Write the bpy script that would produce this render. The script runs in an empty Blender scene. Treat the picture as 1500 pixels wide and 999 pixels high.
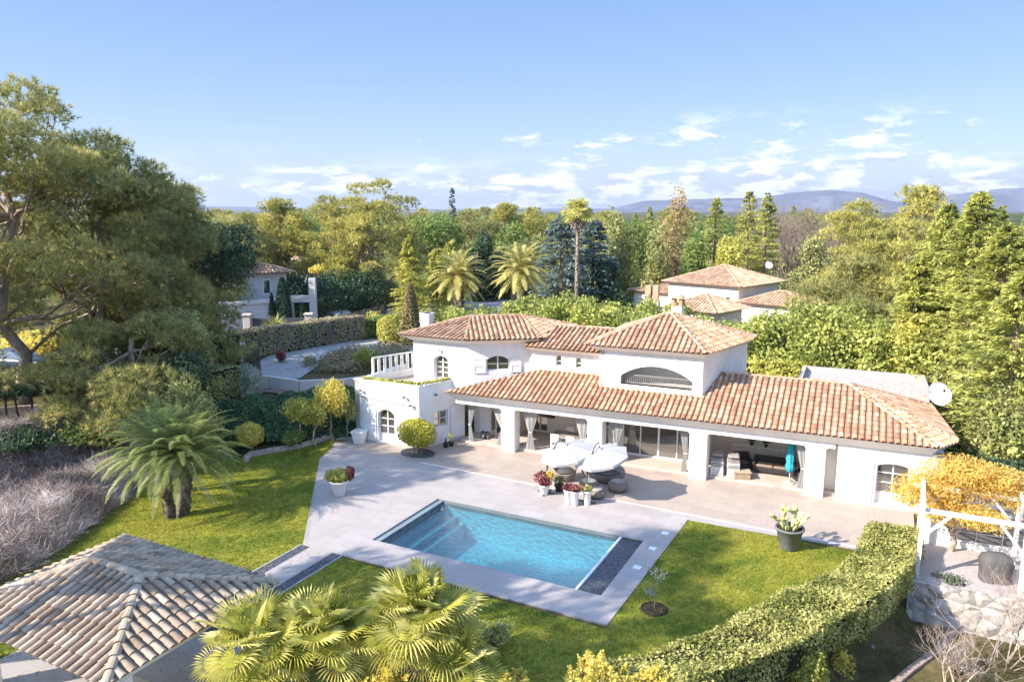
import bpy, math, random
import numpy as np
from mathutils import Vector, Matrix
from mathutils.geometry import tessellate_polygon
R = math.radians
PI = math.pi
scene = bpy.context.scene
col = scene.collection
random.seed(7)

# ------------------------------------------------------------------ camera frame
F_PX, HZ, CAM_H, YAW = 1100.0, 308.0, 13.0, R(27)
TH = math.atan((499.5 - HZ) / F_PX)
def ray(px, py):
    x = px - 750; y = 499.5 - py
    v = Vector((x, F_PX*math.cos(TH) + y*math.sin(TH), -F_PX*math.sin(TH) + y*math.cos(TH)))
    return Matrix.Rotation(YAW, 3, 'Z') @ v
def P(px, py, z=0.0):
    """point of the place at height z seen at a photo pixel"""
    d = ray(px, py); t = (z - CAM_H) / d.z
    return Vector((d.x*t, d.y*t, z))
def D(px, dist, z=0.0):
    """point at a ground distance from the viewpoint in the direction of a photo column"""
    a = R(117) - math.atan((px - 750) / F_PX)
    return Vector((math.cos(a)*dist, math.sin(a)*dist, z))
def ZT(py, dist, px=750):
    """height of something whose top is at row py and which stands dist away"""
    d = ray(px, py); return CAM_H + d.z * dist / math.hypot(d.x, d.y)

# ------------------------------------------------------------------ tags
def tag(o, label=None, cat=None, group=None, kind=None):
    if label: o['label'] = label
    if cat: o['category'] = cat
    if group: o['group'] = group
    if kind: o['kind'] = kind
    return o
def thing(name, label, cat, loc=(0, 0, 0), rz=0.0, group=None, sc=None):
    o = bpy.data.objects.new(name, None); col.objects.link(o)
    o.empty_display_size = 0.2
    o.location = loc; o.rotation_euler = (0, 0, rz)
    if sc: o.scale = (sc, sc, sc) if not hasattr(sc, '__len__') else sc
    return tag(o, label, cat, group)
def dup(root, loc, rz=0.0, label=None, sc=None, group=None):
    r = root.copy(); col.objects.link(r)
    r.location = loc; r.rotation_euler = (0, 0, rz)
    if sc is not None: r.scale = (sc, sc, sc) if not hasattr(sc, '__len__') else sc
    if label: r['label'] = label
    if group: r['group'] = group
    def rec(a, b):
        for ch in [c for c in bpy.data.objects if c.parent == a]:
            c = ch.copy(); col.objects.link(c); c.parent = b; rec(ch, c)
    rec(root, r)
    return r
CH = {}
def setp(o, parent):
    if parent is not None:
        o.parent = parent

# ------------------------------------------------------------------ materials
MATS = {}
def new_mat(name):
    m = bpy.data.materials.new(name); m.use_nodes = True
    nt = m.node_tree
    for n in list(nt.nodes): nt.nodes.remove(n)
    out = nt.nodes.new('ShaderNodeOutputMaterial')
    return m, nt, out
def nd(nt, t, **kw):
    n = nt.nodes.new(t)
    for k, v in kw.items():
        if k.startswith('i_'): n.inputs[k[2:].replace('_', ' ')].default_value = v
        else: setattr(n, k, v)
    return n
def c4(c): return (c[0], c[1], c[2], 1.0)
def ramp(nt, fac, stops):
    r = nt.nodes.new('ShaderNodeValToRGB')
    e = r.color_ramp.elements
    while len(e) < len(stops): e.new(0.5)
    for i, (p, c) in enumerate(stops):
        e[i].position = p; e[i].color = c4(c)
    nt.links.new(fac, r.inputs['Fac'])
    return r.outputs['Color']
def objcoord(nt): return nt.nodes.new('ShaderNodeTexCoord').outputs['Object']
def geopos(nt): return nt.nodes.new('ShaderNodeNewGeometry').outputs['Position']
def noise(nt, vec, scale, detail=4, rough=0.55, dist=0.0):
    n = nt.nodes.new('ShaderNodeTexNoise')
    n.inputs['Scale'].default_value = scale; n.inputs['Detail'].default_value = detail
    n.inputs['Roughness'].default_value = rough; n.inputs['Distortion'].default_value = dist
    nt.links.new(vec, n.inputs['Vector'])
    return n.outputs['Fac']
def mixc(nt, fac, a, b, mode='MIX'):
    m = nt.nodes.new('ShaderNodeMix'); m.data_type = 'RGBA'; m.blend_type = mode
    for s, v in (('Factor', fac), ('A', a), ('B', b)):
        sock = [i for i in m.inputs if i.name == s and (i.type == 'RGBA' or s == 'Factor' and i.type == 'VALUE')][0]
        if isinstance(v, (float, int)): sock.default_value = v
        elif isinstance(v, tuple): sock.default_value = c4(v)
        else: nt.links.new(v, sock)
    return [o for o in m.outputs if o.type == 'RGBA'][0]
def bsdf(nt, color, rough=0.7, spec=0.3, metal=0.0, bump=None, bstr=0.3, bdist=0.02):
    b = nt.nodes.new('ShaderNodeBsdfPrincipled')
    if isinstance(color, tuple): b.inputs['Base Color'].default_value = c4(color)
    else: nt.links.new(color, b.inputs['Base Color'])
    b.inputs['Roughness'].default_value = rough
    b.inputs['Metallic'].default_value = metal
    b.inputs['Specular IOR Level'].default_value = spec
    if bump is not None:
        bp = nt.nodes.new('ShaderNodeBump'); bp.inputs['Strength'].default_value = bstr
        bp.inputs['Distance'].default_value = bdist
        nt.links.new(bump, bp.inputs['Height']); nt.links.new(bp.outputs['Normal'], b.inputs['Normal'])
    return b
def simple(name, c, rough=0.6, spec=0.3, metal=0.0, var=0.12, scale=6.0, bstr=0.15):
    """a base colour with uneven tone and a little relief"""
    if name in MATS: return MATS[name]
    m, nt, out = new_mat(name)
    v = geopos(nt)
    n = noise(nt, v, scale, 5)
    lo = tuple(x*(1-var) for x in c); hi = tuple(min(1, x*(1+var)) for x in c)
    cc = ramp(nt, n, [(0.3, lo), (0.7, hi)])
    b = bsdf(nt, cc, rough, spec, metal, bump=noise(nt, v, scale*6, 3), bstr=bstr, bdist=0.01)
    nt.links.new(b.outputs[0], out.inputs[0]); MATS[name] = m
    return m
LEAF_K = 1.85
def foliage(name, stops, trans=0.25, rough=0.55, clump=0.6):
    """leaf material: colour from the leaf's own tint plus a clump-sized drift of tone"""
    if name in MATS: return MATS[name]
    m, nt, out = new_mat(name)
    stops = [(p, (min(.85, c[0]*LEAF_K*1.0), min(.85, c[1]*LEAF_K*1.0), min(.85, c[2]*LEAF_K*1.2+.004))) for p, c in stops]; trans = min(.45, trans+.1)
    at = nt.nodes.new('ShaderNodeAttribute'); at.attribute_name = 'tint'
    n = noise(nt, objcoord(nt), clump, 3)
    ma = nd(nt, 'ShaderNodeMath', operation='MULTIPLY_ADD'); ma.inputs[1].default_value = 0.9; ma.inputs[2].default_value = -0.45
    nt.links.new(n, ma.inputs[0])
    ad = nd(nt, 'ShaderNodeMath', operation='ADD'); nt.links.new(ma.outputs[0], ad.inputs[0]); nt.links.new(at.outputs['Fac'], ad.inputs[1])
    cc = ramp(nt, ad.outputs[0], stops)
    b = bsdf(nt, cc, rough, 0.25)
    t = nt.nodes.new('ShaderNodeBsdfTranslucent'); nt.links.new(cc, t.inputs['Color'])
    mx = nt.nodes.new('ShaderNodeMixShader'); mx.inputs[0].default_value = trans
    nt.links.new(b.outputs[0], mx.inputs[1]); nt.links.new(t.outputs[0], mx.inputs[2])
    nt.links.new(mx.outputs[0], out.inputs[0]); MATS[name] = m
    return m

# ------------------------------------------------------------------ mesh builder
def link_mesh(name, me, mat, parent=None, smooth=False):
    if mat is not None:
        for mm in (mat if isinstance(mat, (list, tuple)) else [mat]): me.materials.append(mm)
    if smooth: me.polygons.foreach_set('use_smooth', [True]*len(me.polygons))
    o = bpy.data.objects.new(name, me); col.objects.link(o)
    setp(o, parent)
    return o
class MB:
    def __init__(s): s.v = []; s.f = []; s.t = []; s.cur = 0.5
    def add(s, vs, fs, tint=None):
        n = len(s.v); s.v += [tuple(p) for p in vs]
        for f in fs: s.f.append(tuple(n+i for i in f)); s.t.append(s.cur if tint is None else tint)
        return s
    def box(s, x0, x1, y0, y1, z0, z1, tint=None):
        vs = [(x0,y0,z0),(x1,y0,z0),(x1,y1,z0),(x0,y1,z0),(x0,y0,z1),(x1,y0,z1),(x1,y1,z1),(x0,y1,z1)]
        return s.add(vs, [(0,3,2,1),(4,5,6,7),(0,1,5,4),(1,2,6,5),(2,3,7,6),(3,0,4,7)], tint)
    def bbox(s, x0, x1, y0, y1, z0, z1, b=0.01, tint=None):
        """box with chamfered edges"""
        b = min(b, (x1-x0)*.45, (y1-y0)*.45, (z1-z0)*.45)
        vs = []
        for (zz, i) in ((z0, b), (z0+b, 0), (z1-b, 0), (z1, b)):
            for (cx, cy, sx, sy) in ((x0, y0, 1, 1), (x1, y0, -1, 1), (x1, y1, -1, -1), (x0, y1, 1, -1)):
                bb = b + i
                if (sx*sy) > 0: pr = [(cx+sx*i, cy+sy*bb), (cx+sx*bb, cy+sy*i)]
                else: pr = [(cx+sx*bb, cy+sy*i), (cx+sx*i, cy+sy*bb)]
                for p in pr: vs.append((p[0], p[1], zz))
        fs = [tuple(range(7, -1, -1)), tuple(range(24, 32))]
        for k in range(3):
            for i in range(8):
                j = (i+1) % 8; fs.append((k*8+i, k*8+j, (k+1)*8+j, (k+1)*8+i))
        return s.add(vs, fs, tint)
    def bar(s, a, b, w, h=None, tint=None):
        """rectangular bar from a to b, w wide, h high"""
        h = h or w; a = Vector(a); b = Vector(b); d = (b-a).normalized()
        up = Vector((0, 0, 1)) if abs(d.z) < .95 else Vector((0, 1, 0))
        sx = d.cross(up).normalized()*w/2; sy = sx.cross(d).normalized()*h/2
        vs = [a-sx-sy, a+sx-sy, a+sx+sy, a-sx+sy, b-sx-sy, b+sx-sy, b+sx+sy, b-sx+sy]
        return s.add(vs, [(0,1,2,3),(7,6,5,4),(0,4,5,1),(1,5,6,2),(2,6,7,3),(3,7,4,0)], tint)
    def tube(s, pts, rad, n=8, cap=True, tint=None):
        pts = [Vector(p) for p in pts]
        if not hasattr(rad, '__len__'): rad = [rad]*len(pts)
        vs = []; prev = None
        for i, p in enumerate(pts):
            d = (pts[min(i+1, len(pts)-1)] - pts[max(i-1, 0)])
            d = d.normalized() if d.length > 1e-6 else Vector((0, 0, 1))
            if prev is None:
                up = Vector((0, 0, 1)) if abs(d.z) < .9 else Vector((1, 0, 0))
                sx = d.cross(up).normalized()
            else:
                sx = (prev - d*prev.dot(d)); sx = sx.normalized() if sx.length > 1e-6 else d.orthogonal().normalized()
            prev = sx; sy = d.cross(sx)
            for k in range(n):
                a = 2*PI*k/n; vs.append(p + (sx*math.cos(a) + sy*math.sin(a))*rad[i])
        fs = []
        for i in range(len(pts)-1):
            for k in range(n):
                j = (k+1) % n; fs.append((i*n+k, i*n+j, (i+1)*n+j, (i+1)*n+k))
        if cap: fs += [tuple(range(n-1, -1, -1)), tuple((len(pts)-1)*n+k for k in range(n))]
        return s.add(vs, fs, tint)
    def lathe(s, prof, n=20, c=(0, 0, 0), tint=None, sx=1.0, sy=1.0):
        vs = []; fs = []
        for (r, z) in prof:
            for k in range(n):
                a = 2*PI*k/n; vs.append((c[0]+r*sx*math.cos(a), c[1]+r*sy*math.sin(a), c[2]+z))
        for i in range(len(prof)-1):
            for k in range(n):
                j = (k+1) % n; fs.append((i*n+k, i*n+j, (i+1)*n+j, (i+1)*n+k))
        if prof[0][0] > 1e-4: fs.append(tuple(range(n-1, -1, -1)))
        if prof[-1][0] > 1e-4: fs.append(tuple((len(prof)-1)*n+k for k in range(n)))
        return s.add(vs, fs, tint)
    def poly(s, pts, z0, z1, tint=None):
        """vertical prism over a plan polygon"""
        n = len(pts)
        vs = [(p[0], p[1], z0) for p in pts] + [(p[0], p[1], z1) for p in pts]
        fs = [tuple(range(n-1, -1, -1)), tuple(range(n, 2*n))] + [(i, (i+1) % n, n+(i+1) % n, n+i) for i in range(n)]
        return s.add(vs, fs, tint)
    def build(s, name, mat, parent=None, smooth=False, off=(0, 0, 0), weld=False):
        me = bpy.data.meshes.new(name)
        vv = [(p[0]-off[0], p[1]-off[1], p[2]-off[2]) for p in s.v]
        me.from_pydata(vv, [], s.f)
        a = me.attributes.new('tint', 'FLOAT', 'FACE'); a.data.foreach_set('value', s.t)
        me.update()
        return link_mesh(name, me, mat, parent, smooth)
def sheet(name, outer, z, mat, holes=(), parent=None, zf=None, thick=0.0):
    """flat sheet of ground over a plan polygon (with holes)"""
    polys = [[Vector((p[0], p[1], 0)) for p in outer]] + [[Vector((p[0], p[1], 0)) for p in h] for h in holes]
    tri = tessellate_polygon(polys)
    vs = [v for pl in polys for v in pl]
    me = bpy.data.meshes.new(name)
    fs = []
    for t in tri:
        a, b, c = (vs[i] for i in t)
        fs.append(tuple(t) if (b-a).cross(c-a).z > 0 else tuple(reversed(t)))
    V = [(v.x, v.y, z if zf is None else zf(v.x, v.y)+z) for v in vs]
    if thick:
        n = len(V); V += [(a, b, c-thick) for a, b, c in V]; k = 0
        for pl in polys:
            m = len(pl)
            for i in range(m): j = (i+1) % m; fs.append((k+i, k+j, n+k+j, n+k+i))
            k += m
    me.from_pydata(V, [], fs); me.update()
    return link_mesh(name, me, mat, parent)

# ------------------------------------------------------------------ leaves
rng = np.random.default_rng(11)
def unit(a): return a / (np.linalg.norm(a, axis=-1, keepdims=True) + 1e-9)
def mesh_tris(name, T, tint, mat, parent=None, off=(0, 0, 0)):
    """T: (N,k,3) polygons of k corners each"""
    T = np.asarray(T, dtype=np.float32) - np.array(off, dtype=np.float32)
    n, k = T.shape[:2]
    me = bpy.data.meshes.new(name)
    me.vertices.add(n*k); me.vertices.foreach_set('co', T.reshape(-1))
    me.loops.add(n*k); me.loops.foreach_set('vertex_index', np.arange(n*k, dtype=np.int32))
    me.polygons.add(n); me.polygons.foreach_set('loop_start', np.arange(0, n*k, k, dtype=np.int32))
    try: me.polygons.foreach_set('loop_total', np.full(n, k, dtype=np.int32))
    except Exception: pass
    a = me.attributes.new('tint', 'FLOAT', 'FACE'); a.data.foreach_set('value', np.asarray(tint, dtype=np.float32))
    me.update(calc_edges=True); me.validate()
    return link_mesh(name, me, mat, parent)
def leaves(pos, nrm, size, aspect=0.6, tilt=0.8, jit=0.35):
    """leaf-shaped quads at pos, facing roughly nrm"""
    n = len(pos)
    nr = unit(nrm + rng.normal(0, tilt, (n, 3)))
    a = unit(np.cross(nr, rng.normal(0, 1, (n, 3)))); b = np.cross(nr, a)
    s = (size*(1+rng.uniform(-jit, jit, n)))[:, None]
    return np.stack([pos-a*s*.5, pos-b*s*.5*aspect+nr*s*.06, pos+a*s*.5, pos+b*s*.5*aspect+nr*s*.06], 1)
def blades(pos, dr, length, width, jit=0.3):
    """thin pointed triangles from pos along dr"""
    n = len(pos)
    d = unit(dr); sd = unit(np.cross(d, rng.normal(0, 1, (n, 3))))
    L = (length*(1+rng.uniform(-jit, jit, n)))[:, None]; w = width
    return np.stack([pos-sd*w*.5, pos+sd*w*.5, pos+d*L], 1)
def sphere_pts(n):
    return unit(rng.normal(0, 1, (n, 3)))
def lump(d, seed, k=3.0):
    """cheap smooth noise over directions, about -1..1"""
    r = np.random.default_rng(seed); out = 0
    for i in range(4):
        w = r.normal(0, 1, 3)*k*(1+i*.6); out = out + np.sin(d@w + r.uniform(0, 6.28))/(1+i*.5)
    return out/2.2
def cloud(lobes, n, shell=0.35, seed=1, rough=0.22, up=None):
    """points + outward normals in a crown made of ellipsoid lobes [(cx,cy,cz,rx,ry,rz)]"""
    L = np.array(lobes, dtype=float)
    wt = (L[:, 3]*L[:, 4] + L[:, 4]*L[:, 5] + L[:, 3]*L[:, 5]); wt /= wt.sum()
    idx = rng.choice(len(L), n, p=wt)
    d = sphere_pts(n)
    if up is not None:
        d[:, 2] = np.where(rng.uniform(0, 1, n) < up, np.abs(d[:, 2]), d[:, 2])
    rr = 1 - shell*rng.uniform(0, 1, n)**1.6
    rr *= 1 + rough*lump(d + idx[:, None]*1.7, seed)
    p = L[idx, :3] + d*L[idx, 3:]*rr[:, None]
    return p, unit(d/L[idx, 3:]), idx
def tints(idx, n, spread=0.25, base=0.5):
    cl = rng.uniform(-.16, .16, 4000)
    return np.clip(base + cl[idx % 4000] + rng.normal(0, spread*.5, n), 0, 1)
# ------------------------------------------------------------------ plant materials
G_LEAF = foliage('leaf_green', [(0.0, (0.033, 0.058, 0.016)), (0.45, (0.098, 0.143, 0.029)), (1.0, (0.221, 0.260, 0.058))])
G_OLIVE = foliage('leaf_olive', [(0.0, (0.072, 0.090, 0.024)), (0.5, (0.192, 0.204, 0.060)), (1.0, (0.360, 0.336, 0.120))])
G_DARK = foliage('leaf_dark', [(0.0, (0.014, 0.029, 0.014)), (0.5, (0.034, 0.063, 0.025)), (1.0, (0.081, 0.115, 0.040))], .15)
G_IVY = foliage('leaf_ivy', [(0.0, (.012,.03,.010)), (0.5, (.032,.068,.020)), (1.0, (.085,.13,.035))], .12, .4)
G_PINE = foliage('needle_pine', [(0.0, (.07,.085,.025)), (0.5, (.215,.215,.065)), (1.0, (.42,.37,.12))], .36)
G_PINEY = foliage('needle_pine_golden', [(0.0, (0.098, 0.109, 0.029)), (0.5, (0.259, 0.247, 0.057)), (1.0, (0.460, 0.397, 0.103))], .22)
G_CEDAR = foliage('needle_blue', [(0.0, (0.033, 0.055, 0.044)), (0.5, (0.099, 0.138, 0.105)), (1.0, (0.220, 0.264, 0.198))], .15)
G_FIR = foliage('needle_fir', [(0.0, (0.078, 0.104, 0.026)), (0.5, (0.254, 0.260, 0.058)), (1.0, (0.520, 0.468, 0.117))], .3)
G_YEL = foliage('leaf_yellow', [(0.0, (.20,.165,.025)), (0.5, (.44,.36,.06)), (1.0, (.68,.56,.13))], .3)
G_LIME = foliage('leaf_lime', [(0.0, (.11,.125,.02)), (0.5, (.29,.28,.05)), (1.0, (.50,.45,.12))], .3)
G_GOLD = foliage('leaf_gold', [(0.0, (.24,.155,.03)), (0.5, (.44,.30,.06)), (1.0, (.60,.44,.12))], .3)
G_ORANGE = foliage('leaf_russet', [(0.0, (.10,.075,.03)), (0.5, (.25,.185,.065)), (1.0, (.42,.32,.12))], .25)
G_RED = foliage('leaf_red', [(0.0, (.05,.012,.010)), (0.5, (.13,.035,.03)), (1.0, (.24,.11,.07))], .2)
G_GREY = foliage('leaf_grey', [(0.0, (.10,.12,.07)), (0.5, (.22,.24,.15)), (1.0, (.38,.38,.26))], .2)
G_DRY = foliage('twig_dry', [(0.0, (.08,.06,.045)), (0.5, (.24,.195,.145)), (1.0, (.50,.43,.35))], .1, .8)
G_HEDGE = foliage('leaf_hedge', [(0.0, (.05,.065,.012)), (0.45, (.19,.19,.04)), (1.0, (.50,.42,.14))], .25)
G_PALM = foliage('frond_palm', [(0.0, (.04,.075,.02)), (0.5, (.11,.16,.04)), (1.0, (.24,.27,.07))], .25, .45)
G_PALMY = foliage('frond_golden', [(0.0, (.13,.13,.03)), (0.5, (.30,.27,.07)), (1.0, (.50,.42,.15))], .25, .5)
G_FAN = foliage('frond_fan', [(0.0, (.08,.10,.012)), (0.5, (.29,.285,.045)), (1.0, (.46,.42,.15))], .35, .4)
BARK = simple('bark', (.20,.15,.11), .9, .1, var=.4, scale=5, bstr=.6)
BARKP = simple('bark_pale', (.34,.27,.21), .9, .1, var=.35, scale=4, bstr=.6)
BARKD = simple('bark_dark', (.10,.075,.055), .9, .1, var=.4, scale=6, bstr=.6)

def limb_path(a, b, sag=0.0, wob=0.25, n=6):
    a = Vector(a); b = Vector(b); L = (b-a).length; pts = []
    for i in range(n+1):
        t = i/n; p = a.lerp(b, t)
        k = math.sin(PI*t)
        p += Vector((random.uniform(-1, 1), random.uniform(-1, 1), random.uniform(-.6, .6)))*wob*k*L*.12
        p.z += sag*L*k
        pts.append(p)
    return pts
def trunk_mesh(base_r, top, lobes, fork=.45, nl=10, lean=(0, 0), mat=None, parent=None, sides=7, limb_r=.35):
    mb = MB()
    tp = Vector((lean[0], lean[1], top))
    path = limb_path((0, 0, -.4), tp, wob=.5, n=7)
    mb.tube(path, [base_r*(1-.5*i/7) for i in range(8)], sides)
    ls = list(lobes); random.shuffle(ls)
    for l in ls[:nl]:
        k = random.uniform(fork, 1.0); q = path[min(7, int(k*7))]
        e = Vector((l[0], l[1], l[2]-l[5]*.1))
        pp = limb_path(q, e, sag=-.04, wob=.7, n=6)
        r0 = base_r*limb_r*random.uniform(.8, 1.2)
        mb.tube(pp, [r0*(1-.8*i/6) for i in range(7)], 5)
        for _ in range(2):
            s = pp[random.randint(2, 5)]
            e2 = e + Vector((random.uniform(-1, 1)*l[3], random.uniform(-1, 1)*l[4], random.uniform(-.3, .6)*l[5]))
            p2 = limb_path(s, e2, wob=.8, n=4)
            mb.tube(p2, [r0*.45*(1-.8*i/4) for i in range(5)], 4)
    return mb.build('trunk', mat or BARK, parent, smooth=True)

def tree_broad(name, label, cat, loc, lobes, n, size, mat, trunk=(.18, None), group=None, shell=.45, aspect=.6, rough=.22, tilt=.8, rz=0, tmat=None, sc=None, up=None, seed=None, nl=10):
    r = thing(name, label, cat, loc, rz, group, sc)
    p, nr, idx = cloud(lobes, n, shell, seed or random.randint(1, 999), rough, up)
    mesh_tris('crown', leaves(p, nr, size, aspect, tilt), tints(idx*7+(p[:, 2]*1.3).astype(int), n), mat, r)
    if trunk:
        zc = sum(l[2] for l in lobes)/len(lobes)
        trunk_mesh(trunk[0], trunk[1] or zc, lobes, parent=r, nl=nl, mat=tmat)
    return r
def pine_lobes(rad, z0, z1, k, flat=.45, seed=3, cl=(1.0, 1.9), dome=1.0, lean=(0, 0)):
    rr = random.Random(seed); out = []
    for _ in range(k):
        a = rr.uniform(0, 2*PI); q = math.sqrt(rr.uniform(0, 1))
        zt = z0 + (z1-z0)*(math.sqrt(max(0, 1-q*q*dome)))
        z = zt - rr.uniform(0, 1)**1.5*(z1-z0)*.75
        c = rr.uniform(*cl)
        out.append((math.cos(a)*q*rad+lean[0], math.sin(a)*q*rad+lean[1], z-c*flat, c, c, c*flat))
    return out
def tree_pine(name, label, cat, loc, lobes, n, tuft, mat, trunk, group=None, width=.05, k=7, tmat=None, sc=None, rz=0, lean=(0, 0), limbs=14, shell=.6):
    """pine: clumps of needle tufts carried on visible limbs"""
    r = thing(name, label, cat, loc, rz, group, sc)
    p, nr, idx = cloud(lobes, n, shell, 5, .3, up=.35)
    base = unit(nr*.7 + np.array([0, 0, .55]) + rng.normal(0, .25, (n, 3)))
    pp = np.repeat(p, k, 0); dd = np.repeat(base, k, 0) + rng.normal(0, .55, (n*k, 3))
    ti = np.repeat(tints(idx*3, n, .3), k) + rng.normal(0, .06, n*k)
    mesh_tris('crown', blades(pp, dd, tuft, width), np.clip(ti, 0, 1), mat, r)
    trunk_mesh(trunk[0], trunk[1], lobes, parent=r, nl=limbs, mat=tmat or BARKP, lean=lean, fork=.5)
    return r
def tree_fir(name, label, cat, loc, h, rad, mat, n=260, group=None, z0=.6, size=.42, power=.8, dens=26, droop=.18, sc=None, rz=0, sparse=0, tmat=None, upturn=0.0):
    """conifer with tiers of branches"""
    r = thing(name, label, cat, loc, rz, group, sc)
    B = n
    t = rng.uniform(0, 1, B)**.8; z = z0 + (h-z0)*t
    ph = rng.uniform(0, 2*PI, B)
    ln = rad*(1-t)**power*rng.uniform(.72, 1.12, B) + .15
    m = dens
    s = rng.uniform(.12, 1, (B, m))**.7
    dirx = np.cos(ph)[:, None]; diry = np.sin(ph)[:, None]
    side = rng.normal(0, 1, (B, m))*(.13*ln[:, None])*(1.1-s*.8)
    X = dirx*ln[:, None]*s - diry*side; Y = diry*ln[:, None]*s + dirx*side
    Z = z[:, None] - droop*ln[:, None]*s**1.5 + upturn*ln[:, None]*s**3 + rng.normal(0, .06, (B, m))
    p = np.stack([X, Y, Z], -1).reshape(-1, 3)
    dr = np.stack([dirx*np.ones_like(s)-diry*side/ln[:, None]*3, diry*np.ones_like(s)+dirx*side/ln[:, None]*3, rng.normal(-.05, .25, (B, m))], -1).reshape(-1, 3)
    N = len(p)
    d = unit(dr + rng.normal(0, .3, (N, 3))); upv = unit(np.array([0, 0, 1]) + rng.normal(0, .45, (N, 3)))
    sd = unit(np.cross(d, upv)); L = (size*rng.uniform(.6, 1.3, N))[:, None]
    Q = np.stack([p-d*L*.3, p-sd*L*.22, p+d*L*.8, p+sd*L*.22], 1)
    ti = np.repeat(np.clip(.5+rng.normal(0, .16, B), 0, 1), m) + rng.normal(0, .12, N)
    mesh_tris('crown', Q, np.clip(ti, 0, 1), mat, r)
    mb = MB(); mb.tube([(0, 0, -.3), (0, 0, h*.5), (0, 0, h*.97)], [h*.018+.04, h*.011+.03, .02], 6)
    for i in range(0, B, 5):
        a = ph[i]; mb.tube([(0, 0, z[i]), (math.cos(a)*ln[i]*.6, math.sin(a)*ln[i]*.6, z[i]-droop*ln[i]*.3)], [.035, .012], 4)
    mb.build('trunk', tmat or BARK, r)
    return r
def frond_set(n, length, elev=(80, -35), curve=1.1, leaf=.5, lw=.035, per=44, c=(0, 0, 0), vee=.5, seed=1, droop=1.0, jl=.15):
    """arching feather fronds: leaflets on both sides of a curved midrib"""
    r = np.random.default_rng(seed); T = []; tn = []; ribs = []
    for i in range(n):
        u = (i+.5)/n; el = math.radians(elev[0] + (elev[1]-elev[0])*u + r.uniform(-6, 6)); az = i*2.39996 + r.uniform(-.2, .2)
        L = length*r.uniform(1-jl, 1+jl*.5); m = 14
        pts = []; p = np.array(c, float); a = el
        for k in range(m+1):
            pts.append(p.copy()); st = L/m
            p = p + st*np.array([math.cos(a)*math.cos(az), math.cos(a)*math.sin(az), math.sin(a)])
            a -= droop*curve*(1.2 if el > 0 else .6)/m*(.4+1.2*k/m)
        pts = np.array(pts); ribs.append(pts)
        s = np.linspace(.12, .99, per); pos = np.stack([np.interp(s*m, range(m+1), pts[:, j]) for j in range(3)], 1)
        nx = np.stack([np.interp(np.minimum(s*m+.5, m), range(m+1), pts[:, j]) for j in range(3)], 1)
        pv = np.stack([np.interp(s*m-.5, range(m+1), pts[:, j]) for j in range(3)], 1)
        tg = unit(nx-pv); side = unit(np.cross(tg, np.array([0, 0, 1.0]))); up = np.cross(side, tg)
        ll = leaf*np.sin(np.clip(s*.9+.12, 0, 1)*PI)**.6
        tt = .5+r.normal(0, .12)
        for sg in (-1, 1):
            d = unit(side*sg + tg*(.45+.6*s[:, None]) + up*vee*.4 - np.array([0, 0, .25*droop]) + r.normal(0, .08, (per, 3)))
            wv = unit(np.cross(d, up + side*.3))
            T.append(np.stack([pos-wv*lw*.5, pos+wv*lw*.5, pos+d*(ll*.55)[:, None]+wv*lw*.5, pos+d*ll[:, None]-np.array([0,0,1])*(ll*.12)[:, None]], 1))
            tn.append(np.clip(tt+r.normal(0, .1, per), 0, 1))
    return np.concatenate(T), np.concatenate(tn), ribs
def palm_trunk(mb, h, r0, r1, lean=(0, 0), c=(0, 0), scal=True, n=12):
    rr = random.Random(4)
    pts = []; rad = []
    m = max(6, int(h/.14))
    for i in range(m+1):
        t = i/m; pts.append((c[0]+lean[0]*t, c[1]+lean[1]*t, h*t-.1)); rad.append((r0+(r1-r0)*t)*(1+(.06 if i % 2 else -.05)))
    mb.tube(pts, rad, n)
    if scal:
        for i in range(int(m*n*.5)):   # old leaf bases as small wedges
            t = rr.uniform(.05, 1); a = rr.uniform(0, 2*PI); q = (r0+(r1-r0)*t)
            x = c[0]+lean[0]*t+math.cos(a)*q; y = c[1]+lean[1]*t+math.sin(a)*q; z = h*t
            mb.tube([(x, y, z-.08), (x+math.cos(a)*.05, y+math.sin(a)*.05, z+.05)], [.05, .025], 4, tint=rr.uniform(.2, .9))
def phoenix(name, label, loc, h, fl, nf=70, trunks=((0, 0, 0, 0),), group=None, mat=None, per=44, leaf=.45, lw=.035, seed=2, elev=(82, -40), dead=6, r0=.3, rz=0):
    r = thing(name, label, 'palm tree', loc, rz, group)
    for j, (cx, cy, lx, ly) in enumerate(trunks):
        mb = MB(); palm_trunk(mb, h, r0, r0*1.05, (lx, ly), (cx, cy)); mb.build('trunk', simple('palm_bark', (.13,.10,.08), .95, .1, var=.5, scale=7, bstr=.8), r)
        T, tn, ribs = frond_set(nf, fl, elev, 1.25, leaf, lw, per, (cx+lx, cy+ly, h), seed=seed+j)
        cr = mesh_tris('crown', T, tn, mat or G_PALM, r)
        mb = MB()
        for p in ribs: mb.tube([tuple(q) for q in p[::3]], [.03, .022, .016, .01, .006][:len(p[::3])], 4)
        mb.build('midribs', simple('midrib', (.30,.28,.09), .6), r)
        if dead:
            T, tn, _ = frond_set(dead, fl*.75, (-40, -75), .4, leaf*.7, lw, 24, (cx+lx, cy+ly, h-.1), seed=9)
            mesh_tris('dead_fronds', T, tn, G_DRY, r)
    return r
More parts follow.
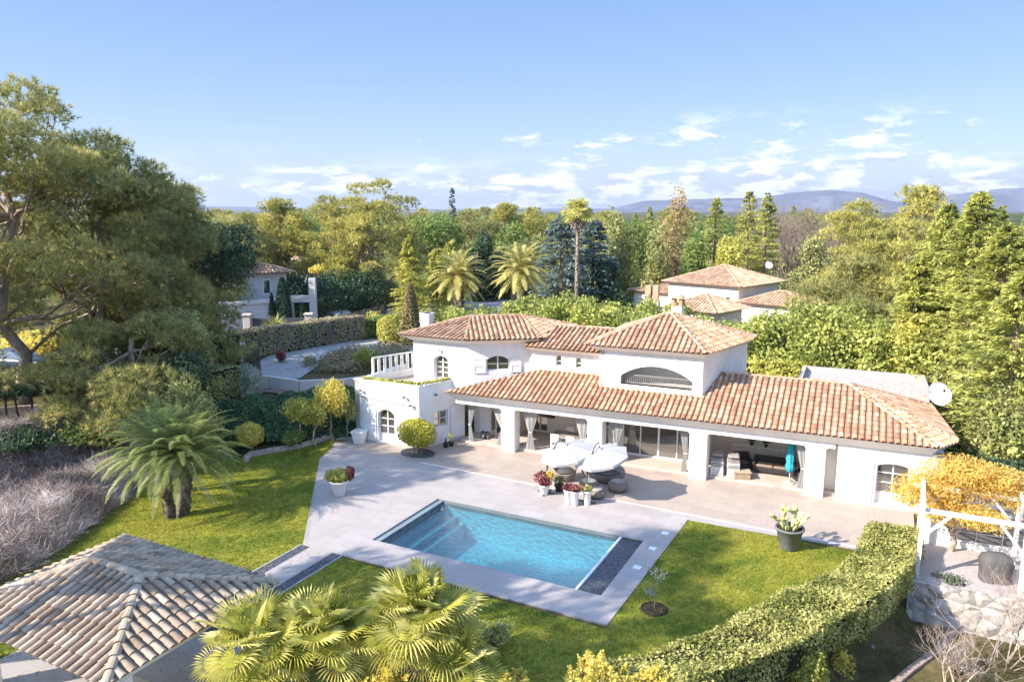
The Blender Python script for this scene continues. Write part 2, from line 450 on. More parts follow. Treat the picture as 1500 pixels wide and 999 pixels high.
def fan_leaf(o, d, upv, rad, nseg=30, spread=300, rr=None, fold=.06):
    """one round fan of pleated segments that split apart and thin out to drooping tips"""
    d = unit(np.array(d, float)); s = unit(np.cross(d, np.array(upv, float))); w = np.cross(s, d)
    T = []; sp = math.radians(spread); split = .42
    for i in range(nseg):
        a = -sp/2 + sp*(i+.5)/nseg + rr.uniform(-.015, .015); b = sp/nseg*.5
        L = rad*(.80+.20*math.cos(a*.5))*rr.uniform(.9, 1.06)
        def pt(ang, q, dz=0): return o + (d*math.cos(ang)+s*math.sin(ang))*q*L + w*(dz + .22*rad*q*q*(1-math.cos(ang*.75)))
        dr = np.array([0, 0, -1.0])*L*.07*rr.uniform(.2, 2.2)
        T.append([o, pt(a-b, split, 0), pt(a, split+.03, fold*rad), pt(a+b, split, 0)])
        T.append([pt(a-b*.8, split-.02, 0), pt(a-b*.32, .8)+dr*.3, pt(a, 1.0)+dr, pt(a, .7, fold*rad*.8)])
        T.append([pt(a+b*.8, split-.02, 0), pt(a, .7, fold*rad*.8), pt(a, 1.0)+dr, pt(a+b*.32, .8)+dr*.3])
    return T
def fan_palm(name, label, loc, h, rad, nf, lean=(0, 0), spread_r=1.2, mat=None, group=None, seed=1, r0=.16, elev=(85, -30), nseg=30, sc=None, skirt=0, cat='palm tree'):
    rr = random.Random(seed); r = thing(name, label, cat, loc, 0, group, sc)
    mb = MB(); palm_trunk(mb, h, r0*1.25, r0, lean); mb.build('trunk', BARKP, r)
    T = []; tn = []; st = MB(); c = np.array([lean[0], lean[1], h])
    T2 = []
    for i in range(nf+skirt):
        dead = i >= nf
        u = (i+.5)/nf if not dead else 1; el = math.radians(elev[0]+(elev[1]-elev[0])*u+rr.uniform(-8, 8)) if not dead else math.radians(-70+rr.uniform(-10, 14))
        az = i*2.39996+rr.uniform(-.3, .3)
        d = np.array([math.cos(el)*math.cos(az), math.cos(el)*math.sin(az), math.sin(el)])
        pl = spread_r*rr.uniform(.75, 1.1)*(.7 if dead else 1)
        o = c + d*pl + np.array([0, 0, -.1*pl*(1-u)])
        d2 = unit(d + np.array([0, 0, -.35-.3*u]) + np.array([rr.gauss(0, .15) for _ in range(3)]))
        upv = np.array([-math.cos(az)*math.sin(el), -math.sin(az)*math.sin(el), math.cos(el)+.3]) + np.array([rr.gauss(0, .2) for _ in range(3)])
        F = fan_leaf(o, d2, upv, rad*rr.uniform(.8, 1.1), nseg, 290, rr)
        t0 = min(1, max(0, rr.gauss(.5, .17)))
        if dead: T2 += F
        else:
            T += F; tn += [min(1, max(0, t0+rr.gauss(0, .07)+(-.18 if k_ % 3 == 0 else .16))) for k_, _ in enumerate(F)]
        st.tube([tuple(c), tuple((c+o)/2+np.array([0, 0, .06*pl])), tuple(o)], [.025, .018, .014], 5)
    mesh_tris('crown', np.array(T), tn, mat or G_FAN, r)
    if T2: mesh_tris('dead_fronds', np.array(T2), [rr.uniform(.3, .9) for _ in T2], G_DRY, r)
    st.build('stalks', simple('fan_stalk', (.30,.33,.09), .5), r)
    return r
def bare_tree(name, label, cat, loc, h, spread, mat, r0=.12, levels=5, kids=3, group=None, sc=None, n0=5, seed=1, sides=4, base=.1, rz=0, partname='branches', twig=0, twm=None):
    rr = random.Random(seed); r = thing(name, label, cat, loc, rz, group, sc); mb = MB(); tips = []
    def rec(p, d, L, rad, lv):
        pts = [p]; q = Vector(p); dd = Vector(d)
        for i in range(3):
            dd = (dd + Vector((rr.gauss(0, .14), rr.gauss(0, .14), rr.gauss(.03, .1)))).normalized(); q = q+dd*L/3; pts.append(q)
        mb.tube(pts, [rad*(1-.16*i) for i in range(4)], sides if lv > 1 else 3, cap=False, tint=rr.uniform(.3, .8))
        if lv == 0: tips.append((q, dd)); return
        for _ in range(kids if lv > 1 else kids+1):
            k = rr.choice((2, 3, 3)); s = spread
            nd_ = (dd + Vector((rr.gauss(0, s), rr.gauss(0, s), rr.gauss(.1, s*.7)))).normalized()
            rec(pts[k], nd_, L*rr.uniform(.62, .85), rad*.52, lv-1)
    for i in range(n0):
        a = 2*PI*i/n0+rr.uniform(-.4, .4)
        d = Vector((math.cos(a)*spread, math.sin(a)*spread, 1)).normalized() if n0 > 1 else Vector((0, 0, 1))
        rec(Vector((math.cos(a)*base, math.sin(a)*base, -.1)), d, h*.36, r0, levels-1)
    mb.build(partname, mat, r)
    return r, tips
def hedge_path(path, w, z0, z1, size, mat, name='hedge', label=None, cat='hedge', group=None, dens=420, wob=.08, core=None, z0b=None, topn=1.3, aspect=.6):
    """clipped hedge swept along a path; z0b = lower ground on the right-hand side"""
    path = [Vector((p[0], p[1], 0)) for p in path]
    r = thing(name, label, cat, (path[0].x, path[0].y, 0), 0, group)
    o = path[0]; z0b = z0 if z0b is None else z0b
    seg = [(path[i], path[i+1]) for i in range(len(path)-1)]
    tot = sum((b-a).length for a, b in seg)
    pos = []; nr = []
    for a, b in seg:
        L = (b-a).length; d = (b-a)/L; s = Vector((d.y, -d.x, 0))   # s = right-hand side
        def put(n, f):
            for _ in range(n):
                t = random.uniform(-.02, 1.02); q, nn = f(); p = a+(b-a)*t+s*q[0]; pos.append((p.x, p.y, q[1])); nr.append((s.x*nn[0], s.y*nn[0], nn[1]))
        put(int(L*w*dens*topn), lambda: ((random.uniform(-w/2, w/2), z1-random.uniform(0, .1)), (0, 1)))
        put(int(L*(z1-z0)*dens), lambda: ((-w/2+random.uniform(0, .12), random.uniform(z0, z1)), (-1, .2)))
        put(int(L*(z1-z0b)*dens), lambda: ((w/2-random.uniform(0, .14), random.uniform(z0b, z1)), (1, .2)))
    for (p0, sg) in ((path[0], -1), (path[-1], 1)):
        a, b = seg[0] if sg < 0 else seg[-1]; d = (b-a).normalized(); s = Vector((d.y, -d.x, 0))
        for _ in range(int(w*(z1-z0b)*dens)):
            p = p0+s*random.uniform(-w/2, w/2)+d*sg*random.uniform(-.1, .04); pos.append((p.x, p.y, random.uniform(z0b, z1))); nr.append((d.x*sg, d.y*sg, .2))
    pos = np.array(pos); nr = np.array(nr); n = len(pos)
    wv = lump(pos*.35, 3, 1.5)[:, None]
    pos = pos + unit(nr)*wv*wob + rng.normal(0, .03, (n, 3))
    idx = (np.floor(pos[:, 0]*1.7)*31+np.floor(pos[:, 1]*1.7)*17+np.floor(pos[:, 2]*2)*7).astype(int) % 4000
    mesh_tris('foliage', leaves(pos, nr, size, aspect, .65), tints(idx, n, .3), mat, r, off=(o.x, o.y, 0))
    mb = MB(); q = .16
    for a, b in seg:
        d = (b-a).normalized(); s = Vector((d.y, -d.x, 0))*(w/2-q)
        a2 = a-d*(0 if a != path[0] else -q); b2 = b+d*(0 if b != path[-1] else -q)
        vs = [a2-s+Vector((0, 0, z0)), a2+s+Vector((0, 0, z0b)), b2+s+Vector((0, 0, z0b)), b2-s+Vector((0, 0, z0))]
        vt = [Vector((v.x, v.y, z1-q)) for v in vs]
        mb.add(vs+vt, [(3,2,1,0),(4,5,6,7),(0,1,5,4),(1,2,6,5),(2,3,7,6),(3,0,4,7)])
    mb.build('twigs', core or simple('hedge_dark_core', (.03,.03,.015), .95, .05, var=.5, scale=8), r, off=(o.x, o.y, 0))  # dark solid core added so the leaf shell is not see-through
    return r
def ball(name, label, loc, r0, size, mat, n, group=None, sq=1.0, cat='shrub', rough=.08, stem=True, parent=None, shell=.25):
    r = thing(name, label, cat, loc, 0, group)
    p, nr, idx = cloud([(0, 0, r0*sq, r0, r0, r0*sq)], n, shell, 8, rough)
    ii = (np.floor(p[:, 0]*2.5)*31+np.floor(p[:, 1]*2.5)*17+np.floor(p[:, 2]*2.5)*7).astype(int) % 4000
    mesh_tris('foliage', leaves(p, nr, size, .6, .6), tints(ii, n, .3), mat, r)
    if stem: MB().tube([(0, 0, -.1), (0, 0, r0*sq)], [.05, .03], 6).build('stem', BARK, r)
    return r
def rosette(name, label, loc, n, L, w, mat, h=0, cat='plant', group=None, seed=1, parent=None, partname='leaves', trunk_r=.08, droop=.25):
    """sword-leaved plant (yucca)"""
    rr = np.random.default_rng(seed); r = parent or thing(name, label, cat, loc, 0, group)
    d = sphere_pts(n); d[:, 2] = np.abs(d[:, 2])*1.1-.2; d = unit(d)
    s = unit(np.cross(d, [0, 0, 1.0])); l = L*rr.uniform(.75, 1.05, n)[:, None]
    o = np.array([0, 0, h+.0])+d*.05
    m = o + d*l*.55; e = o+d*l-np.array([0, 0, 1])*l*droop*(1-np.abs(d[:, 2:3]))
    Q = np.stack([o-s*w*.4, m-s*w*.5, e, m+s*w*.5], 1)
    Q2 = np.stack([o-s*w*.4, m+s*w*.5, e, o+s*w*.4], 1)
    mesh_tris(partname, np.concatenate([Q, Q2]), np.tile(rr.uniform(.3, .9, n), 2), mat, r)
    if h > .1: MB().tube([(0, 0, -.1), (0, 0, h)], trunk_r, 8).build('trunk', BARKP, r)
    return r
# ------------------------------------------------------------------ camera, light, sky
cam = bpy.data.cameras.new('camera'); cam.sensor_width = 36; cam.lens = F_PX/1500*36
cam.clip_end = 60000; cam.clip_start = .3
co = bpy.data.objects.new('camera', cam); col.objects.link(co); scene.camera = co
co.location = (0, 0, CAM_H); co.rotation_euler = (R(90)-TH, 0, YAW)
SUN_D = Vector((.64, .77, 0)).normalized()*math.cos(R(34)) + Vector((0, 0, -math.sin(R(34))))
sl = bpy.data.lights.new('sun', 'SUN'); sl.energy = 2.95; sl.angle = R(.55); sl.color = (1.0, .90, .77)
so = bpy.data.objects.new('sun', sl); col.objects.link(so); so.location = (-30, -30, 60)
so.rotation_euler = SUN_D.to_track_quat('-Z', 'Y').to_euler()
w = bpy.data.worlds.new('World'); scene.world = w; w.use_nodes = True
nt = w.node_tree
for n in list(nt.nodes): nt.nodes.remove(n)
out = nt.nodes.new('ShaderNodeOutputWorld'); bg = nt.nodes.new('ShaderNodeBackground'); bg.inputs[1].default_value = .15
sk = nt.nodes.new('ShaderNodeTexSky'); sk.sky_type = 'NISHITA'; sk.sun_disc = False
sk.sun_elevation = R(34); sk.sun_rotation = math.atan2(-SUN_D.x, -SUN_D.y); sk.altitude = 100; sk.air_density = 1.0; sk.dust_density = .35; sk.ozone_density = 1.6
tc = nt.nodes.new('ShaderNodeTexCoord').outputs['Generated']
sep = nt.nodes.new('ShaderNodeSeparateXYZ'); nt.links.new(tc, sep.inputs[0])
def M(op, a, b=None, c=None):
    m = nd(nt, 'ShaderNodeMath', operation=op)
    for i, v in enumerate((a, b, c)):
        if v is None: continue
        if isinstance(v, (int, float)): m.inputs[i].default_value = v
        else: nt.links.new(v, m.inputs[i])
    return m.outputs[0]
def smooth(x, a, b):
    mr = nd(nt, 'ShaderNodeMapRange', interpolation_type='SMOOTHSTEP'); nt.links.new(x, mr.inputs[0])
    mr.inputs[1].default_value = a; mr.inputs[2].default_value = b; return mr.outputs[0]
cmb = nt.nodes.new('ShaderNodeCombineXYZ')
nt.links.new(M('MULTIPLY', sep.outputs[0], 7.0), cmb.inputs[0]); nt.links.new(M('MULTIPLY', sep.outputs[1], 7.0), cmb.inputs[1]); nt.links.new(M('MULTIPLY', sep.outputs[2], 24.0), cmb.inputs[2])
n1 = noise(nt, cmb.outputs[0], 2.1, 9, .62, .3)
n2 = noise(nt, cmb.outputs[0], .55, 3, .5)
el = sep.outputs[2]
# cumulus bank low over the hills, richer to the right (+X), thin veil to the left
right = smooth(sep.outputs[0], -.75, -.15)
thr = M('ADD', M('ADD', .365, M('MULTIPLY', smooth(el, .022, .075), .21)), M('MULTIPLY', M('SUBTRACT', 1.0, right), .11))
thr = M('SUBTRACT', thr, M('MULTIPLY', M('SUBTRACT', n2, .5), .30))
cl = smooth(M('SUBTRACT', n1, thr), -.06, .10)
veil = M('MULTIPLY', M('SUBTRACT', 1.0, smooth(el, .02, .085)), .45)
cl = M('MAXIMUM', M('MULTIPLY', cl, M('SUBTRACT', 1.0, smooth(el, .085, .13))), veil)
# a darker base, a bright top
cmb2 = nt.nodes.new('ShaderNodeVectorMath'); cmb2.operation = 'ADD'; nt.links.new(cmb.outputs[0], cmb2.inputs[0]); cmb2.inputs[1].default_value = (-.25, -.25, .35)
n3 = noise(nt, cmb2.outputs[0], 2.1, 9, .62, .3)
lit = smooth(M('SUBTRACT', n1, n3), -.05, .09)
ccol = mixc(nt, lit, (1.35, 1.5, 1.8), (2.6, 2.6, 2.6))
el01 = nd(nt, 'ShaderNodeMapRange'); nt.links.new(el, el01.inputs[0]); el01.inputs[1].default_value = -.02; el01.inputs[2].default_value = .5
air = ramp(nt, el01.outputs[0], [(0, (1.12, 1.29, 1.58)), (.14, (.90, 1.18, 1.60)), (.34, (.60, .93, 1.56)), (.62, (.37, .70, 1.46)), (1, (.35, .7, 1.5))])
keep_ = M('MULTIPLY', M('SUBTRACT', 1.0, smooth(el, .30, .50)), .9)
base = mixc(nt, keep_, sk.outputs[0], air)
fin = mixc(nt, M('MULTIPLY', cl, .85), base, ccol)
nt.links.new(fin, bg.inputs[0]); nt.links.new(bg.outputs[0], out.inputs[0])
scene.view_settings.view_transform = 'Standard'; scene.view_settings.look = 'None'
scene.view_settings.exposure = 1.80; scene.view_settings.gamma = 1.0
scene.cycles.use_denoising = True
scene.cycles.max_bounces = 7; scene.cycles.diffuse_bounces = 5; scene.cycles.glossy_bounces = 3
scene.cycles.transparent_max_bounces = 12; scene.cycles.transmission_bounces = 4
scene.cycles.volume_bounces = 0; scene.cycles.caustics_reflective = False; scene.cycles.caustics_refractive = False

# ------------------------------------------------------------------ ground
def sstep(t): t = min(1, max(0, t)); return t*t*(3-2*t)
BK = [(-60, -36), (0, -35.5), (14, -34.6), (20, -33.6), (24, -32.6), (28, -32.0), (34, -30.0), (40, -28), (46, -24), (52, -18), (70, -18), (500, -18)]
def bank(y):
    for (y0, x0), (y1, x1) in zip(BK, BK[1:]):
        if y <= y1: return x0+(x1-x0)*(y-y0)/(y1-y0)
    return BK[-1][1]
HEDGE = [(.75, 31.0), (.55, 28.2), (-.75, 24.6), (-2.55, 21.2), (-4.3, 18.6), (-6.3, 16.2), (-8, 13)]
def hedge_x(y):
    for (x0, y0), (x1, y1) in zip(HEDGE, HEDGE[1:]):
        if y >= y1: return x0+(x1-x0)*(y-y0)/(y1-y0) if y < y0 else x0
    return HEDGE[-1][0]
def ground_z(x, y):
    z = 2.0*sstep((bank(y)-x)/3.2)*(1-sstep((y-75)/40))
    if y < 28.75: z -= 1.45*sstep((x-hedge_x(y))/.9)*sstep((28.9-y)/.2+.0)
    return z
xs = sorted(set([-17.88, -8.1, -9000, -4000, -1500, -600, -300, -200, -150] + [round(-120+i*3, 2) for i in range(22)] + [round(-56+i*.5, 2) for i in range(128) if abs(-56+i*.5+18) > .2 and abs(-56+i*.5+8) > .2] + [round(8+i*.7, 2) for i in range(20)] + [24, 30, 45, 80, 150, 400, 1500, 4000, 9000]))
ys = sorted(set([22.63, 27.57, -4000, -900, -200, -60, -30, -12] + [round(-4+i*.5, 2) for i in range(128)] + [28.7, 28.8, 28.9] + [round(60+i*3, 2) for i in range(24)] + [140, 170, 220, 300, 500, 900, 2000, 5000, 9000]))
V = [(x, y, ground_z(x, y)-.05+(random.uniform(-.04, .04) if ground_z(x, y) > .2 or ground_z(x, y) < -.2 else 0)) for y in ys for x in xs]
nx = len(xs); Fc = [(j*nx+i, j*nx+i+1, (j+1)*nx+i+1, (j+1)*nx+i) for j in range(len(ys)-1) for i in range(nx-1) if not (-17.8 < (xs[i]+xs[i+1])/2 < -8.2 and 22.7 < (ys[j]+ys[j+1])/2 < 27.5)]
me = bpy.data.meshes.new('ground'); me.from_pydata(V, [], Fc); me.update()
m, nt2, o2 = new_mat('soil')
v = geopos(nt2)
c1 = ramp(nt2, noise(nt2, v, .35, 6, .65), [(.3, (.07, .055, .032)), (.5, (.12, .11, .045)), (.68, (.20, .16, .09))])
c2 = ramp(nt2, noise(nt2, v, 5, 6, .7), [(.35, (.55, .5, .42)), (.65, (1, 1, .95))])
b = bsdf(nt2, mixc(nt2, 1.0, c1, c2, 'MULTIPLY'), .95, .1, bump=noise(nt2, v, 9, 6, .7), bstr=.8, bdist=.05)
nt2.links.new(b.outputs[0], o2.inputs[0])
gr = link_mesh('ground', me, m); tag(gr, kind='structure')

# lawn
m, nt2, o2 = new_mat('lawn'); v = geopos(nt2)
big = noise(nt2, v, .33, 5, .6, .4); med = noise(nt2, v, 2.2, 5, .65); fine = noise(nt2, v, 38, 3, .7)
ca = ramp(nt2, big, [(.30, (.11, .16, .03)), (.44, (.20, .235, .045)), (.56, (.33, .32, .065)), (.64, (.27, .28, .06)), (.74, (.42, .34, .13))])
cb = ramp(nt2, med, [(.3, (.55, .66, .5)), (.5, (.95, .97, .9)), (.72, (1.28, 1.15, 1.05))])
cc = ramp(nt2, fine, [(.3, (.6, .62, .5)), (.7, (1.2, 1.18, 1.0))])
c_ = mixc(nt2, 1.0, mixc(nt2, 1.0, ca, cb, 'MULTIPLY'), cc, 'MULTIPLY')
b = bsdf(nt2, c_, .85, .1, bump=fine, bstr=.9, bdist=.04)
nt2.links.new(b.outputs[0], o2.inputs[0]); LAWN = m
lawn_pts = [(-34.3, 8), (-33.8, 14), (-33.0, 19), (-32.4, 23), (-31.0, 26.6), (-29.4, 29.0), (-28.6, 31.6), (-28.0, 34.2), (-26.9, 34.2), (-26.9, 30.6)]
deck_left = [(-27.3, 31.9), (-26.45, 29.4), (-20.02, 21.08)]
outer = [(-34.6, 4), (-34.2, 14), (-33.2, 19), (-32.4, 23), (-31.0, 26.6), (-29.6, 29.4), (-28.6, 31.6), (-27.9, 33.2), (-27.3, 33.0), (-27.0, 31.2), (-26.3, 29.2), (-19.6, 20.9), (-7.3, 20.8), (-7.1, 30.4), (.2, 30.3), (.0, 28), (-1.4, 24.4), (-3.2, 21), (-5, 18.4), (-7, 16), (-8.8, 12.8), (-9.5, 4)]
la = sheet('lawn', outer, -.03, m); tag(la, kind='structure')

# short grass on the lawn, uncountable
NF = 2600; fxy = np.stack([rng.uniform(-33, 0, NF*2), rng.uniform(9, 33, NF*2), np.full(NF*2, .0)], 1)
def inpoly(x, y, poly):
    c = False; j = len(poly)-1
    for i in range(len(poly)):
        if (poly[i][1] > y) != (poly[j][1] > y) and x < (poly[j][0]-poly[i][0])*(y-poly[i][1])/(poly[j][1]-poly[i][1])+poly[i][0]: c = not c
        j = i
    return c
fxy = np.array([q for q in fxy if inpoly(q[0], q[1], outer)])
flm = simple('fallen_leaf', (.30, .20, .09), .8, .1, var=.4, scale=3)
o = mesh_tris('fallen_leaves', leaves(fxy, np.tile([0, 0, 1.], (len(fxy), 1)), .07, .6, .25), rng.uniform(0, 1, len(fxy)), flm); tag(o, 'scattered brown fallen leaves and debris on the grass', 'leaves', kind='stuff')
NG = 75000; gx = rng.uniform(-35, .5, NG*2); gy = rng.uniform(7, 34, NG*2)
keep = [i for i in range(len(gx)) if inpoly(gx[i], gy[i], outer) and not (-20.2 < gx[i] < -17.9 and gy[i] > 14 and gy[i] < 21.2) and not (-22.3 < gx[i] < -15 and gy[i] < 15.4)][:NG]
gp = np.stack([gx[keep], gy[keep], np.full(len(keep), -.035)], 1)
k = 3
pp = np.repeat(gp, k, 0)+rng.normal(0, .03, (len(gp)*k, 3))*np.array([1, 1, 0])
dd = rng.normal(0, .55, (len(pp), 3)); dd[:, 2] = 1
m2, nt2, o2 = new_mat('grass_blade')
at = nt2.nodes.new('ShaderNodeAttribute'); at.attribute_name = 'tint'
v = geopos(nt2); big = noise(nt2, v, .33, 5, .6, .4)
ca = ramp(nt2, big, [(.32, (.17, .22, .035)), (.48, (.28, .31, .05)), (.62, (.42, .39, .07)), (.78, (.52, .45, .12))])
c_ = mixc(nt2, 1.0, ca, ramp(nt2, at.outputs['Fac'], [(0, (.6, .65, .5)), (1, (1.3, 1.25, 1.0))]), 'MULTIPLY')
b = bsdf(nt2, c_, .7, .15); t = nt2.nodes.new('ShaderNodeBsdfTranslucent'); nt2.links.new(c_, t.inputs[0])
mx = nt2.nodes.new('ShaderNodeMixShader'); mx.inputs[0].default_value = .35
nt2.links.new(b.outputs[0], mx.inputs[1]); nt2.links.new(t.outputs[0], mx.inputs[2]); nt2.links.new(mx.outputs[0], o2.inputs[0])
g = mesh_tris('grass', blades(pp, dd, .07, .03), rng.uniform(0, 1, len(pp)), m2)
tag(g, 'short green grass growing all over the lawn', 'grass', kind='stuff')

# ------------------------------------------------------------------ paving
def stone(name, c, jw=.6, joint=.03, tone=.74, rowy=.6, rough=.7, off=.5):
    m, nt2, o2 = new_mat(name); v = geopos(nt2)
    br = nt2.nodes.new('ShaderNodeTexBrick'); nt2.links.new(v, br.inputs['Vector'])
    br.inputs['Scale'].default_value = 1.0; br.inputs['Brick Width'].default_value = jw; br.inputs['Row Height'].default_value = rowy
    br.inputs['Mortar Size'].default_value = .009; br.inputs['Mortar Smooth'].default_value = .3; br.offset = off
    br.inputs['Color1'].default_value = c4(c); br.inputs['Color2'].default_value = c4(tuple(x*.90 for x in c)); br.inputs['Mortar'].default_value = c4(tuple(x*tone for x in c))
    n = noise(nt2, v, .8, 6, .65); n_ = noise(nt2, v, 14, 4, .6)
    c2 = mixc(nt2, 1.0, br.outputs['Color'], ramp(nt2, n, [(.3, (.88, .87, .86)), (.7, (1.04, 1.03, 1.02))]), 'MULTIPLY')
    c2 = mixc(nt2, 1.0, c2, ramp(nt2, n_, [(.3, (.93, .93, .93)), (.7, (1.04, 1.04, 1.04))]), 'MULTIPLY')
    b = bsdf(nt2, c2, rough, .25, bump=n_, bstr=.15, bdist=.01); nt2.links.new(b.outputs[0], o2.inputs[0]); return m
DECK = stone('deck_stone', (.42, .385, .375), 1.2, rowy=.6)
TERR = stone('terrace_stone', (.435, .365, .31), .8, rowy=.8)
PX0, PX1, PX2, PY0, PY1 = -17.85, -9.08, -8.12, 22.66, 27.55
hole = [(PX0, PY0), (PX2, PY0), (PX2, PY1), (PX0, PY1)]
dk = [(-20.02, 21.08), (-7.3, 20.98), (-7.05, 30.42), (1.2, 30.6), (1.2, 32.1), (6.3, 32.3), (6.3, 36.6), (-22, 36.3), (-22.5, 34), (-27.2, 33.4), (-27.35, 31.95), (-26.45, 29.4)]
seam = 31.05
d1 = sheet('pool_deck', [(-20.02, 21.08), (-7.3, 20.98), (-7.05, 30.42), (1.2, 30.62), (1.2, 30.7), (-21.6, 31.38), (-27.3, 31.7), (-26.45, 29.4)], 0, DECK, [hole], thick=.12); tag(d1, kind='structure')
d2 = sheet('terrace_paving', [(-27.3, 31.704), (-21.6, 31.384), (1.2, 30.704), (1.55, 30.7), (1.55, 36.6), (-22, 36.3), (-22.5, 34.5), (-27.2, 33.6)], .0, TERR, thick=.12); tag(d2, kind='structure')
MB().bar((-21.4, 31.36, .004), (1.2, 30.69, .004), .09, .012).build('drain_channel', simple('drain', (.75,.71,.66), .6))
dr = bpy.data.objects['drain_channel']; tag(dr, 'thin pale slotted drain strip running across the paved terrace', 'drain')
# path and dark gravel strips to the gazebo
PEB = None
m, nt2, o2 = new_mat('dark_pebbles'); v = geopos(nt2)
vo = nt2.nodes.new('ShaderNodeTexVoronoi'); vo.inputs['Scale'].default_value = 22; nt2.links.new(v, vo.inputs['Vector'])
cr = ramp(nt2, vo.outputs['Color'], [(.2, (.035, .04, .055)), (.8, (.13, .14, .17))])
b = bsdf(nt2, cr, .6, .4, bump=vo.outputs['Distance'], bstr=1.0, bdist=.04); nt2.links.new(b.outputs[0], o2.inputs[0]); PEB = m
p1 = sheet('path', [(-19.62, 14.9), (-18.5, 14.9), (-18.5, 21.06), (-19.62, 21.06)], -.012, DECK, thick=.08); tag(p1, kind='structure')
p2 = sheet('gravel_strip', [(-20.04, 14.9), (-19.63, 14.9), (-19.63, 21.06), (-20.04, 21.06)], -.018, PEB); tag(p2, kind='structure')
p3 = sheet('gravel_strip', [(-18.49, 14.9), (-18.05, 14.9), (-18.05, 21.06), (-18.49, 21.06)], -.018, PEB); tag(p3, kind='structure')
KERB = simple('kerb_stone', (.42, .40, .38), .8)
for (x0, x1) in ((-20.1, -20.05), (-18.04, -17.99)):
    k_ = MB().box(x0, x1, 14.9, 21.05, -.08, .0).build('path_edging', KERB); tag(k_, kind='structure')
gp_ = sheet('gazebo_paving', [(-22.6, 8.2), (-13.6, 8.2), (-13.6, 14.9), (-22.6, 14.9)], -.008, stone('gazebo_stone', (.40, .38, .365), .6, rowy=.6), thick=.1); tag(gp_, kind='structure')
gs_ = sheet('gravel_strip', [(-16.0, 14.904), (-15.3, 14.904), (-15.3, 15.6), (-18.04, 15.6), (-18.04, 14.904)], -.016, PEB); tag(gs_, kind='structure')

# ------------------------------------------------------------------ swimming pool
LINER = None
m, nt2, o2 = new_mat('pool_liner'); v = geopos(nt2)
br = nt2.nodes.new('ShaderNodeTexBrick'); br.offset = 0; nt2.links.new(v, br.inputs['Vector'])
br.inputs['Scale'].default_value = 1; br.inputs['Brick Width'].default_value = .3; br.inputs['Row Height'].default_value = .3; br.inputs['Mortar Size'].default_value = .004
br.inputs['Color1'].default_value = (.38, .84, .96, 1); br.inputs['Color2'].default_value = (.35, .80, .93, 1); br.inputs['Mortar'].default_value = (.4, .75, .86, 1)
b = bsdf(nt2, br.outputs['Color'], .5, .3); nt2.links.new(b.outputs[0], o2.inputs[0]); LINER = m
pool = thing('swimming_pool', 'rectangular swimming pool with pale blue lining and steps at its left end', 'swimming pool', (-13.4, 25.1, 0))
OP = (-13.4, 25.1, 0)
mb = MB(); x0, x1, y0, y1 = PX0, PX1, PY0, PY1
T_ = .28
mb.add([(x0,y0,-1.7),(x1,y0,-1.7),(x1,y1,-1.7),(x0,y1,-1.7),(x0,y0,-T_),(x1,y0,-T_),(x1,y1,-T_),(x0,y1,-T_)], [(0,1,2,3),(0,4,5,1),(1,5,6,2),(2,6,7,3),(3,7,4,0)])
mb.build('basin', LINER, pool, off=OP)
cop = MB()
cop.box(x0-.0, x0+.30, y0+.002, y1-.002, -.26, -.06); cop.box(x0+.002, x1, y1-.02, y1+.0, -.30, -.004); cop.box(x0+.31, x1, y0+.0, y0+.03, -.30, -.004)
cop.box(x0-.004, x0+.02, y0, y1, -.3, -.004)
cop.build('tile_band', stone('band_tile', (.22, .27, .30), .3, rowy=.3), pool, off=OP)
st = MB()
for i, (a, z) in enumerate(((.34, -.42), (.72, -.68), (1.1, -.95))):
    st.box(x0+.302 if i == 0 else x0+[0,.34,.72][i]+.304, x0+a+.3, y0+.035, y1-.03, -1.69, z)
st.build('steps', simple('step_liner', (.45, .68, .78), .5, var=.04), pool, off=OP)
MB().bbox(PX1-.05, PX1+.06, y0+.002, y1-.002, -.5, -.03, .02).build('overflow_edge', simple('overflow_white', (.8,.8,.8), .4, var=.03), pool, off=OP)
sheet('pebble_trough', [(PX1+.05, PY0), (PX2, PY0), (PX2, PY1), (PX1+.05, PY1)], -.09, PEB).name = 'pebble_trough'
pt = bpy.data.objects['pebble_trough']; pt.parent = pool; pt.location = (-OP[0], -OP[1], 0)
MB().box(PX2-.004, PX2+.001, PY0, PY1, -.2, -.004).box(PX1+.06, PX2, PY1-.003, PY1+.001, -.2, -.004).build('trough_side', KERB, pool, off=OP)
# water
m, nt2, o2 = new_mat('water'); v = geopos(nt2)
mp = nt2.nodes.new('ShaderNodeMapping'); mp.inputs['Scale'].default_value = (1.0, 2.1, 1); mp.inputs['Rotation'].default_value = (0, 0, R(-24)); nt2.links.new(v, mp.inputs[0])
na = noise(nt2, mp.outputs[0], 3.6, 4, .62, .7)
bp = nt2.nodes.new('ShaderNodeBump'); bp.inputs['Strength'].default_value = .9; bp.inputs['Distance'].default_value = .22; nt2.links.new(na, bp.inputs['Height'])
gl = nt2.nodes.new('ShaderNodeBsdfGlossy'); gl.inputs['Roughness'].default_value = .04; nt2.links.new(bp.outputs[0], gl.inputs['Normal'])
tr = nt2.nodes.new('ShaderNodeBsdfTransparent'); tr.inputs[0].default_value = (.46, .93, 1.0, 1)
fr = nt2.nodes.new('ShaderNodeFresnel'); fr.inputs[0].default_value = 1.33; nt2.links.new(bp.outputs[0], fr.inputs['Normal'])
mf = nd(nt2, 'ShaderNodeMath', operation='MULTIPLY_ADD'); mf.inputs[1].default_value = 3.0; mf.inputs[2].default_value = .02; mf.use_clamp = True; nt2.links.new(fr.outputs[0], mf.inputs[0])
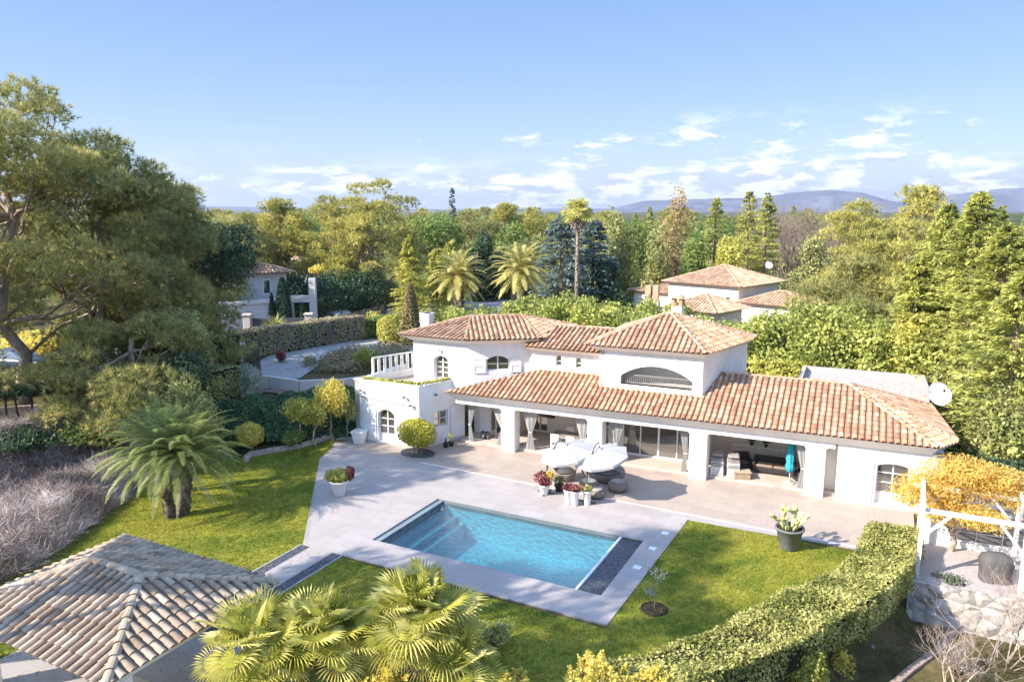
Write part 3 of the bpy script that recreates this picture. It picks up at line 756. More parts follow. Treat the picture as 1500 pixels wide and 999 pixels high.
mx = nt2.nodes.new('ShaderNodeMixShader'); nt2.links.new(mf.outputs[0], mx.inputs[0]); nt2.links.new(tr.outputs[0], mx.inputs[1]); nt2.links.new(gl.outputs[0], mx.inputs[2]); nt2.links.new(mx.outputs[0], o2.inputs[0])
wt = sheet('water', [(PX0+.02, PY0+.03), (PX1-.05, PY0+.03), (PX1-.05, PY1-.02), (PX0+.02, PY1-.02)], -.13, m); tag(wt, kind='structure')
cv = [( -7.55, 28.6), (-7.6, 27.0), (-7.65, 25.2)]
for i, (x, y) in enumerate(cv):
    o = MB().bbox(x-.14, x+.14, y-.14, y+.14, -.01, .012, .004).build('skimmer_cover', simple('cover_white', (.8,.8,.8), .5, var=.03), None, off=(x, y, 0)); o.location = (x, y, 0)
    tag(o, ['small white square cover in the deck nearest the terrace, right of the pool', 'middle one of three small white square covers right of the pool', 'small white square cover in the deck nearest the pool corner by the sapling'][i], 'deck cover', 'white covers set in the deck')

# ------------------------------------------------------------------ driveway, road, walls of the upper level
CONC = simple('concrete', (.40, .38, .37), .85, .15, var=.12, scale=1.2)
dv = sheet('driveway', [(-37.6, 34.6), (-40.2, 37.6), (-42.4, 42), (-41.0, 50), (-38.2, 54.5), (-33.2, 52.5), (-32.8, 48), (-35.6, 45.0), (-36.6, 41), (-34.8, 37.2), (-36.2, 34.4)], 1.985, CONC); tag(dv, kind='structure')
rd = sheet('road', [(-90, 32), (-47.4, 28.0), (-45, 31.5), (-46.4, 38), (-46.5, 70), (-51.5, 70), (-52, 40), (-90, 39)], 1.99, simple('asphalt', (.16, .155, .16), .9, .2, var=.1, scale=2)); tag(rd, kind='structure')
pk = sheet('parking_area', [(-48, 60), (-40, 57), (-30, 70), (-34, 80), (-50, 78)], 2.5, CONC, thick=.6); tag(pk, kind='structure')
# far mountains and wooded rise
def ridge(name, d0, px0, px1, prof, depth, mat, n=90, seed=2, kind='structure'):
    rr = np.random.default_rng(seed); vs = []; rows = 16
    for j in range(rows+1):
        u = j/rows
        for i in range(n+1):
            px = px0+(px1-px0)*i/n; p = D(px, d0+depth*u)
            h = np.interp(px, [q[0] for q in prof], [q[1] for q in prof])
            top = max(0, (HZ-h)/F_PX*(d0+depth*.55)+0)
            s = math.sin(PI*min(1, u/.55*.5)) if u < .55 else math.cos(PI*.5*(u-.55)/.45)
            k = top*s + (math.sin(px*.09+j)*math.sin(px*.031+j*1.7)+rr.normal(0, .35))*top*.05*(1 if 0 < u < .5 else .3)
            vs.append((p.x, p.y, k))
    fs = [(j*(n+1)+i, j*(n+1)+i+1, (j+1)*(n+1)+i+1, (j+1)*(n+1)+i) for j in range(rows) for i in range(n)]
    me = bpy.data.meshes.new(name); me.from_pydata(vs, [], fs); me.update()
    o = link_mesh(name, me, mat, None, True); tag(o, kind=kind); return o
MT = simple('mountain_hazed_scrub', (.13, .135, .165), .95, .05, var=.45, scale=.004, bstr=0)  # blue of the distant haze is put into the scrub colour
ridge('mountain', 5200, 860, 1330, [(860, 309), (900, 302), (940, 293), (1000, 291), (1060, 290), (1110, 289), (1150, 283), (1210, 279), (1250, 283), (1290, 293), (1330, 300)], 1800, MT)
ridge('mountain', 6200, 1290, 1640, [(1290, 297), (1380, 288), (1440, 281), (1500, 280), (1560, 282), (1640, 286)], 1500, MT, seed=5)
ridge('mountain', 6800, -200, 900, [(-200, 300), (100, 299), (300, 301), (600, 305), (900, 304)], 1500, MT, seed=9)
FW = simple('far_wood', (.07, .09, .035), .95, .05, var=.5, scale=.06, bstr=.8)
ridge('wooded_hill', 520, -300, 1800, [(-300, 303), (900, 304), (1400, 300), (1500, 296), (1800, 294)], 700, FW, n=240, seed=7)
# air
hz_ = MB().box(-9300, 9300, -4200, 9300, -3, 190).build('haze', None)
m, nt2, o2 = new_mat('air')
vp = nt2.nodes.new('ShaderNodeVolumePrincipled'); vp.inputs['Color'].default_value = (.62, .72, .95, 1); vp.inputs['Density'].default_value = .00009
vp.inputs['Anisotropy'].default_value = .2
nt2.links.new(vp.outputs[0], o2.inputs['Volume']); hz_.data.materials.append(m); tag(hz_, 'pale blue air thickening towards the far mountains', 'haze', kind='stuff')
# ------------------------------------------------------------------ house materials and helpers
m, nt2, o2 = new_mat('white_render'); v = geopos(nt2)
c1 = ramp(nt2, noise(nt2, v, .7, 6, .6), [(.3, (.76, .745, .725)), (.7, (.84, .83, .81))])
mpw = nt2.nodes.new('ShaderNodeMapping'); mpw.inputs['Scale'].default_value = (2.2, 2.2, .6); nt2.links.new(v, mpw.inputs[0])
c1 = mixc(nt2, 1.0, c1, ramp(nt2, noise(nt2, mpw.outputs[0], 1.3, 7, .68), [(.30, (.90, .885, .86)), (.52, (1, 1, 1))]), 'MULTIPLY')
b = bsdf(nt2, c1, .85, .15, bump=noise(nt2, v, 14, 6, .7), bstr=.45, bdist=.015); nt2.links.new(b.outputs[0], o2.inputs[0]); WHITE = m
WOODW = simple('white_wood', (.78, .77, .75), .5, .3, var=.05)
GREYR = simple('beige_render', (.52, .48, .43), .9, .1, var=.08)
def tile_mat(name, stops, dirt):
    m, nt2, o2 = new_mat(name); v = geopos(nt2)
    at = nt2.nodes.new('ShaderNodeAttribute'); at.attribute_name = 'tint'
    cc = ramp(nt2, at.outputs['Fac'], stops)
    d = ramp(nt2, noise(nt2, v, 1.1, 7, .7), [(.35, dirt), (.6, (1, 1, 1))])
    e = ramp(nt2, noise(nt2, v, 13, 5, .7), [(.3, (.78, .76, .74)), (.65, (1.08, 1.06, 1.04))])
    c_ = mixc(nt2, 1.0, mixc(nt2, 1.0, cc, d, 'MULTIPLY'), e, 'MULTIPLY')
    b = bsdf(nt2, c_, .85, .15, bump=noise(nt2, v, 25, 4, .6), bstr=.3, bdist=.01); nt2.links.new(b.outputs[0], o2.inputs[0]); return m
TILE = tile_mat('terracotta_tile', [(0, (.33, .19, .12)), (.2, (.46, .28, .18)), (.5, (.54, .355, .235)), (.75, (.58, .41, .28)), (1, (.65, .51, .37))], (.80, .76, .72))
TILEG = tile_mat('weathered_tile', [(0, (.33, .25, .185)), (.3, (.43, .34, .26)), (.6, (.49, .40, .31)), (1, (.58, .49, .39))], (.70, .67, .62))
TILEN = tile_mat('neighbour_tile', [(0, (.42, .27, .18)), (.4, (.56, .38, .26)), (.7, (.63, .45, .31)), (1, (.70, .55, .41))], (.8, .77, .74))
m, nt2, o2 = new_mat('window_glass')
b = bsdf(nt2, (.075, .07, .06), .05, 1.0); b.inputs['IOR'].default_value = 2.1; nt2.links.new(b.outputs[0], o2.inputs[0]); GLASS = m
DARK = simple('dark_metal', (.03, .03, .035), .45, .4, var=.1)

def clip_line(poly, u):
    """v-range where the vertical line at u crosses a convex 2D polygon"""
    ys = []
    for i in range(len(poly)):
        (u0, v0), (u1, v1) = poly[i], poly[(i+1) % len(poly)]
        if (u0-u)*(u1-u) < 0 or abs(u0-u) < 1e-9 and abs(u1-u0) > 1e-9: ys.append(v0+(v1-v0)*(u-u0)/(u1-u0))
    return (min(ys), max(ys)) if len(ys) >= 2 else None
def tile_face(mb, pts, pitch=.28, tl=.36, h=.075, seed=0, arc=5, colr=(0, 1), over=.06):
    """barrel tiles in columns down the slope of a planar roof face"""
    rr = random.Random(seed); P3 = [Vector(p) for p in pts]
    n = Vector((0, 0, 0))
    for i in range(1, len(P3)-1): n += (P3[i]-P3[0]).cross(P3[i+1]-P3[0])
    n.normalize()
    if n.z < 0: n = -n
    g = Vector((0, 0, -1)); d = (g - n*g.dot(n)).normalized(); a = d.cross(n).normalized()
    o = P3[0]; q = [((p-o).dot(a), (p-o).dot(d)) for p in P3]
    # the flat deck of pan tiles underneath
    mb.add([p-n*.02 for p in P3], [tuple(range(len(P3)))], .12)
    mb.add([p-n*.06 for p in P3], [tuple(range(len(P3)-1, -1, -1))], .4)
    u0 = min(x for x, _ in q); u1 = max(x for x, _ in q); k = max(1, round((u1-u0)/pitch)); pw = (u1-u0)/k
    for i in range(k):
        u = u0+(i+.5)*pw; r = clip_line(q, u)
        if not r or r[1]-r[0] < .1: continue
        v1 = r[1]+over; v = v1; cc = rr.uniform(-.05, .05)
        while v > r[0]+.03:
            va = max(r[0], v-tl-.03); t = rr.random()
            t = colr[0]+(colr[1]-colr[0])*min(1, max(0, t*.9+.05+cc)); dx = rr.uniform(-.008, .008)
            for (va_, vb_, sc_, lo, hi) in ((va, v, 1, .0, .022),):
                vs = []
                for (vv, rs, lf) in ((va_, .88, lo), (vb_, 1.0, hi)):
                    for j in range(arc):
                        an = PI*j/(arc-1); x = math.cos(an)*pw*.36*rs; z = math.sin(an)*h*rs
                        vs.append(o + a*(u+dx+x) + d*vv + n*(z+lf-.005))
                mb.add(vs, [(j, j+1, arc+j+1, arc+j) for j in range(arc-1)], t)
            v -= tl
def ridge_tiles(mb, p0, p1, r=.12, tl=.38, seed=1, colr=(.3, 1), lift=.02):
    rr = random.Random(seed); a = Vector(p0); b = Vector(p1); L = (b-a).length; d = (b-a)/L
    s = d.cross(Vector((0, 0, 1))).normalized(); u = s.cross(d).normalized(); k = max(1, round(L/tl))
    for i in range(k):
        t = rr.uniform(*colr); vs = []
        for (tt, rs, lf) in ((i/k, 1.0, .03), ((i+1.1)/k, .86, .0)):
            for j in range(7):
                an = PI*j/6; vs.append(a+d*L*tt+s*math.cos(an)*r*rs+u*(math.sin(an)*r*.8*rs+lf+lift-.03))
        mb.add(vs, [(j, 7+j, 7+j+1, j+1) for j in range(6)], t)
def arch_pts(x0, x1, z0, z1, rise, n=9):
    """opening outline: flat sill, straight sides, segmental arch"""
    pts = [(x0, z0), (x1, z0), (x1, z1-rise)]
    if rise > 0:
        w_ = (x1-x0)/2; Rr = (w_*w_+rise*rise)/(2*rise); cz = z1-Rr; cx = (x0+x1)/2; am = math.asin(min(1, w_/Rr))
        if rise >= w_*.98: am = PI/2
        for i in range(1, n): a = am-2*am*i/n; pts.append((cx+Rr*math.sin(a), cz+Rr*math.cos(a)))
    else: pts.append((x0, z1)); return pts
    pts.append((x0, z1-rise)); return pts
class Wall:
    """upright wall along a->b (plan points) with openings given in (distance, height)"""
    def __init__(s, a, b, z0, z1, t=.3, flip=False):
        s.a = Vector((a[0], a[1], 0)); s.b = Vector((b[0], b[1], 0)); s.L = (s.b-s.a).length; s.d = (s.b-s.a)/s.L
        s.n = Vector((s.d.y, -s.d.x, 0)); s.z0 = z0; s.z1 = z1; s.t = t; s.holes = []
    def p(s, u, z, o=0.0): return s.a + s.d*u + s.n*o + Vector((0, 0, z))
    def hole(s, pts): s.holes.append(pts); return pts
    def mesh(s, mb, tops=None):
        outer = tops or [(0, s.z0), (s.L, s.z0), (s.L, s.z1), (0, s.z1)]
        polys = [outer]+s.holes; flat = [q for pl in polys for q in pl]
        tri = tessellate_polygon([[Vector((x, z, 0)) for x, z in pl] for pl in polys])
        N = len(flat); vs = [s.p(x, z, 0) for x, z in flat]+[s.p(x, z, -s.t) for x, z in flat]; fs = []
        for t in tri:
            A, B, C_ = (Vector((flat[i][0], flat[i][1], 0)) for i in t)
            t = tuple(t) if (B-A).cross(C_-A).z > 0 else tuple(reversed(t))
            fs.append(t); fs.append(tuple(N+i for i in reversed(t)))
        k = 0
        for pl in polys:
            m_ = len(pl)
            for i in range(m_): j = (i+1) % m_; fs.append((k+i, N+k+i, N+k+j, k+j))
            k += m_
        mb.add(vs, fs)
    def window(s, parent, x0, x1, z0, z1, rise=0, cols=2, rows=2, name='window', fw=.06, inset=.16, bar=.035, pane=GLASS, solid_to=None, off=(0, 0, 0), frame_mat=None, hole=True):
        """cuts the opening and fills it with a frame and a pane"""
        op = arch_pts(x0, x1, z0, z1, rise)
        if hole: s.hole(op)
        fr = MB(); cx = (x0+x1)/2
        ip = [(cx+(x-cx)*(1-2*fw/(x1-x0)), z0+fw+(z-z0)*(1-2*fw/(z1-z0))) for x, z in op]; n = len(op)
        vs = [s.p(x, z, -inset+.03) for x, z in op]+[s.p(x, z, -inset+.03) for x, z in ip]+[s.p(x, z, -inset-.04) for x, z in op]+[s.p(x, z, -inset-.04) for x, z in ip]
        fs = []
        for i in range(n):
            j = (i+1) % n; fs += [(i, j, n+j, n+i), (n+i, n+j, 3*n+j, 3*n+i), (2*n+j, 2*n+i, 3*n+i, 3*n+j)]
        fr.add(vs, fs)
        for c in range(1, cols):
            x = x0+(x1-x0)*c/cols; ww = bar*1.6 if (cols % 2 == 0 and c == cols//2) else bar
            fr.bar(s.p(x, z0+fw, -inset), s.p(x, z1-fw*.8-(rise*.5*abs(x-cx)/(x1-x0)*2 if rise else 0), -inset), ww, .05)
        zb = solid_to if solid_to else z0
        for r_ in range(1, rows):
            z = zb+(z1-rise*.5-zb)*r_/rows; fr.bar(s.p(x0+fw, z, -inset+.002), s.p(x1-fw, z, -inset+.002), .045, bar)
        if solid_to:
            a_ = s.p(x0+fw, z0+fw, -inset); fr.bar(s.p((x0+x1)/2-(x1-x0)/2+fw, (z0+solid_to)/2, -inset-.004), s.p(x1-fw, (z0+solid_to)/2, -inset-.004), .03, solid_to-z0)
        f = fr.build(name, frame_mat or WOODW, parent, off=off)
        pm = MB(); pm.add([s.p(x, z, -inset-.03) for x, z in ip], [tuple(range(n))])
        pm.build('pane', pane, f)
        bpy.data.objects[f.name].children  # keep tree
        pmo = [c for c in bpy.data.objects if c.parent == f][0]; pmo.location = (-off[0], -off[1], -off[2])
        return f
def shutter(w, parent, x0, x1, z0, z1, off, name='shutter', out=.035, louv=True, rise=0, mat=None):
    mb = MB(); q = lambda u, z, o: w.p(u, z, o)
    mb.bar(q((x0+x1)/2, z0, out), q((x0+x1)/2, z1, out), x1-x0, .035)
    # bar() is oriented by its own axes: rebuild as explicit slab
    mb = MB(); vs = [q(x0,z0,.012), q(x1,z0,.012), q(x1,z1,.012), q(x0,z1,.012), q(x0,z0,out), q(x1,z0,out), q(x1,z1,out), q(x0,z1,out)]
    mb.add(vs, [(3,2,1,0),(4,5,6,7),(0,1,5,4),(1,2,6,5),(2,3,7,6),(3,0,4,7)])
    fwd = .07
    def slab(a0, a1, b0, b1, o0, o1):
        v_ = [q(a0,b0,o0), q(a1,b0,o0), q(a1,b1,o0), q(a0,b1,o0), q(a0,b0,o1), q(a1,b0,o1), q(a1,b1,o1), q(a0,b1,o1)]
        mb.add(v_, [(4,5,6,7),(0,1,5,4),(1,2,6,5),(2,3,7,6),(3,0,4,7)])
    slab(x0, x0+fwd, z0, z1, out, out+.02); slab(x1-fwd, x1, z0, z1, out, out+.02)
    for zz in (z0, z0+(z1-z0)*.5-.04, z1-fwd-.01): slab(x0+fwd, x1-fwd, zz, zz+fwd, out, out+.02)
    if louv:
        z = z0+(z1-z0)*.5+.07
        while z < z1-fwd-.06:
            a_, b_ = q(x0+fwd, z, out), q(x1-fwd, z, out); c_, d_ = q(x1-fwd, z+.05, out+.018), q(x0+fwd, z+.05, out+.018)
            v_ = [a_, b_, q(x1-fwd, z-.012, out+.022), q(x0+fwd, z-.012, out+.022), q(x0+fwd, z+.045, out+.003), q(x1-fwd, z+.045, out+.003)]
            mb.add(v_, [(4, 3, 2, 5), (0, 1, 2, 3)]); z += .065
    return mb.build(name, mat or WOODW, parent, off=off)

# ------------------------------------------------------------------ the villa
PIV = (-18.5, 35.0, 0.0)
villa = thing('villa', 'long white villa with terracotta hip roofs and a pillared loggia facing the pool', 'villa', PIV, R(2.2))
def Q(px, py, z):
    """pixel at height z, in the villa's own plan coordinates"""
    p = P(px, py, z)-Vector(PIV); p = Matrix.Rotation(-R(2.2), 3, 'Z') @ p; return p+Vector(PIV)
def VB(name, mb, mat, parent=villa, smooth=False):
    return mb.build(name, mat, parent, smooth, off=PIV if parent is villa else (PIV if False else (0, 0, 0)))
def part(name, mb, mat, parent=None, smooth=False):
    if parent is None: return mb.build(name, mat, villa, smooth, off=PIV)
    o = mb.build(name, mat, parent, smooth); o.location = (-0, 0, 0)
    # parent mesh already stands relative to the pivot
    for v_ in o.data.vertices: v_.co -= Vector(PIV)
    return o
EZ = 3.16
# --- terrace block (left front)
wf = Wall((-27.0, 33.45), (-22.75, 33.45), -.1, 3.5)
door = wf.window(villa, 1.5, 2.62, .06, 1.98, .28, cols=2, rows=3, name='door', solid_to=.55, off=PIV, inset=.2)
m1 = MB(); wf.mesh(m1)
wr = Wall((-22.75, 33.45), (-21.45, 36.3), -.1, 3.5)
wr.window(villa, .95, 1.95, .95, 1.92, 0.0, cols=2, rows=2, off=PIV)
wr.mesh(m1)
wl = Wall((-27.0, 38.5), (-27.0, 33.45), -.1, 3.5); wl.mesh(m1)
part('wall', m1, WHITE)
m1 = MB(); m1.poly([(-26.7, 33.75), (-23.0, 33.75), (-21.8, 36.3), (-21.8, 40), (-26.7, 40)], 2.95, 3.1)
part('roof_terrace', m1, simple('terrace_floor', (.40, .34, .30), .8))
m1 = MB()
m1.bbox(-27.06, -22.7, 33.39, 33.79, 3.5, 3.56, .015); wq = Wall((-22.75, 33.45), (-21.45, 36.3), 0, 1)
m1.add([wq.p(.36, 3.5, .06), wq.p(3.0, 3.5, .06), wq.p(3.0, 3.5, -.34), wq.p(.36, 3.5, -.34), wq.p(.36, 3.56, .06), wq.p(3.0, 3.56, .06), wq.p(3.0, 3.56, -.34), wq.p(.36, 3.56, -.34)], [(0,1,5,4),(4,5,6,7),(2,3,7,6),(3,0,4,7),(1,2,6,5)])
part('coping', m1, WHITE)
shutter(wf, villa, .55, 1.4, .1, 1.95, PIV)
# string line and flood lamps on the block
m1 = MB(); m1.tube([(-26.9, 33.40, 2.62), (-25.6, 33.38, 2.52), (-24, 33.38, 2.42), (-22.9, 33.40, 2.38)], .012, 5)
part('cable', m1, DARK)
for (x, y, z, a) in ((-26.5, 33.4, 2.95, 0), (-26.4, 33.4, 2.6, 0), (-23.6, 33.4, 2.85, 0), (-23.2, 33.4, 2.42, 0), (-22.2, 34.5, 2.9, 1)):
    m1 = MB(); m1.bbox(x-.07, x+.07, y-.2, y-.06, z-.05, z+.06, .01); m1.bar((x, y-.07, z), (x, y, z+.03), .03)
    part('flood_lamp', m1, simple('lamp_grey', (.12, .12, .13), .4))
# --- upper left block (canted front)
W0, WA, WB_ = (-24.35, 35.55), (-20.72, 35.45), (-17.7, 37.3)
m1 = MB()
w1 = Wall(W0, WA, 3.0, 5.95)
w1.window(villa, 1.35, 2.3, 3.12, 4.9, .25, cols=2, rows=4, name='door', off=PIV, inset=.25, solid_to=3.6)
w1.mesh(m1)
w2 = Wall(WA, WB_, 3.0, 5.95)
w2.window(villa, 1.0, 2.3, 4.15, 5.02, .24, cols=2, rows=2, off=PIV, inset=.18)
w2.mesh(m1)
w3 = Wall((-24.35, 41), W0, 3.0, 5.95); w3.mesh(m1)
m1.poly([(-24.0, 40.6), (-17.7, 41), (-17.7, 37.6), (-18.0, 37.6), (-18.0, 40.7), (-24.0, 41)], 3, 5.95)
part('wall', m1, WHITE)
shutter(w2, villa, .28, .95, 4.05, 4.9, PIV)
m1 = MB(); p_ = w2.p(2.42, 4.05, .03); shutter(w2, villa, 2.36, 2.95, 4.05, 4.9, PIV)
m1 = MB(); m1.tube([w1.p(1.8, 5.35, .0), w1.p(1.8, 5.37, .12)], .02, 6); m1.lathe([(.03, -.12), (.06, -.1), (.07, .02), (.03, .08)], 8, tuple(w1.p(1.8, 5.25, .14))); part('wall_lamp', m1, simple('lamp_glass', (.45, .45, .44), .3))
def eave_band(pts, z, mat=WHITE, closed=False, dz=.45, inn=.5, name='cornice'):
    """sloping soffit between wall head and eave"""
    mb = MB(); n = len(pts); c = Vector((sum(p[0] for p in pts)/n, sum(p[1] for p in pts)/n, 0))
    return mb
def cornice(eave, wall, z_e, z_w, name='cornice'):
    """soffit strips joining matched plan polylines of eave and wall head"""
    mb = MB()
    for i in range(len(eave)-1):
        a, b = eave[i], eave[i+1]; c, d = wall[i+1], wall[i]
        mb.add([(a[0], a[1], z_e), (b[0], b[1], z_e), (c[0], c[1], z_w), (d[0], d[1], z_w)], [(0, 3, 2, 1), (0, 1, 2, 3)] if False else [(0, 3, 2, 1)])
    return part(name, mb, WHITE)
def roof(name, faces, ridges, mat=TILE, pitch=.28, r=.12, seed=1, colr=(0, 1), tl=.36, h=.075):
    mb = MB()
    for i, f in enumerate(faces): tile_face(mb, f, pitch, tl, seed=seed+i, colr=colr, h=h)
    o = part(name, mb, mat)
    m2_ = MB()
    for i, (a, b) in enumerate(ridges): ridge_tiles(m2_, a, b, r, seed=seed*3+i)
    part('ridge_cap', m2_, mat, o)
    return o
e = 6.02
P0, P1, P2, P3, P4, P5 = (-25.0, 35.0, e), (-20.6, 34.85, e), (-17.0, 37.1, e), (-17.0, 42.6, e), (-21, 44, e), (-25.0, 42.2, e)
R0, R1 = (-22.2, 38.6, 6.78), (-19.6, 40.2, 6.78)
roof('roof', [[P0, P1, R0], [P1, P2, R1, R0], [P2, P3, R1], [P3, P4, R1], [P4, P5, R0, R1], [P5, P0, R0]],
     [(R0, R1), (P0, R0), (P1, R0), (P2, R1), (P3, R1)], seed=3, r=.11)
cornice([P0, P1, P2], [W0, WA, WB_], 5.98, 5.65)
cornice([P5, P0], [(-24.35, 41.6), W0], 5.98, 5.65)
# --- link with two small arched windows
m1 = MB(); w4 = Wall((-17.75, 37.15), (-13.3, 37.15), 3.6, 5.5)
w4.window(villa, 1.55, 1.9, 4.55, 5.15, .17, cols=1, rows=2, off=PIV, inset=.14, fw=.04)
w4.window(villa, 2.7, 3.05, 4.52, 5.12, .17, cols=1, rows=2, off=PIV, inset=.14, fw=.04)
w4.mesh(m1); part('wall', m1, WHITE)
L0, L1, L2, L3 = (-17.9, 36.6, 5.62), (-13.3, 36.6, 5.58), (-13.3, 39.4, 6.45), (-17.0, 39.4, 6.45)
roof('roof', [[L0, L1, L2, L3], [L3, L2, (-13.3, 42, 5.7), (-17, 42, 5.7)]], [(L3, L2)], seed=9)
cornice([L0, L1], [(-17.75, 37.15), (-13.3, 37.15)], 5.56, 5.3)
# --- tower
m1 = MB(); w5 = Wall((-13.35, 36.15), (-8.0, 36.15), 3.4, 6.0, .35)
w5.hole(arch_pts(1.15, 4.85, 4.15, 5.2, .62, 14)); w5.mesh(m1)
w6 = Wall((-8.0, 36.15), (-7.05, 40.0), 3.4, 6.0); w6.mesh(m1)
w7 = Wall((-7.05, 40.0), (-6.6, 41.3), 3.4, 6.0); w7.mesh(m1)
w8 = Wall((-13.35, 42.0), (-13.35, 36.15), 3.4, 6.0); w8.mesh(m1)
m1.box(-12.9, -8.2, 38.0, 38.1, 3.5, 6.0); m1.box(-12.95, -8.3, 36.52, 38.0, 3.9, 4.12); m1.box(-12.95, -12.6, 36.5, 38, 4.1, 6); m1.box(-8.45, -8.2, 36.5, 38, 4.1, 6)
m1.box(-13.0, -8.1, 36.5, 41.0, 5.9, 5.98)
part('wall', m1, WHITE)
m1 = MB(); m1.bbox(-12.35, -8.35, 36.08, 36.52, 4.07, 4.15, .02); part('sill', m1, WHITE)
rl = MB()
rl.bar((-12.15, 36.42, 4.62), (-8.6, 36.42, 4.62), .04); rl.bar((-12.15, 36.42, 4.2), (-8.6, 36.42, 4.2), .03)
for i in range(34): x = -12.1+i*3.45/33; rl.bar((x, 36.42, 4.2), (x, 36.42, 4.62), .022)
part('railing', rl, simple('railing_grey', (.30, .27, .25), .5))
e = 6.16
T0, T1, T2, T3, T4 = (-14.0, 35.6, e), (-7.75, 35.6, e), (-6.35, 40.6, e), (-6.3, 42.1, e), (-14.0, 42.6, e); TP = (-10.35, 39.0, 7.62)
roof('roof', [[T0, T1, TP], [T1, T2, TP], [T2, T3, TP], [T3, T4, TP], [T4, T0, TP]], [(T0, TP), (T1, TP), (T3, TP), (T4, TP)], seed=21)
cornice([T0, T1, T2, T3], [(-13.35, 36.15), (-8.0, 36.15), (-7.05, 40.0), (-6.6, 41.3)], e-.04, 5.82)
# --- main loggia roof
a0, a1, a2, a3 = (-21.75, 34.35, EZ), (2.2, 34.35, EZ), (3.05, 35.7, EZ), (2.45, 42.3, EZ)
rr0, rr1 = (-7.0, 38.35, 4.72), (-1.45, 38.35, 4.72)
# front slope is one plane; its upper edge steps round the link and the left block
sl_ = (4.72-EZ)/4.0
zz = lambda y: EZ+(y-34.35)*sl_
roof('roof', [[a0, (-13.3, 34.35, EZ), (-13.3, 37.15, zz(37.15)), (-17.2, 37.15, zz(37.15))], [(-13.3, 34.35, EZ), (-8.1, 34.35, EZ), (-8.1, 36.4, zz(36.4)), (-13.3, 36.4, zz(36.4))], [(-8.1, 34.35, EZ), a1, rr1, (-8.1, 38.35, 4.72)], [a1, a2, rr1], [a2, a3, rr1], [a3, (-8.0, 42.4, EZ), (-8.0, 38.35, 4.72), rr1]],
     [((-7.3, 38.35, 4.72), rr1), (a1, rr1), (a2, rr1), (a3, rr1)], seed=31)
bpy.data.objects  # noqa
cornice([a0, a1, a2, a3], [(-21.3, 35.0), (2.0, 35.0), (2.55, 36.1), (2.55, 42)], EZ-.05, 2.62)
# beam, pillars, walls of the ground floor
m1 = MB(); m1.bbox(-21.3, -1.75, 34.97, 35.72, 2.38, 2.64, .015); part('beam', m1, WHITE)
m1 = MB(); m1.box(-21.3, -2.0, 35.4, 39.6, 2.6, 2.72); part('loggia_ceiling', m1, WHITE)
for x in (-18.5, -13.55, -8.3, -3.0):
    w_ = .86 if x > -9 else .8
    m1 = MB(); m1.bbox(x, x+w_, 35.0, 35.72, -.06, 2.38, .02); m1.bbox(x-.05, x+w_+.05, 34.94, 35.76, 2.30, 2.40, .02)
    part('pillar', m1, WHITE)
m1 = MB(); m1.box(-21.3, -1.7, 35.45, 39.5, -.05, .13); part('loggia_floor', m1, stone('loggia_stone', (.56, .49, .42), .6, rowy=.6))
# back walls of the loggia
m1 = MB()
wb1 = Wall((-21.3, 37.2), (-18.9, 37.2), 0, 2.6, .2)
wb1.window(villa, 1.35, 2.2, .15, 2.1, 0, cols=2, rows=2, name='door', off=PIV, inset=.1); wb1.mesh(m1)
m1.box(-18.9, -18.7, 37.2, 38.9, 0, 2.6)
wb2 = Wall((-18.7, 38.8), (-13.0, 38.8), 0, 2.6, .2)
wb2.window(villa, .4, 1.4, .15, 2.15, 0, cols=2, rows=1, name='door', off=PIV, inset=.1)
wb2.window(villa, 3.3, 5.2, .6, 2.2, 0, cols=2, rows=1, off=PIV, inset=.1, fw=.09); wb2.mesh(m1)
m1.box(-13.0, -12.8, 36.9, 38.8, 0, 2.6)
wb3 = Wall((-12.8, 36.95), (-7.9, 36.95), 0, 2.6, .2)
wb3.window(villa, .55, 4.45, .14, 2.35, 0, cols=4, rows=1, name='sliding_door', off=PIV, inset=.1, bar=.06, fw=.07); wb3.mesh(m1)
m1.box(-7.9, -7.7, 36.95, 39.3, 0, 2.6)
wb4 = Wall((-7.7, 38.75), (-2.2, 38.75), 0, 2.6, .2)
wb4.mesh(m1)
m1.box(-2.35, -1.65, 35.95, 39.4, 0, 2.6)
part('wall', m1, simple('loggia_render', (.80, .74, .67), .9, .1, var=.04))
m1 = MB(); m1.box(-7.6, -2.5, 38.98, 39.15, .13, 2.5); 
# right wing front
m1 = MB(); w9 = Wall((-1.65, 35.0), (2.55, 35.0), -.1, 2.66)
w9.window(villa, 1.62, 2.95, .1, 2.02, .14, cols=2, rows=3, name='door', solid_to=.62, off=PIV, inset=.28)
w9.mesh(m1); m1.box(-1.65, -1.6, 35.1, 36.2, -.05, 2.6)
Wall((2.55, 35.0), (2.55, 42.0), -.1, 2.66).mesh(m1); Wall((2.55, 42.0), (-13, 42.0), -.1, 2.9).mesh(m1)
part('wall', m1, WHITE)
shutter(w9, villa, .78, 1.5, .08, 2.0, PIV); shutter(w9, villa, 3.05, 3.75, .08, 2.0, PIV)
m1 = MB(); m1.box(-1.2, 2.5, 34.8, 34.99, -.04, .07); part('doorstep', m1, KERB)
m1 = MB(); m1.bbox(-20.95, -20.2, 37.1, 37.18, .15, 2.1, .01); part('door', m1, WOODW)
# shutter folded against the end of the block beside the loggia
wz = Wall((-21.9, 35.25), (-21.2, 36.6), 0, 2.4); shutter(wz, villa, .1, 1.0, .2, 2.1, PIV)
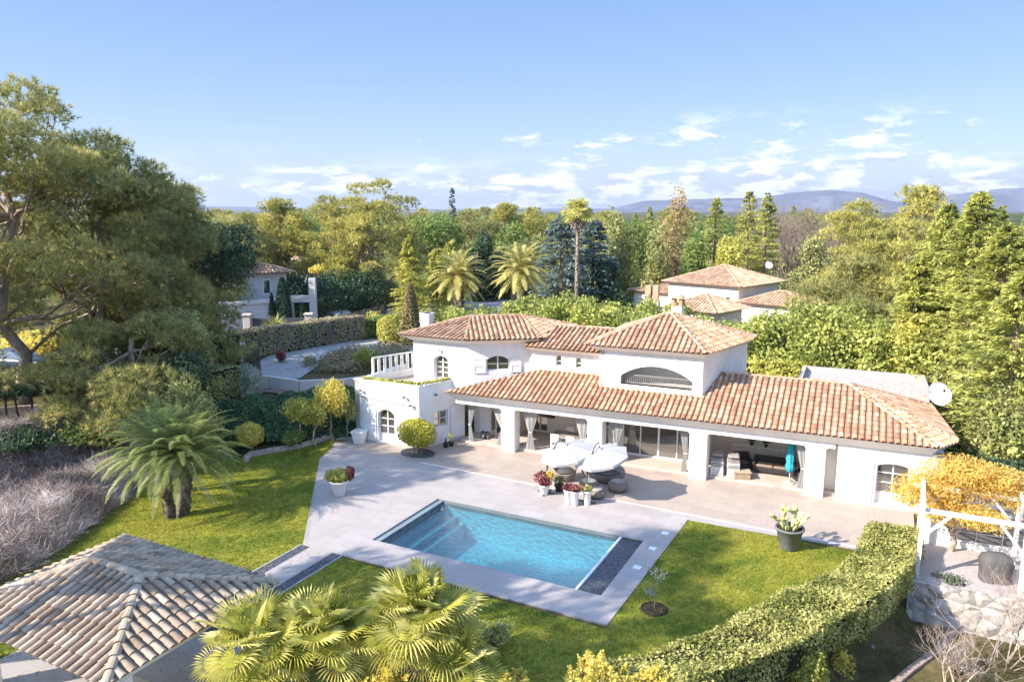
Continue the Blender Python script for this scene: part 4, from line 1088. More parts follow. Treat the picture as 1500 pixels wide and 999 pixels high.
# flat roof behind the ridge, with parapet and vents
m1 = MB(); m1.box(-4.0, 2.4, 42.4, 46.6, 0, 3.55)
for (x0, x1, y0, y1) in ((-4.0, 2.4, 42.4, 42.6), (-4.0, 2.4, 46.4, 46.6), (-4.0, -3.8, 42.61, 46.39), (2.2, 2.4, 42.61, 46.39)): m1.box(x0, x1, y0, y1, 3.55, 3.85)
part('flat_roof', m1, simple('flat_roof_grey', (.42, .39, .37), .9, var=.2))
# chimneys
m1 = MB(); m1.bbox(-25.75, -25.15, 38.6, 39.2, 3, 6.75, .03)
for k in range(4): m1.box(-25.79, -25.11, 38.56, 39.24, 6.2+k*.16, 6.27+k*.16)
part('chimney', m1, WHITE)
m1 = MB(); m1.bbox(-10.7, -10.1, 40.6, 41.2, 6.4, 7.75, .03); c_ = part('chimney', m1, WHITE)
m1 = MB()
for (dx, dy) in ((0, 0), (.42, 0), (0, .42), (.42, .42)): m1.box(-10.7+dx, -10.52+dx, 40.6+dy, 40.78+dy, 7.75, 8.2)
m1.add([(-10.8, 40.5, 8.2), (-10.0, 40.5, 8.2), (-10.0, 41.3, 8.2), (-10.8, 41.3, 8.2), (-10.4, 40.9, 8.42)], [(0,1,4),(1,2,4),(2,3,4),(3,0,4),(3,2,1,0)], .7)
part('chimney_cap', m1, TILE, c_)
# white posts screen on the roof terrace
pa, pb = Vector((-27.0, 34.0, 3.5)), Vector((-24.5, 38.6, 3.5))
pa, pb = Q(546, 549, 3.5), Q(606, 539, 3.5)
sc_ = thing('terrace_screen', 'open screen of slim white posts under a rail on the roof terrace', 'screen', (0, 0, 0))
def inv(p): return Vector(PIV)+Matrix.Rotation(R(2.2), 3, 'Z') @ (Vector(p)-Vector(PIV))
pa, pb = inv(pa), inv(pb); sc_.location = pa
MB().bar(pa+Vector((0, 0, 1.0)), pb+Vector((0, 0, 1.0)), .09, .07).build('rail', WHITE, sc_, off=pa)
MB().bar(pa+Vector((0, 0, -.2)), pb+Vector((0, 0, -.2)), .16, .45).build('base_wall', WHITE, sc_, off=pa)
for i in range(8):
    p = pa.lerp(pb, (i+.1)/7.2); MB().bar(p, p+Vector((0, 0, .97)), .13, .13).build('post', WHITE, sc_, off=pa)
# planting along the parapet
bx = []
for (a, b, n_) in (((-26.6, 33.6), (-22.9, 33.6), 900), ((-22.9, 33.6), (-21.7, 36.0), 700)):
    for i in range(n_):
        t = random.random(); bx.append((a[0]+(b[0]-a[0])*t+random.gauss(0, .07), a[1]+(b[1]-a[1])*t+random.gauss(0, .07), 3.55+random.uniform(0, .16)))
bx = np.array(bx); o_ = mesh_tris('trailing_plants', leaves(bx, np.tile([0, 0, 1.], (len(bx), 1)), .11), rng.uniform(0, 1, len(bx)), G_LIME, None)
tag(o_, 'low yellow-green planting spilling along the roof terrace parapet', 'plants')
v0 = Vector(PIV)
o_.location = v0; o_.rotation_euler = (0, 0, R(2.2))
for v_ in o_.data.vertices: v_.co -= v0
# satellite dish on the right end of the roof
def dish(name, label, loc, r0, az, group=None):
    t = thing(name, label, 'satellite dish', loc, az, group)
    mb = MB(); prof = [(0.001, .0)]+[(r0*i/6, (i/6)**2*r0*.22) for i in range(1, 7)]
    vs = []; n = 24
    for (rr_, z) in prof:
        for k in range(n): a = 2*PI*k/n; vs.append((rr_*math.cos(a), -z, rr_*math.sin(a)))
    fs = [(i*n+k, i*n+(k+1) % n, (i+1)*n+(k+1) % n, (i+1)*n+k) for i in range(6) for k in range(n)]
    vs2 = [(x, y+.02, z) for x, y, z in vs]; fs2 = [tuple(reversed([q+len(vs) for q in f])) for f in fs]
    mb.add(vs+vs2, fs+fs2); d_ = mb.build('dish', simple('dish_white', (.78, .78, .78), .4, var=.04), t, True)
    d_.location = (0, -.1, r0+.25); d_.rotation_euler = (R(-28), 0, 0)
    MB().tube([(0, 0, -.3), (0, 0, r0+.25)], .03, 8).build('mast', DARK, t)
    MB().tube([(0, -.1, .3), (0, -r0*.9, r0+.55)], .014, 6).bbox(-.05, .05, -r0*.98, -r0*.84, r0+.5, r0+.62, .01).build('arm', DARK, t)
    return t
p = D(1390, 43.6); dish('satellite_dish', 'white satellite dish at the right end of the villa roof', (p.x, p.y, ZT(579, 43.6, 1390)-.87), .62, R(30))
# ------------------------------------------------------------------ gazebo
GZ = (-18.6, 12.3, 0)
gz = thing('gazebo', 'open garden pavilion with a weathered tile hip roof on white pillars', 'gazebo', GZ)
E_ = 2.4
g0, g1, g2, g3 = (-21.95, 9.55, E_), (-15.2, 9.55, E_), (-15.2, 14.95, E_), (-21.95, 14.95, E_)
h0, h1 = (-19.55, 12.25, 3.32), (-17.45, 12.25, 3.32)
mb = MB()
for i, f in enumerate([[g0, g1, h1, h0], [g1, g2, h1], [g2, g3, h0, h1], [g3, g0, h0]]): tile_face(mb, f, .27, .42, h=.095, seed=60+i, arc=7)
gr_ = mb.build('roof', TILEG, gz, off=GZ)
mb = MB()
for i, (a, b) in enumerate(((h0, h1), (g1, h1), (g2, h1), (g3, h0), (g0, h0))): ridge_tiles(mb, a, b, .13, .4, seed=80+i)
o = mb.build('ridge_cap', TILEG, gr_, off=GZ)
mb = MB()
for (x0, x1, y0, y1) in ((-21.7, -15.45, 9.8, 9.98), (-21.7, -15.45, 14.52, 14.7), (-21.7, -21.52, 9.99, 14.51), (-15.63, -15.45, 9.99, 14.51)): mb.box(x0, x1, y0, y1, 2.1, 2.33)
mb.build('beam', WHITE, gz, off=GZ)
MB().poly([(-21.7, 9.8), (-15.45, 9.8), (-15.45, 14.7), (-21.7, 14.7)], 2.335, 2.355).build('ceiling', WOODW, gz, off=GZ)
for (x, y) in ((-21.7, 9.8), (-16.05, 9.8), (-16.05, 14.1), (-21.7, 14.1)):
    MB().bbox(x, x+.6, y, y+.6, -.02, 2.1, .02).build('pillar', WHITE, gz, off=GZ)
t = thing('garden_table', 'plain pale table standing under the pavilion roof', 'table', (-16.7, 11.2, 0))
MB().bbox(-.9, .9, -.5, .5, .70, .75, .01).build('tabletop', GREYR, t)
for sx in (-1, 1):
    for sy in (-1, 1): MB().bar((sx*.82, sy*.42, -.01), (sx*.82, sy*.42, .7), .07).build('leg', GREYR, t)

# ------------------------------------------------------------------ pots
POTW = simple('pot_white', (.80, .79, .77), .35, .4, var=.04); POTG = simple('pot_grey', (.17, .18, .19), .6, .3, var=.12); SOIL = simple('potting_soil', (.06, .045, .03), .95, .05)
def pot(name, label, loc, r0, r1, h, mat=POTW, group=None, n=24, cat='plant pot'):
    t = thing(name, label, cat, loc, 0, group)
    MB().lathe([(r0*.96, 0), (r0, .015), (r1*.97, h*.9), (r1*1.08, h*.92), (r1*1.08, h), (r1*.95, h), (r1*.93, h-.08)], n).build('pot', mat, t, True)
    MB().lathe([(r1*.93, h-.07), (.01, h-.05)], n).build('soil', SOIL, t)
    return t
def puff(t, name, mat, n, lobes, size, tilt=.8):
    p, nr, idx = cloud(lobes, n, .5, 4, .2); return mesh_tris(name, leaves(p, nr, size, .55, tilt), tints(idx*5, n, .35), mat, t)
t = pot('flower_pot', 'large white tapered pot with a yellow-green shrub and red leaves at its rim', (-22.15, 25.85, 0), .26, .42, .72)
puff(t, 'foliage', G_LIME, 1500, [(-.05, 0, .95, .62, .55, .30), (-.3, -.1, .88, .3, .3, .22)], .10)
puff(t, 'red_leaves', G_RED, 500, [(.42, .28, 1.05, .22, .24, .34)], .11)
t = pot('flower_pot', 'white tapered pot with red and yellow leafy plants at the foot of the left parasol', P(797, 724, 0), .17, .27, .5)
puff(t, 'red_leaves', G_RED, 700, [(-.1, 0, .82, .42, .36, .3), (.1, -.1, .68, .3, .3, .2)], .12); puff(t, 'foliage', G_YEL, 350, [(.22, .12, .92, .22, .22, .2)], .1)
for (px, py, lab, red) in ((832, 738, 'tall narrow white pot, left one of the touching pair beside the pool', 1), (842, 740, 'tall narrow white pot, right one of the touching pair beside the pool', 1)):
    t = pot('tall_pot', lab, P(px, py, 0), .14, .19, .68)
    puff(t, 'red_leaves', G_RED, 300, [(0, 0, .8, .26, .26, .16)], .11); puff(t, 'foliage', G_DARK, 120, [(.05, .05, .78, .22, .2, .12)], .09)
t = pot('tall_pot', 'tall narrow white pot in front of the right parasol pole with a small succulent', P(860, 739, 0), .14, .19, .66)
puff(t, 'foliage', G_OLIVE, 350, [(0, 0, .76, .25, .22, .16)], .1); puff(t, 'red_leaves', G_RED, 80, [(-.1, 0, .8, .18, .18, .12)], .09)
# dark twisted pot plant between
t = pot('small_planter', 'small dark planter with wiry leaves between the white pots', P(819, 719, 0), .16, .22, .3, DARK)
puff(t, 'foliage', G_DARK, 260, [(0, 0, .5, .25, .25, .28)], .1)
# cactus pot
t = pot('cactus_pot', 'big grey plastic pot with a prickly pear on the edge of the lawn', P(1155, 802, 0), .34, .52, .86, POTG)
mb = MB(); rr = random.Random(5)
def pad(mb, c, d, L, w_, t_, rr):
    d = Vector(d).normalized(); a = rr.uniform(0, PI); s = Vector((math.cos(a), math.sin(a), 0)); s = (s-d*s.dot(d)).normalized(); nrm = d.cross(s)
    vs = []; n = 12
    for (k, off) in ((0, -1), (1, 0), (0, 1)):
        sc_ = .82 if k == 0 else 1.0
        for i in range(n):
            an = 2*PI*i/n; vs.append(Vector(c)+d*(L/2-math.cos(an)*L/2*sc_)+s*math.sin(an)*w_/2*sc_*(1+.15*-math.cos(an))+nrm*off*t_/2)
    fs = [tuple(range(n-1, -1, -1)), tuple(range(2*n, 3*n))]
    for k in range(2):
        for i in range(n): j = (i+1) % n; fs.append((k*n+i, k*n+j, (k+1)*n+j, (k+1)*n+i))
    mb.add(vs, fs, rr.uniform(.2, 1))
def grow(mb, c, d, lv, L, rr):
    pad(mb, c, d, L, L*.62, .06, rr)
    if lv == 0: return
    for _ in range(rr.choice((2, 2, 3))):
        nd_ = (Vector(d)+Vector((rr.gauss(0, .5), rr.gauss(0, .5), rr.gauss(.15, .3)))).normalized()
        grow(mb, Vector(c)+Vector(d).normalized()*L*rr.uniform(.8, .95), nd_, lv-1, L*rr.uniform(.7, .92), rr)
for i in range(6):
    a = i*PI/3+.3; grow(mb, Vector((math.cos(a)*.22, math.sin(a)*.22, .76)), Vector((math.cos(a)*.5, math.sin(a)*.5, 1)), 2, .38, rr)
mb.build('pads', foliage('cactus_pad', [(0, (.13, .17, .06)), (.5, (.32, .32, .11)), (1, (.55, .48, .16))], .05, .6), t, True)
# empty square planter by the arched door
q = P(527, 648, 0); t = thing('square_planter', 'square white planter with bare soil beside the arched corner door', 'planter', (q.x, q.y, 0), R(10))
mb = MB(); a, b, h = .24, .36, .72
vs = [(-a,-a,0),(a,-a,0),(a,a,0),(-a,a,0),(-b,-b,h),(b,-b,h),(b,b,h),(-b,b,h),(-b*.85,-b*.85,h),(b*.85,-b*.85,h),(b*.85,b*.85,h),(-b*.85,b*.85,h),(-b*.8,-b*.8,h-.1),(b*.8,-b*.8,h-.1),(b*.8,b*.8,h-.1),(-b*.8,b*.8,h-.1)]
fs = [(3,2,1,0)]+[(i,(i+1)%4,4+(i+1)%4,4+i) for i in range(4)]+[(4+i,4+(i+1)%4,8+(i+1)%4,8+i) for i in range(4)]+[(8+i,8+(i+1)%4,12+(i+1)%4,12+i) for i in range(4)]
mb.add(vs, fs).bbox(-b-.03, b+.03, -b-.03, b+.03, h-.09, h-.03, .01).build('box', POTW, t)
MB().box(-b*.8, b*.8, -b*.8, b*.8, h-.12, h-.1).build('soil', SOIL, t)
# small dark pots with succulents at the block's corner
for k, (px, py, lab) in enumerate(((653, 655, 'small black pot with a stubby cactus against the villa corner'), (661, 653, 'small pot with an upright green cactus nearer the loggia'))):
    q = P(px, py, 0); t = pot('cactus_planter', lab, (q.x, q.y, 0), .12, .15, .25, DARK, cat='plant pot')
    mb = MB(); rr = random.Random(k)
    for i in range(3+k): mb.tube([(rr.uniform(-.08, .08), rr.uniform(-.08, .08), .2), (rr.uniform(-.1, .1), rr.uniform(-.1, .1), .45+.2*k+rr.uniform(-.1, .1))], [.05, .04], 7, tint=rr.random())
    mb.build('stems', G_LIME if k else G_DARK, t, True)
# topiary bush with its bed
q = P(612, 664, 0)
bed = thing('planting_bed', 'rounded dark gravel bed under the clipped yellow bush', 'planting bed', (q.x, q.y, 0))
mb = MB(); mb.lathe([(1.0, .0), (1.0, .05), (.93, .05), (.92, .03), (0.01, .035)], 28, sy=.72); mb.build('bed', PEB, bed)
t = thing('topiary_bush', 'broad clipped yellow-green bush on several short stems by the villa corner', 'shrub', (q.x-.05, q.y, 0))
p, nr, idx = cloud([(-.42, 0, 1.15, .74, .72, .70), (.42, .05, 1.12, .72, .70, .72), (0, 0, 1.22, .85, .74, .76), (.1, -.1, .9, .9, .7, .5)], 7200, .25, 3, .09)
mesh_tris('foliage', leaves(p, nr, .10, .6, .6), tints((p[:, 0]*9+p[:, 2]*13).astype(int)+200, len(p), .35), foliage('leaf_topiary', [(0, (.07, .09, .01)), (.45, (.25, .24, .025)), (1, (.52, .42, .05))], .25), t)
mb = MB()
for i in range(5): mb.tube([(random.uniform(-.3, .3), random.uniform(-.15, .15), 0), (random.uniform(-.5, .5), random.uniform(-.3, .3), .8)], [.035, .025], 6)
mb.build('stems', BARKP, t)
# young tree in its ring on the lawn
q = P(958, 891, 0); t = thing('young_tree', 'sparse olive sapling in a round earth ring on the lawn', 'tree', (q.x, q.y, 0))
mb = MB(); mb.tube([(0, 0, -.1), (.02, .02, .6), (-.02, .05, 1.3)], [.02, .015, .008], 5)
rr = random.Random(2); pts = []
for i in range(16):
    a = rr.uniform(0, 2*PI); z = rr.uniform(.3, 1.1); L = rr.uniform(.25, .5)
    e2 = (math.cos(a)*L, math.sin(a)*L, z+L*.8); mb.tube([(0, 0, z), e2], [.008, .004], 3)
    for k in range(16): f = rr.uniform(.3, 1); pts.append((e2[0]*f+rr.gauss(0, .03), e2[1]*f+rr.gauss(0, .03), z+(e2[2]-z)*f+rr.gauss(0, .03)))
mb.build('trunk', BARKP, t); pts = np.array(pts); mesh_tris('crown', leaves(pts, pts*[1, 1, 0]+[0, 0, .3], .085, .35), rng.uniform(0, 1, len(pts)), G_GREY, t)
mb = MB(); mb.lathe([(.46, -.03), (.45, .015), (.40, .03), (.38, -.005), (.01, .0)], 24); mb.build('earth_ring', SOIL, t)

# ------------------------------------------------------------------ parasols
FAB = None
m, nt2, o2 = new_mat('parasol_cloth'); b = bsdf(nt2, (.50, .497, .49), .8, .1); tt = nt2.nodes.new('ShaderNodeBsdfTranslucent'); tt.inputs[0].default_value = (.8, .79, .78, 1)
mx = nt2.nodes.new('ShaderNodeMixShader'); mx.inputs[0].default_value = .25; nt2.links.new(b.outputs[0], mx.inputs[1]); nt2.links.new(tt.outputs[0], mx.inputs[2]); nt2.links.new(mx.outputs[0], o2.inputs[0]); FAB = m
POLE = simple('pole_grey', (.09, .09, .10), .4, .4)
def parasol(name, label, foot, hub, r0, tilt_dir, group, tilt=14):
    t = thing(name, label, 'parasol', foot, 0, group); hub = Vector(hub)-Vector(foot); n = 8
    tx = Vector(tilt_dir).normalized(); rot = Matrix.Rotation(R(tilt), 3, Vector((0, 0, 1)).cross(tx).normalized())
    vs = []; fs = []; cp = MB(); ribs = MB(); rows = 5
    for i in range(n):
        for (a0, a1) in (((i)*2*PI/n, (i+1)*2*PI/n),):
            grid = []
            for j in range(rows+1):
                u = j/rows; row = []
                for k in range(5):
                    s = k/4; a = Vector((math.cos(a0), math.sin(a0), 0)).lerp(Vector((math.cos(a1), math.sin(a1), 0)), s)
                    sag = .05*math.sin(PI*s)*u
                    p = a*(r0*u*(1-.03*math.sin(PI*s)))+Vector((0, 0, -.42*u**1.25*r0/1.5-sag+.0)); row.append(hub+rot@p)
                grid.append(row)
            base = len(cp.v); V_ = [p for row in grid for p in row]
            cp.add(V_, [(j*5+k, j*5+k+1, (j+1)*5+k+1, (j+1)*5+k) for j in range(rows) for k in range(4)])
            # valance
            e_ = grid[-1]; cp.add(list(e_)+[p+rot@Vector((0, 0, -.12)) for p in e_], [(k, 5+k, 6+k, k+1) for k in range(4)])
        p1_ = hub+rot@Vector((math.cos(a0)*r0, math.sin(a0)*r0, -.42*r0/1.5-.01)); ribs.tube([hub+rot@Vector((0, 0, -.03)), (hub+p1_)/2+Vector((0, 0, -.0)), p1_], .012, 5)
    c_ = cp.build('canopy', FAB, t, True); ribs.build('rib', POLE, t)
    ca = MB(); ca.lathe([(.2, -.08), (.12, .03), (.01, .06)], 8, tuple(hub)); ca.build('vent_cap', FAB, c_)
    # side mast with curved arm holding the canopy from above
    mb = MB(); mb.tube([(0, 0, 0), (0, 0, 1.75)], .04, 8); mb.build('mast', POLE, t)
    arm = MB(); apex = hub+Vector((0, 0, .16))
    pts = []
    for i in range(11):
        u = i/10; p = Vector((0, 0, 1.15)).lerp(apex, u); p.z += math.sin(PI*min(1, u*.95))*.55; pts.append(p)
    arm.tube(pts, .034, 7); arm.tube([apex, hub], .02, 6); arm.tube([(0, 0, 1.7), pts[5]], .016, 5); arm.build('arm', POLE, t)
    mb = MB(); mb.bar((-.45, 0, .03), (.45, 0, .03), .07, .05); mb.bar((0, -.45, .035), (0, .45, .035), .07, .05); mb.tube([(0, 0, 0), (0, 0, .16)], .05, 8); mb.build('base', POLE, t)
    return t
gp = 'cantilever parasols over the rattan seats'
parasol('cantilever_parasol', 'left one of two white cantilever parasols, nearer the dining end', P(801, 722, 0), P(828, 651, 2.42), 1.3, (-.5, -.75, 0), gp)
parasol('cantilever_parasol', 'right one of two white cantilever parasols, casting the octagonal shadow', P(859, 735, 0), P(878, 657, 2.42), 1.3, (-.5, -.75, 0), gp)
# closed teal parasol in the loggia
q = P(1156, 707, .13); t = thing('closed_parasol', 'furled teal parasol on a round base in the lounge bay', 'parasol', (q.x, q.y, .13))
MB().tube([(0, 0, 0), (0, 0, 2.25)], .02, 8).build('pole', simple('pole_white', (.7, .7, .68), .4), t); MB().lathe([(.26, 0), (.26, .04), (.06, .07), (.05, .2)], 18).build('base', GREYR, t)
mb = MB(); prof = [(.03, 2.3), (.12, 2.1), (.16, 1.8), (.19, 1.2), (.15, 1.0), (.20, .82), (.17, .62), (.06, .52)]; vs = []; n = 24
for (r_, z) in prof:
    for k in range(n): a = 2*PI*k/n; q_ = r_*(1+.22*math.cos(8*a)); vs.append((q_*math.cos(a), q_*math.sin(a), z))
mb.add(vs, [(i*n+k, (i+1)*n+k, (i+1)*n+(k+1) % n, i*n+(k+1) % n) for i in range(len(prof)-1) for k in range(n)])
mb.build('canopy', simple('teal_cloth', (.05, .33, .43), .8, .1, var=.15), t, True)

# ------------------------------------------------------------------ rattan seats outside
m, nt2, o2 = new_mat('rattan_taupe'); v = objcoord(nt2)
wv = nt2.nodes.new('ShaderNodeTexWave'); wv.inputs['Scale'].default_value = 22; wv.inputs['Distortion'].default_value = 1.5; wv.bands_direction = 'Z'; nt2.links.new(v, wv.inputs['Vector'])
b = bsdf(nt2, ramp(nt2, wv.outputs['Fac'], [(.2, (.17, .145, .12)), (.8, (.34, .295, .25))]), .75, .2, bump=wv.outputs['Fac'], bstr=.6, bdist=.01); nt2.links.new(b.outputs[0], o2.inputs[0]); RAT = m
CUSH = simple('cushion_grey', (.33, .31, .29), .9, .1, var=.06); CUSHD = simple('cushion_dark', (.10, .09, .085), .9, .1)
def grid_mesh(mb, fn, nu, nv, closed=True, tint=None):
    vs = [fn(i/nu, j/nv) for j in range(nv+1) for i in range(nu if closed else nu+1)]; w_ = nu if closed else nu+1
    fs = [(j*w_+i, j*w_+(i+1) % w_, (j+1)*w_+(i+1) % w_, (j+1)*w_+i) for j in range(nv) for i in range(nu)]
    mb.add(vs, fs, tint)
def shell_chair(name, label, loc, rz, wx, wy, hb, hs, cat, seat_h=.40):
    """round wrap-around rattan seat: tall at the back, open and low at the front"""
    t = thing(name, label, cat, loc, rz)
    mb = MB()
    def rim(a): k = max(0, math.cos(a-PI/2)*.5+.5); return hs+(hb-hs)*k**.8
    def fo(u, v_): a = 2*PI*u; z = rim(a)*v_; bul = 1-.30*(1-v_)**2-.05*v_**6; return (math.cos(a)*wx*bul, math.sin(a)*wy*bul, z)
    def fi(u, v_): a = 2*PI*u; z = rim(a)+(seat_h-rim(a))*v_; q_ = .95-.17*math.sin(PI*.5*v_); return (math.cos(a)*wx*q_, math.sin(a)*wy*q_, z)
    grid_mesh(mb, fo, 36, 8); grid_mesh(mb, fi, 36, 5)
    mb.add([(math.cos(2*PI*i/36)*wx*.79, math.sin(2*PI*i/36)*wy*.79, seat_h) for i in range(36)], [tuple(range(36))])
    mb.build('shell', RAT, t, True)
    c_ = MB(); c_.lathe([(.01, seat_h), (.74, seat_h), (.78, seat_h+.05), (.74, seat_h+.10), (.01, seat_h+.12)], 28, sx=wx, sy=wy); c_.build('seat_cushion', CUSHD, t, True)
    return t
shell_chair('rattan_armchair', 'round wrap-around taupe rattan armchair under the left parasol', P(827, 702, 0), R(25), .60, .58, .98, .38, 'armchair')
shell_chair('rattan_sofa', 'wide curved taupe rattan sofa under the right parasol', P(882, 703, 0), R(-10), 1.25, .60, .82, .42, 'sofa')
def stool(name, label, loc, r0, h, cat, glass=False):
    t = thing(name, label, cat, loc)
    MB().lathe([(r0*.62, 0), (r0*.9, h*.18), (r0, h*.55), (r0*.9, h*.9), (r0*.72, h), (r0*.66, h*.98), (.01, h*.97)], 28).build('body', RAT, t, True)
    if glass: MB().lathe([(r0*.68, h), (r0*.68, h+.015), (.01, h+.016)], 28).build('top', simple('table_top_pale', (.5, .46, .42), .15, .6, var=.05), t)
    else: MB().lathe([(r0*.64, h-.02), (r0*.70, h+.05), (r0*.5, h+.09), (.01, h+.1)], 28).build('seat_cushion', CUSH, t, True)
stool('rattan_table', 'round rattan side table with a pale top before the curved sofa', P(862, 717, 0), .48, .45, 'table', True)
stool('rattan_pouf', 'round rattan pouf right of the side table in front of the sofa end', P(905, 718, 0), .50, .42, 'pouf')
stool('rattan_pouf', 'small rattan pouf nearest the pool behind the tall pot', P(874, 728, 0), .42, .36, 'pouf')

# ------------------------------------------------------------------ loggia furniture
FZ = .13
q = P(826, 652, FZ); t = thing('dining_table', 'long outdoor dining table with grey top under the loggia', 'table', (-14.9, 36.9, FZ), R(2))
MB().bbox(-1.3, 1.3, -.5, .5, .70, .75, .01).build('tabletop', simple('table_grey', (.25, .22, .20), .5), t)
MB().box(-1.22, 1.22, -.43, .43, .62, .70).build('apron', WOODW, t)
for sx in (-1, 1):
    for sy in (-1, 1): MB().bar((sx*1.22, sy*.42, 0), (sx*1.22, sy*.42, .7), .07).build('leg', WOODW, t)
def chair(label, loc, rz, group, mat=WOODW):
    t = thing('dining_chair', label, 'chair', loc, rz, group)
    MB().bbox(-.24, .24, -.23, .23, .42, .46, .01).build('seat', mat, t); MB().bbox(-.24, .24, .21, .25, .52, .88, .01).build('backrest', mat, t)
    for sx in (-1, 1): MB().bar((sx*.21, -.2, 0), (sx*.21, -.2, .42), .04).build('leg', mat, t); MB().bar((sx*.21, .23, 0), (sx*.21, .25, .86), .04).build('leg', mat, t)
    return t
gp = 'dining chairs under the loggia'
labs = ['white dining chair on the near side of the table, leftmost', 'white dining chair on the near side of the table, middle', 'white dining chair on the near side of the table, rightmost', 'white dining chair behind the table, on the left', 'white dining chair behind the table, on the right']
for l_, (x, y, a) in zip(labs, ((-15.8, 36.35, 180), (-14.9, 36.35, 180), (-14.1, 36.4, 180), (-15.6, 37.6, 0), (-14.3, 37.6, 0))): chair(l_, (x, y, FZ), R(a), gp)
MB().bbox(-17.95, -16.95, 38.62, 38.74, 1.1, 1.68, .01).build('television', simple('screen_black', (.012, .012, .018), .12, .6, var=0), off=(-17.4, 38.7, 1.4)).location = (-17.4, 38.7, 1.4)
tag(bpy.data.objects['television'], 'flat black television mounted on the back wall of the dining bay', 'television')
t = thing('gooseneck_tap', 'dark curved fitting standing behind the dining table', 'lamp', (-15.2, 38.3, FZ)); MB().tube([(0, 0, 0), (0, 0, 1.0), (.05, 0, 1.15), (.2, 0, 1.2), (.3, 0, 1.1)], .03, 7).build('stand', DARK, t); MB().lathe([(.02, .1), (.1, 0)], 10, (.3, 0, 1.02)).build('lamp_shade', DARK, t)
def curtain(label, x, y, w0, w1, side=0, h=2.2, tied=.95):
    t = thing('curtain', label, 'curtain', (x, y, FZ), 0, 'white curtains hung between the loggia pillars')
    mb = MB(); n = 26; rows = 12; vs = []
    for j in range(rows+1):
        z = h*(1-j/rows); k = abs(z-tied)/(h-tied) if z > tied else (tied-z)/tied*.45; wd = w1+(w0-w1)*min(1, k)**.8
        for i in range(n+1):
            u = i/n-.5; cx = side*(w0-wd)*.5
            vs.append((cx+u*wd, math.sin(i*1.9)*.05*(wd/w0*.6+.4), z))
    mb.add(vs, [(j*(n+1)+i, j*(n+1)+i+1, (j+1)*(n+1)+i+1, (j+1)*(n+1)+i) for j in range(rows) for i in range(n)])
    o = mb.build('cloth', FAB, t, True); MB().tube([(side*(w0-w1)*.5-w1*.55, 0, tied), (side*(w0-w1)*.5+w1*.55, 0, tied)], [.05, .05], 8).build('tieback', FAB, t)
for (lab, x, w0, w1, s) in (('white curtain at the left end of the loggia against the shuttered wall', -20.55, .5, .16, -1), ('white curtain gathered left of the first loggia pillar', -18.95, .8, .18, 1), ('white tied curtain right of the first loggia pillar', -17.0, .95, .2, 0), ('white tied curtain left of the second loggia pillar', -14.0, .95, .2, 0), ('white tied curtain right of the second loggia pillar', -12.2, .85, .2, 0), ('white narrow curtain left of the third loggia pillar', -8.7, .4, .18, 1), ('white curtain behind the fourth loggia pillar at the lounge', -3.25, .5, .2, 1)):
    curtain(lab, x, 35.5+(x+18.5)*.038, w0, w1, s)
# lounge bay
WICK = simple('wicker_black', (.035, .032, .032), .6, .3, var=.3, scale=30, bstr=.5)
def sofa(name, label, loc, rz, W, mat=WICK, cat='sofa', Dp=.8, H=.75, cush=CUSHD, ncu=1):
    t = thing(name, label, cat, loc, rz)
    MB().bbox(-W/2, W/2, -Dp/2, Dp/2, .08, .32, .03).build('frame', mat, t); MB().bbox(-W/2, W/2, Dp/2-.16, Dp/2, .33, H, .05).build('backrest', mat, t)
    for s in (-1, 1): MB().bbox(s*W/2-.08-.08*s, s*W/2+.08-.08*s, -Dp/2, Dp/2-.17, .33, .58, .04).build('armrest', mat, t)
    for i in range(ncu): a = -W/2+.17+(W-.34)*i/ncu; MB().bbox(a, a+(W-.34)/ncu-.01, -Dp/2, Dp/2-.17, .325, .45, .05).build('seat_cushion', cush, t)
    return t
sofa('wicker_sofa', 'black wicker sofa with pale brown cushions behind the teal parasol', (-4.6, 37.7, FZ), R(2), 2.0, ncu=2, cush=simple('cushion_brown', (.25, .19, .15), .9))
sofa('wicker_armchair', 'black wicker armchair left of the lounge sofa', (-6.15, 37.8, FZ), R(25), .85, cat='armchair')
sofa('wicker_armchair', 'dark wicker armchair at the right end of the lounge beside the pillar', (-3.2, 37.1, FZ), R(-60), .85, cat='armchair')
q = P(1082, 690, FZ); t = thing('coffee_table', 'low boxy wooden coffee table in front of the stacked chairs', 'table', (-5.9, 36.25, FZ), R(20)); MB().bbox(-.42, .42, -.3, .3, .33, .38, .01).build('tabletop', simple('wood_pale', (.45, .36, .27), .6, var=.2), t); MB().bbox(-.38, .38, -.26, .26, 0, .33, .01).build('body', simple('wood_brown', (.36, .26, .18), .6, var=.2), t)
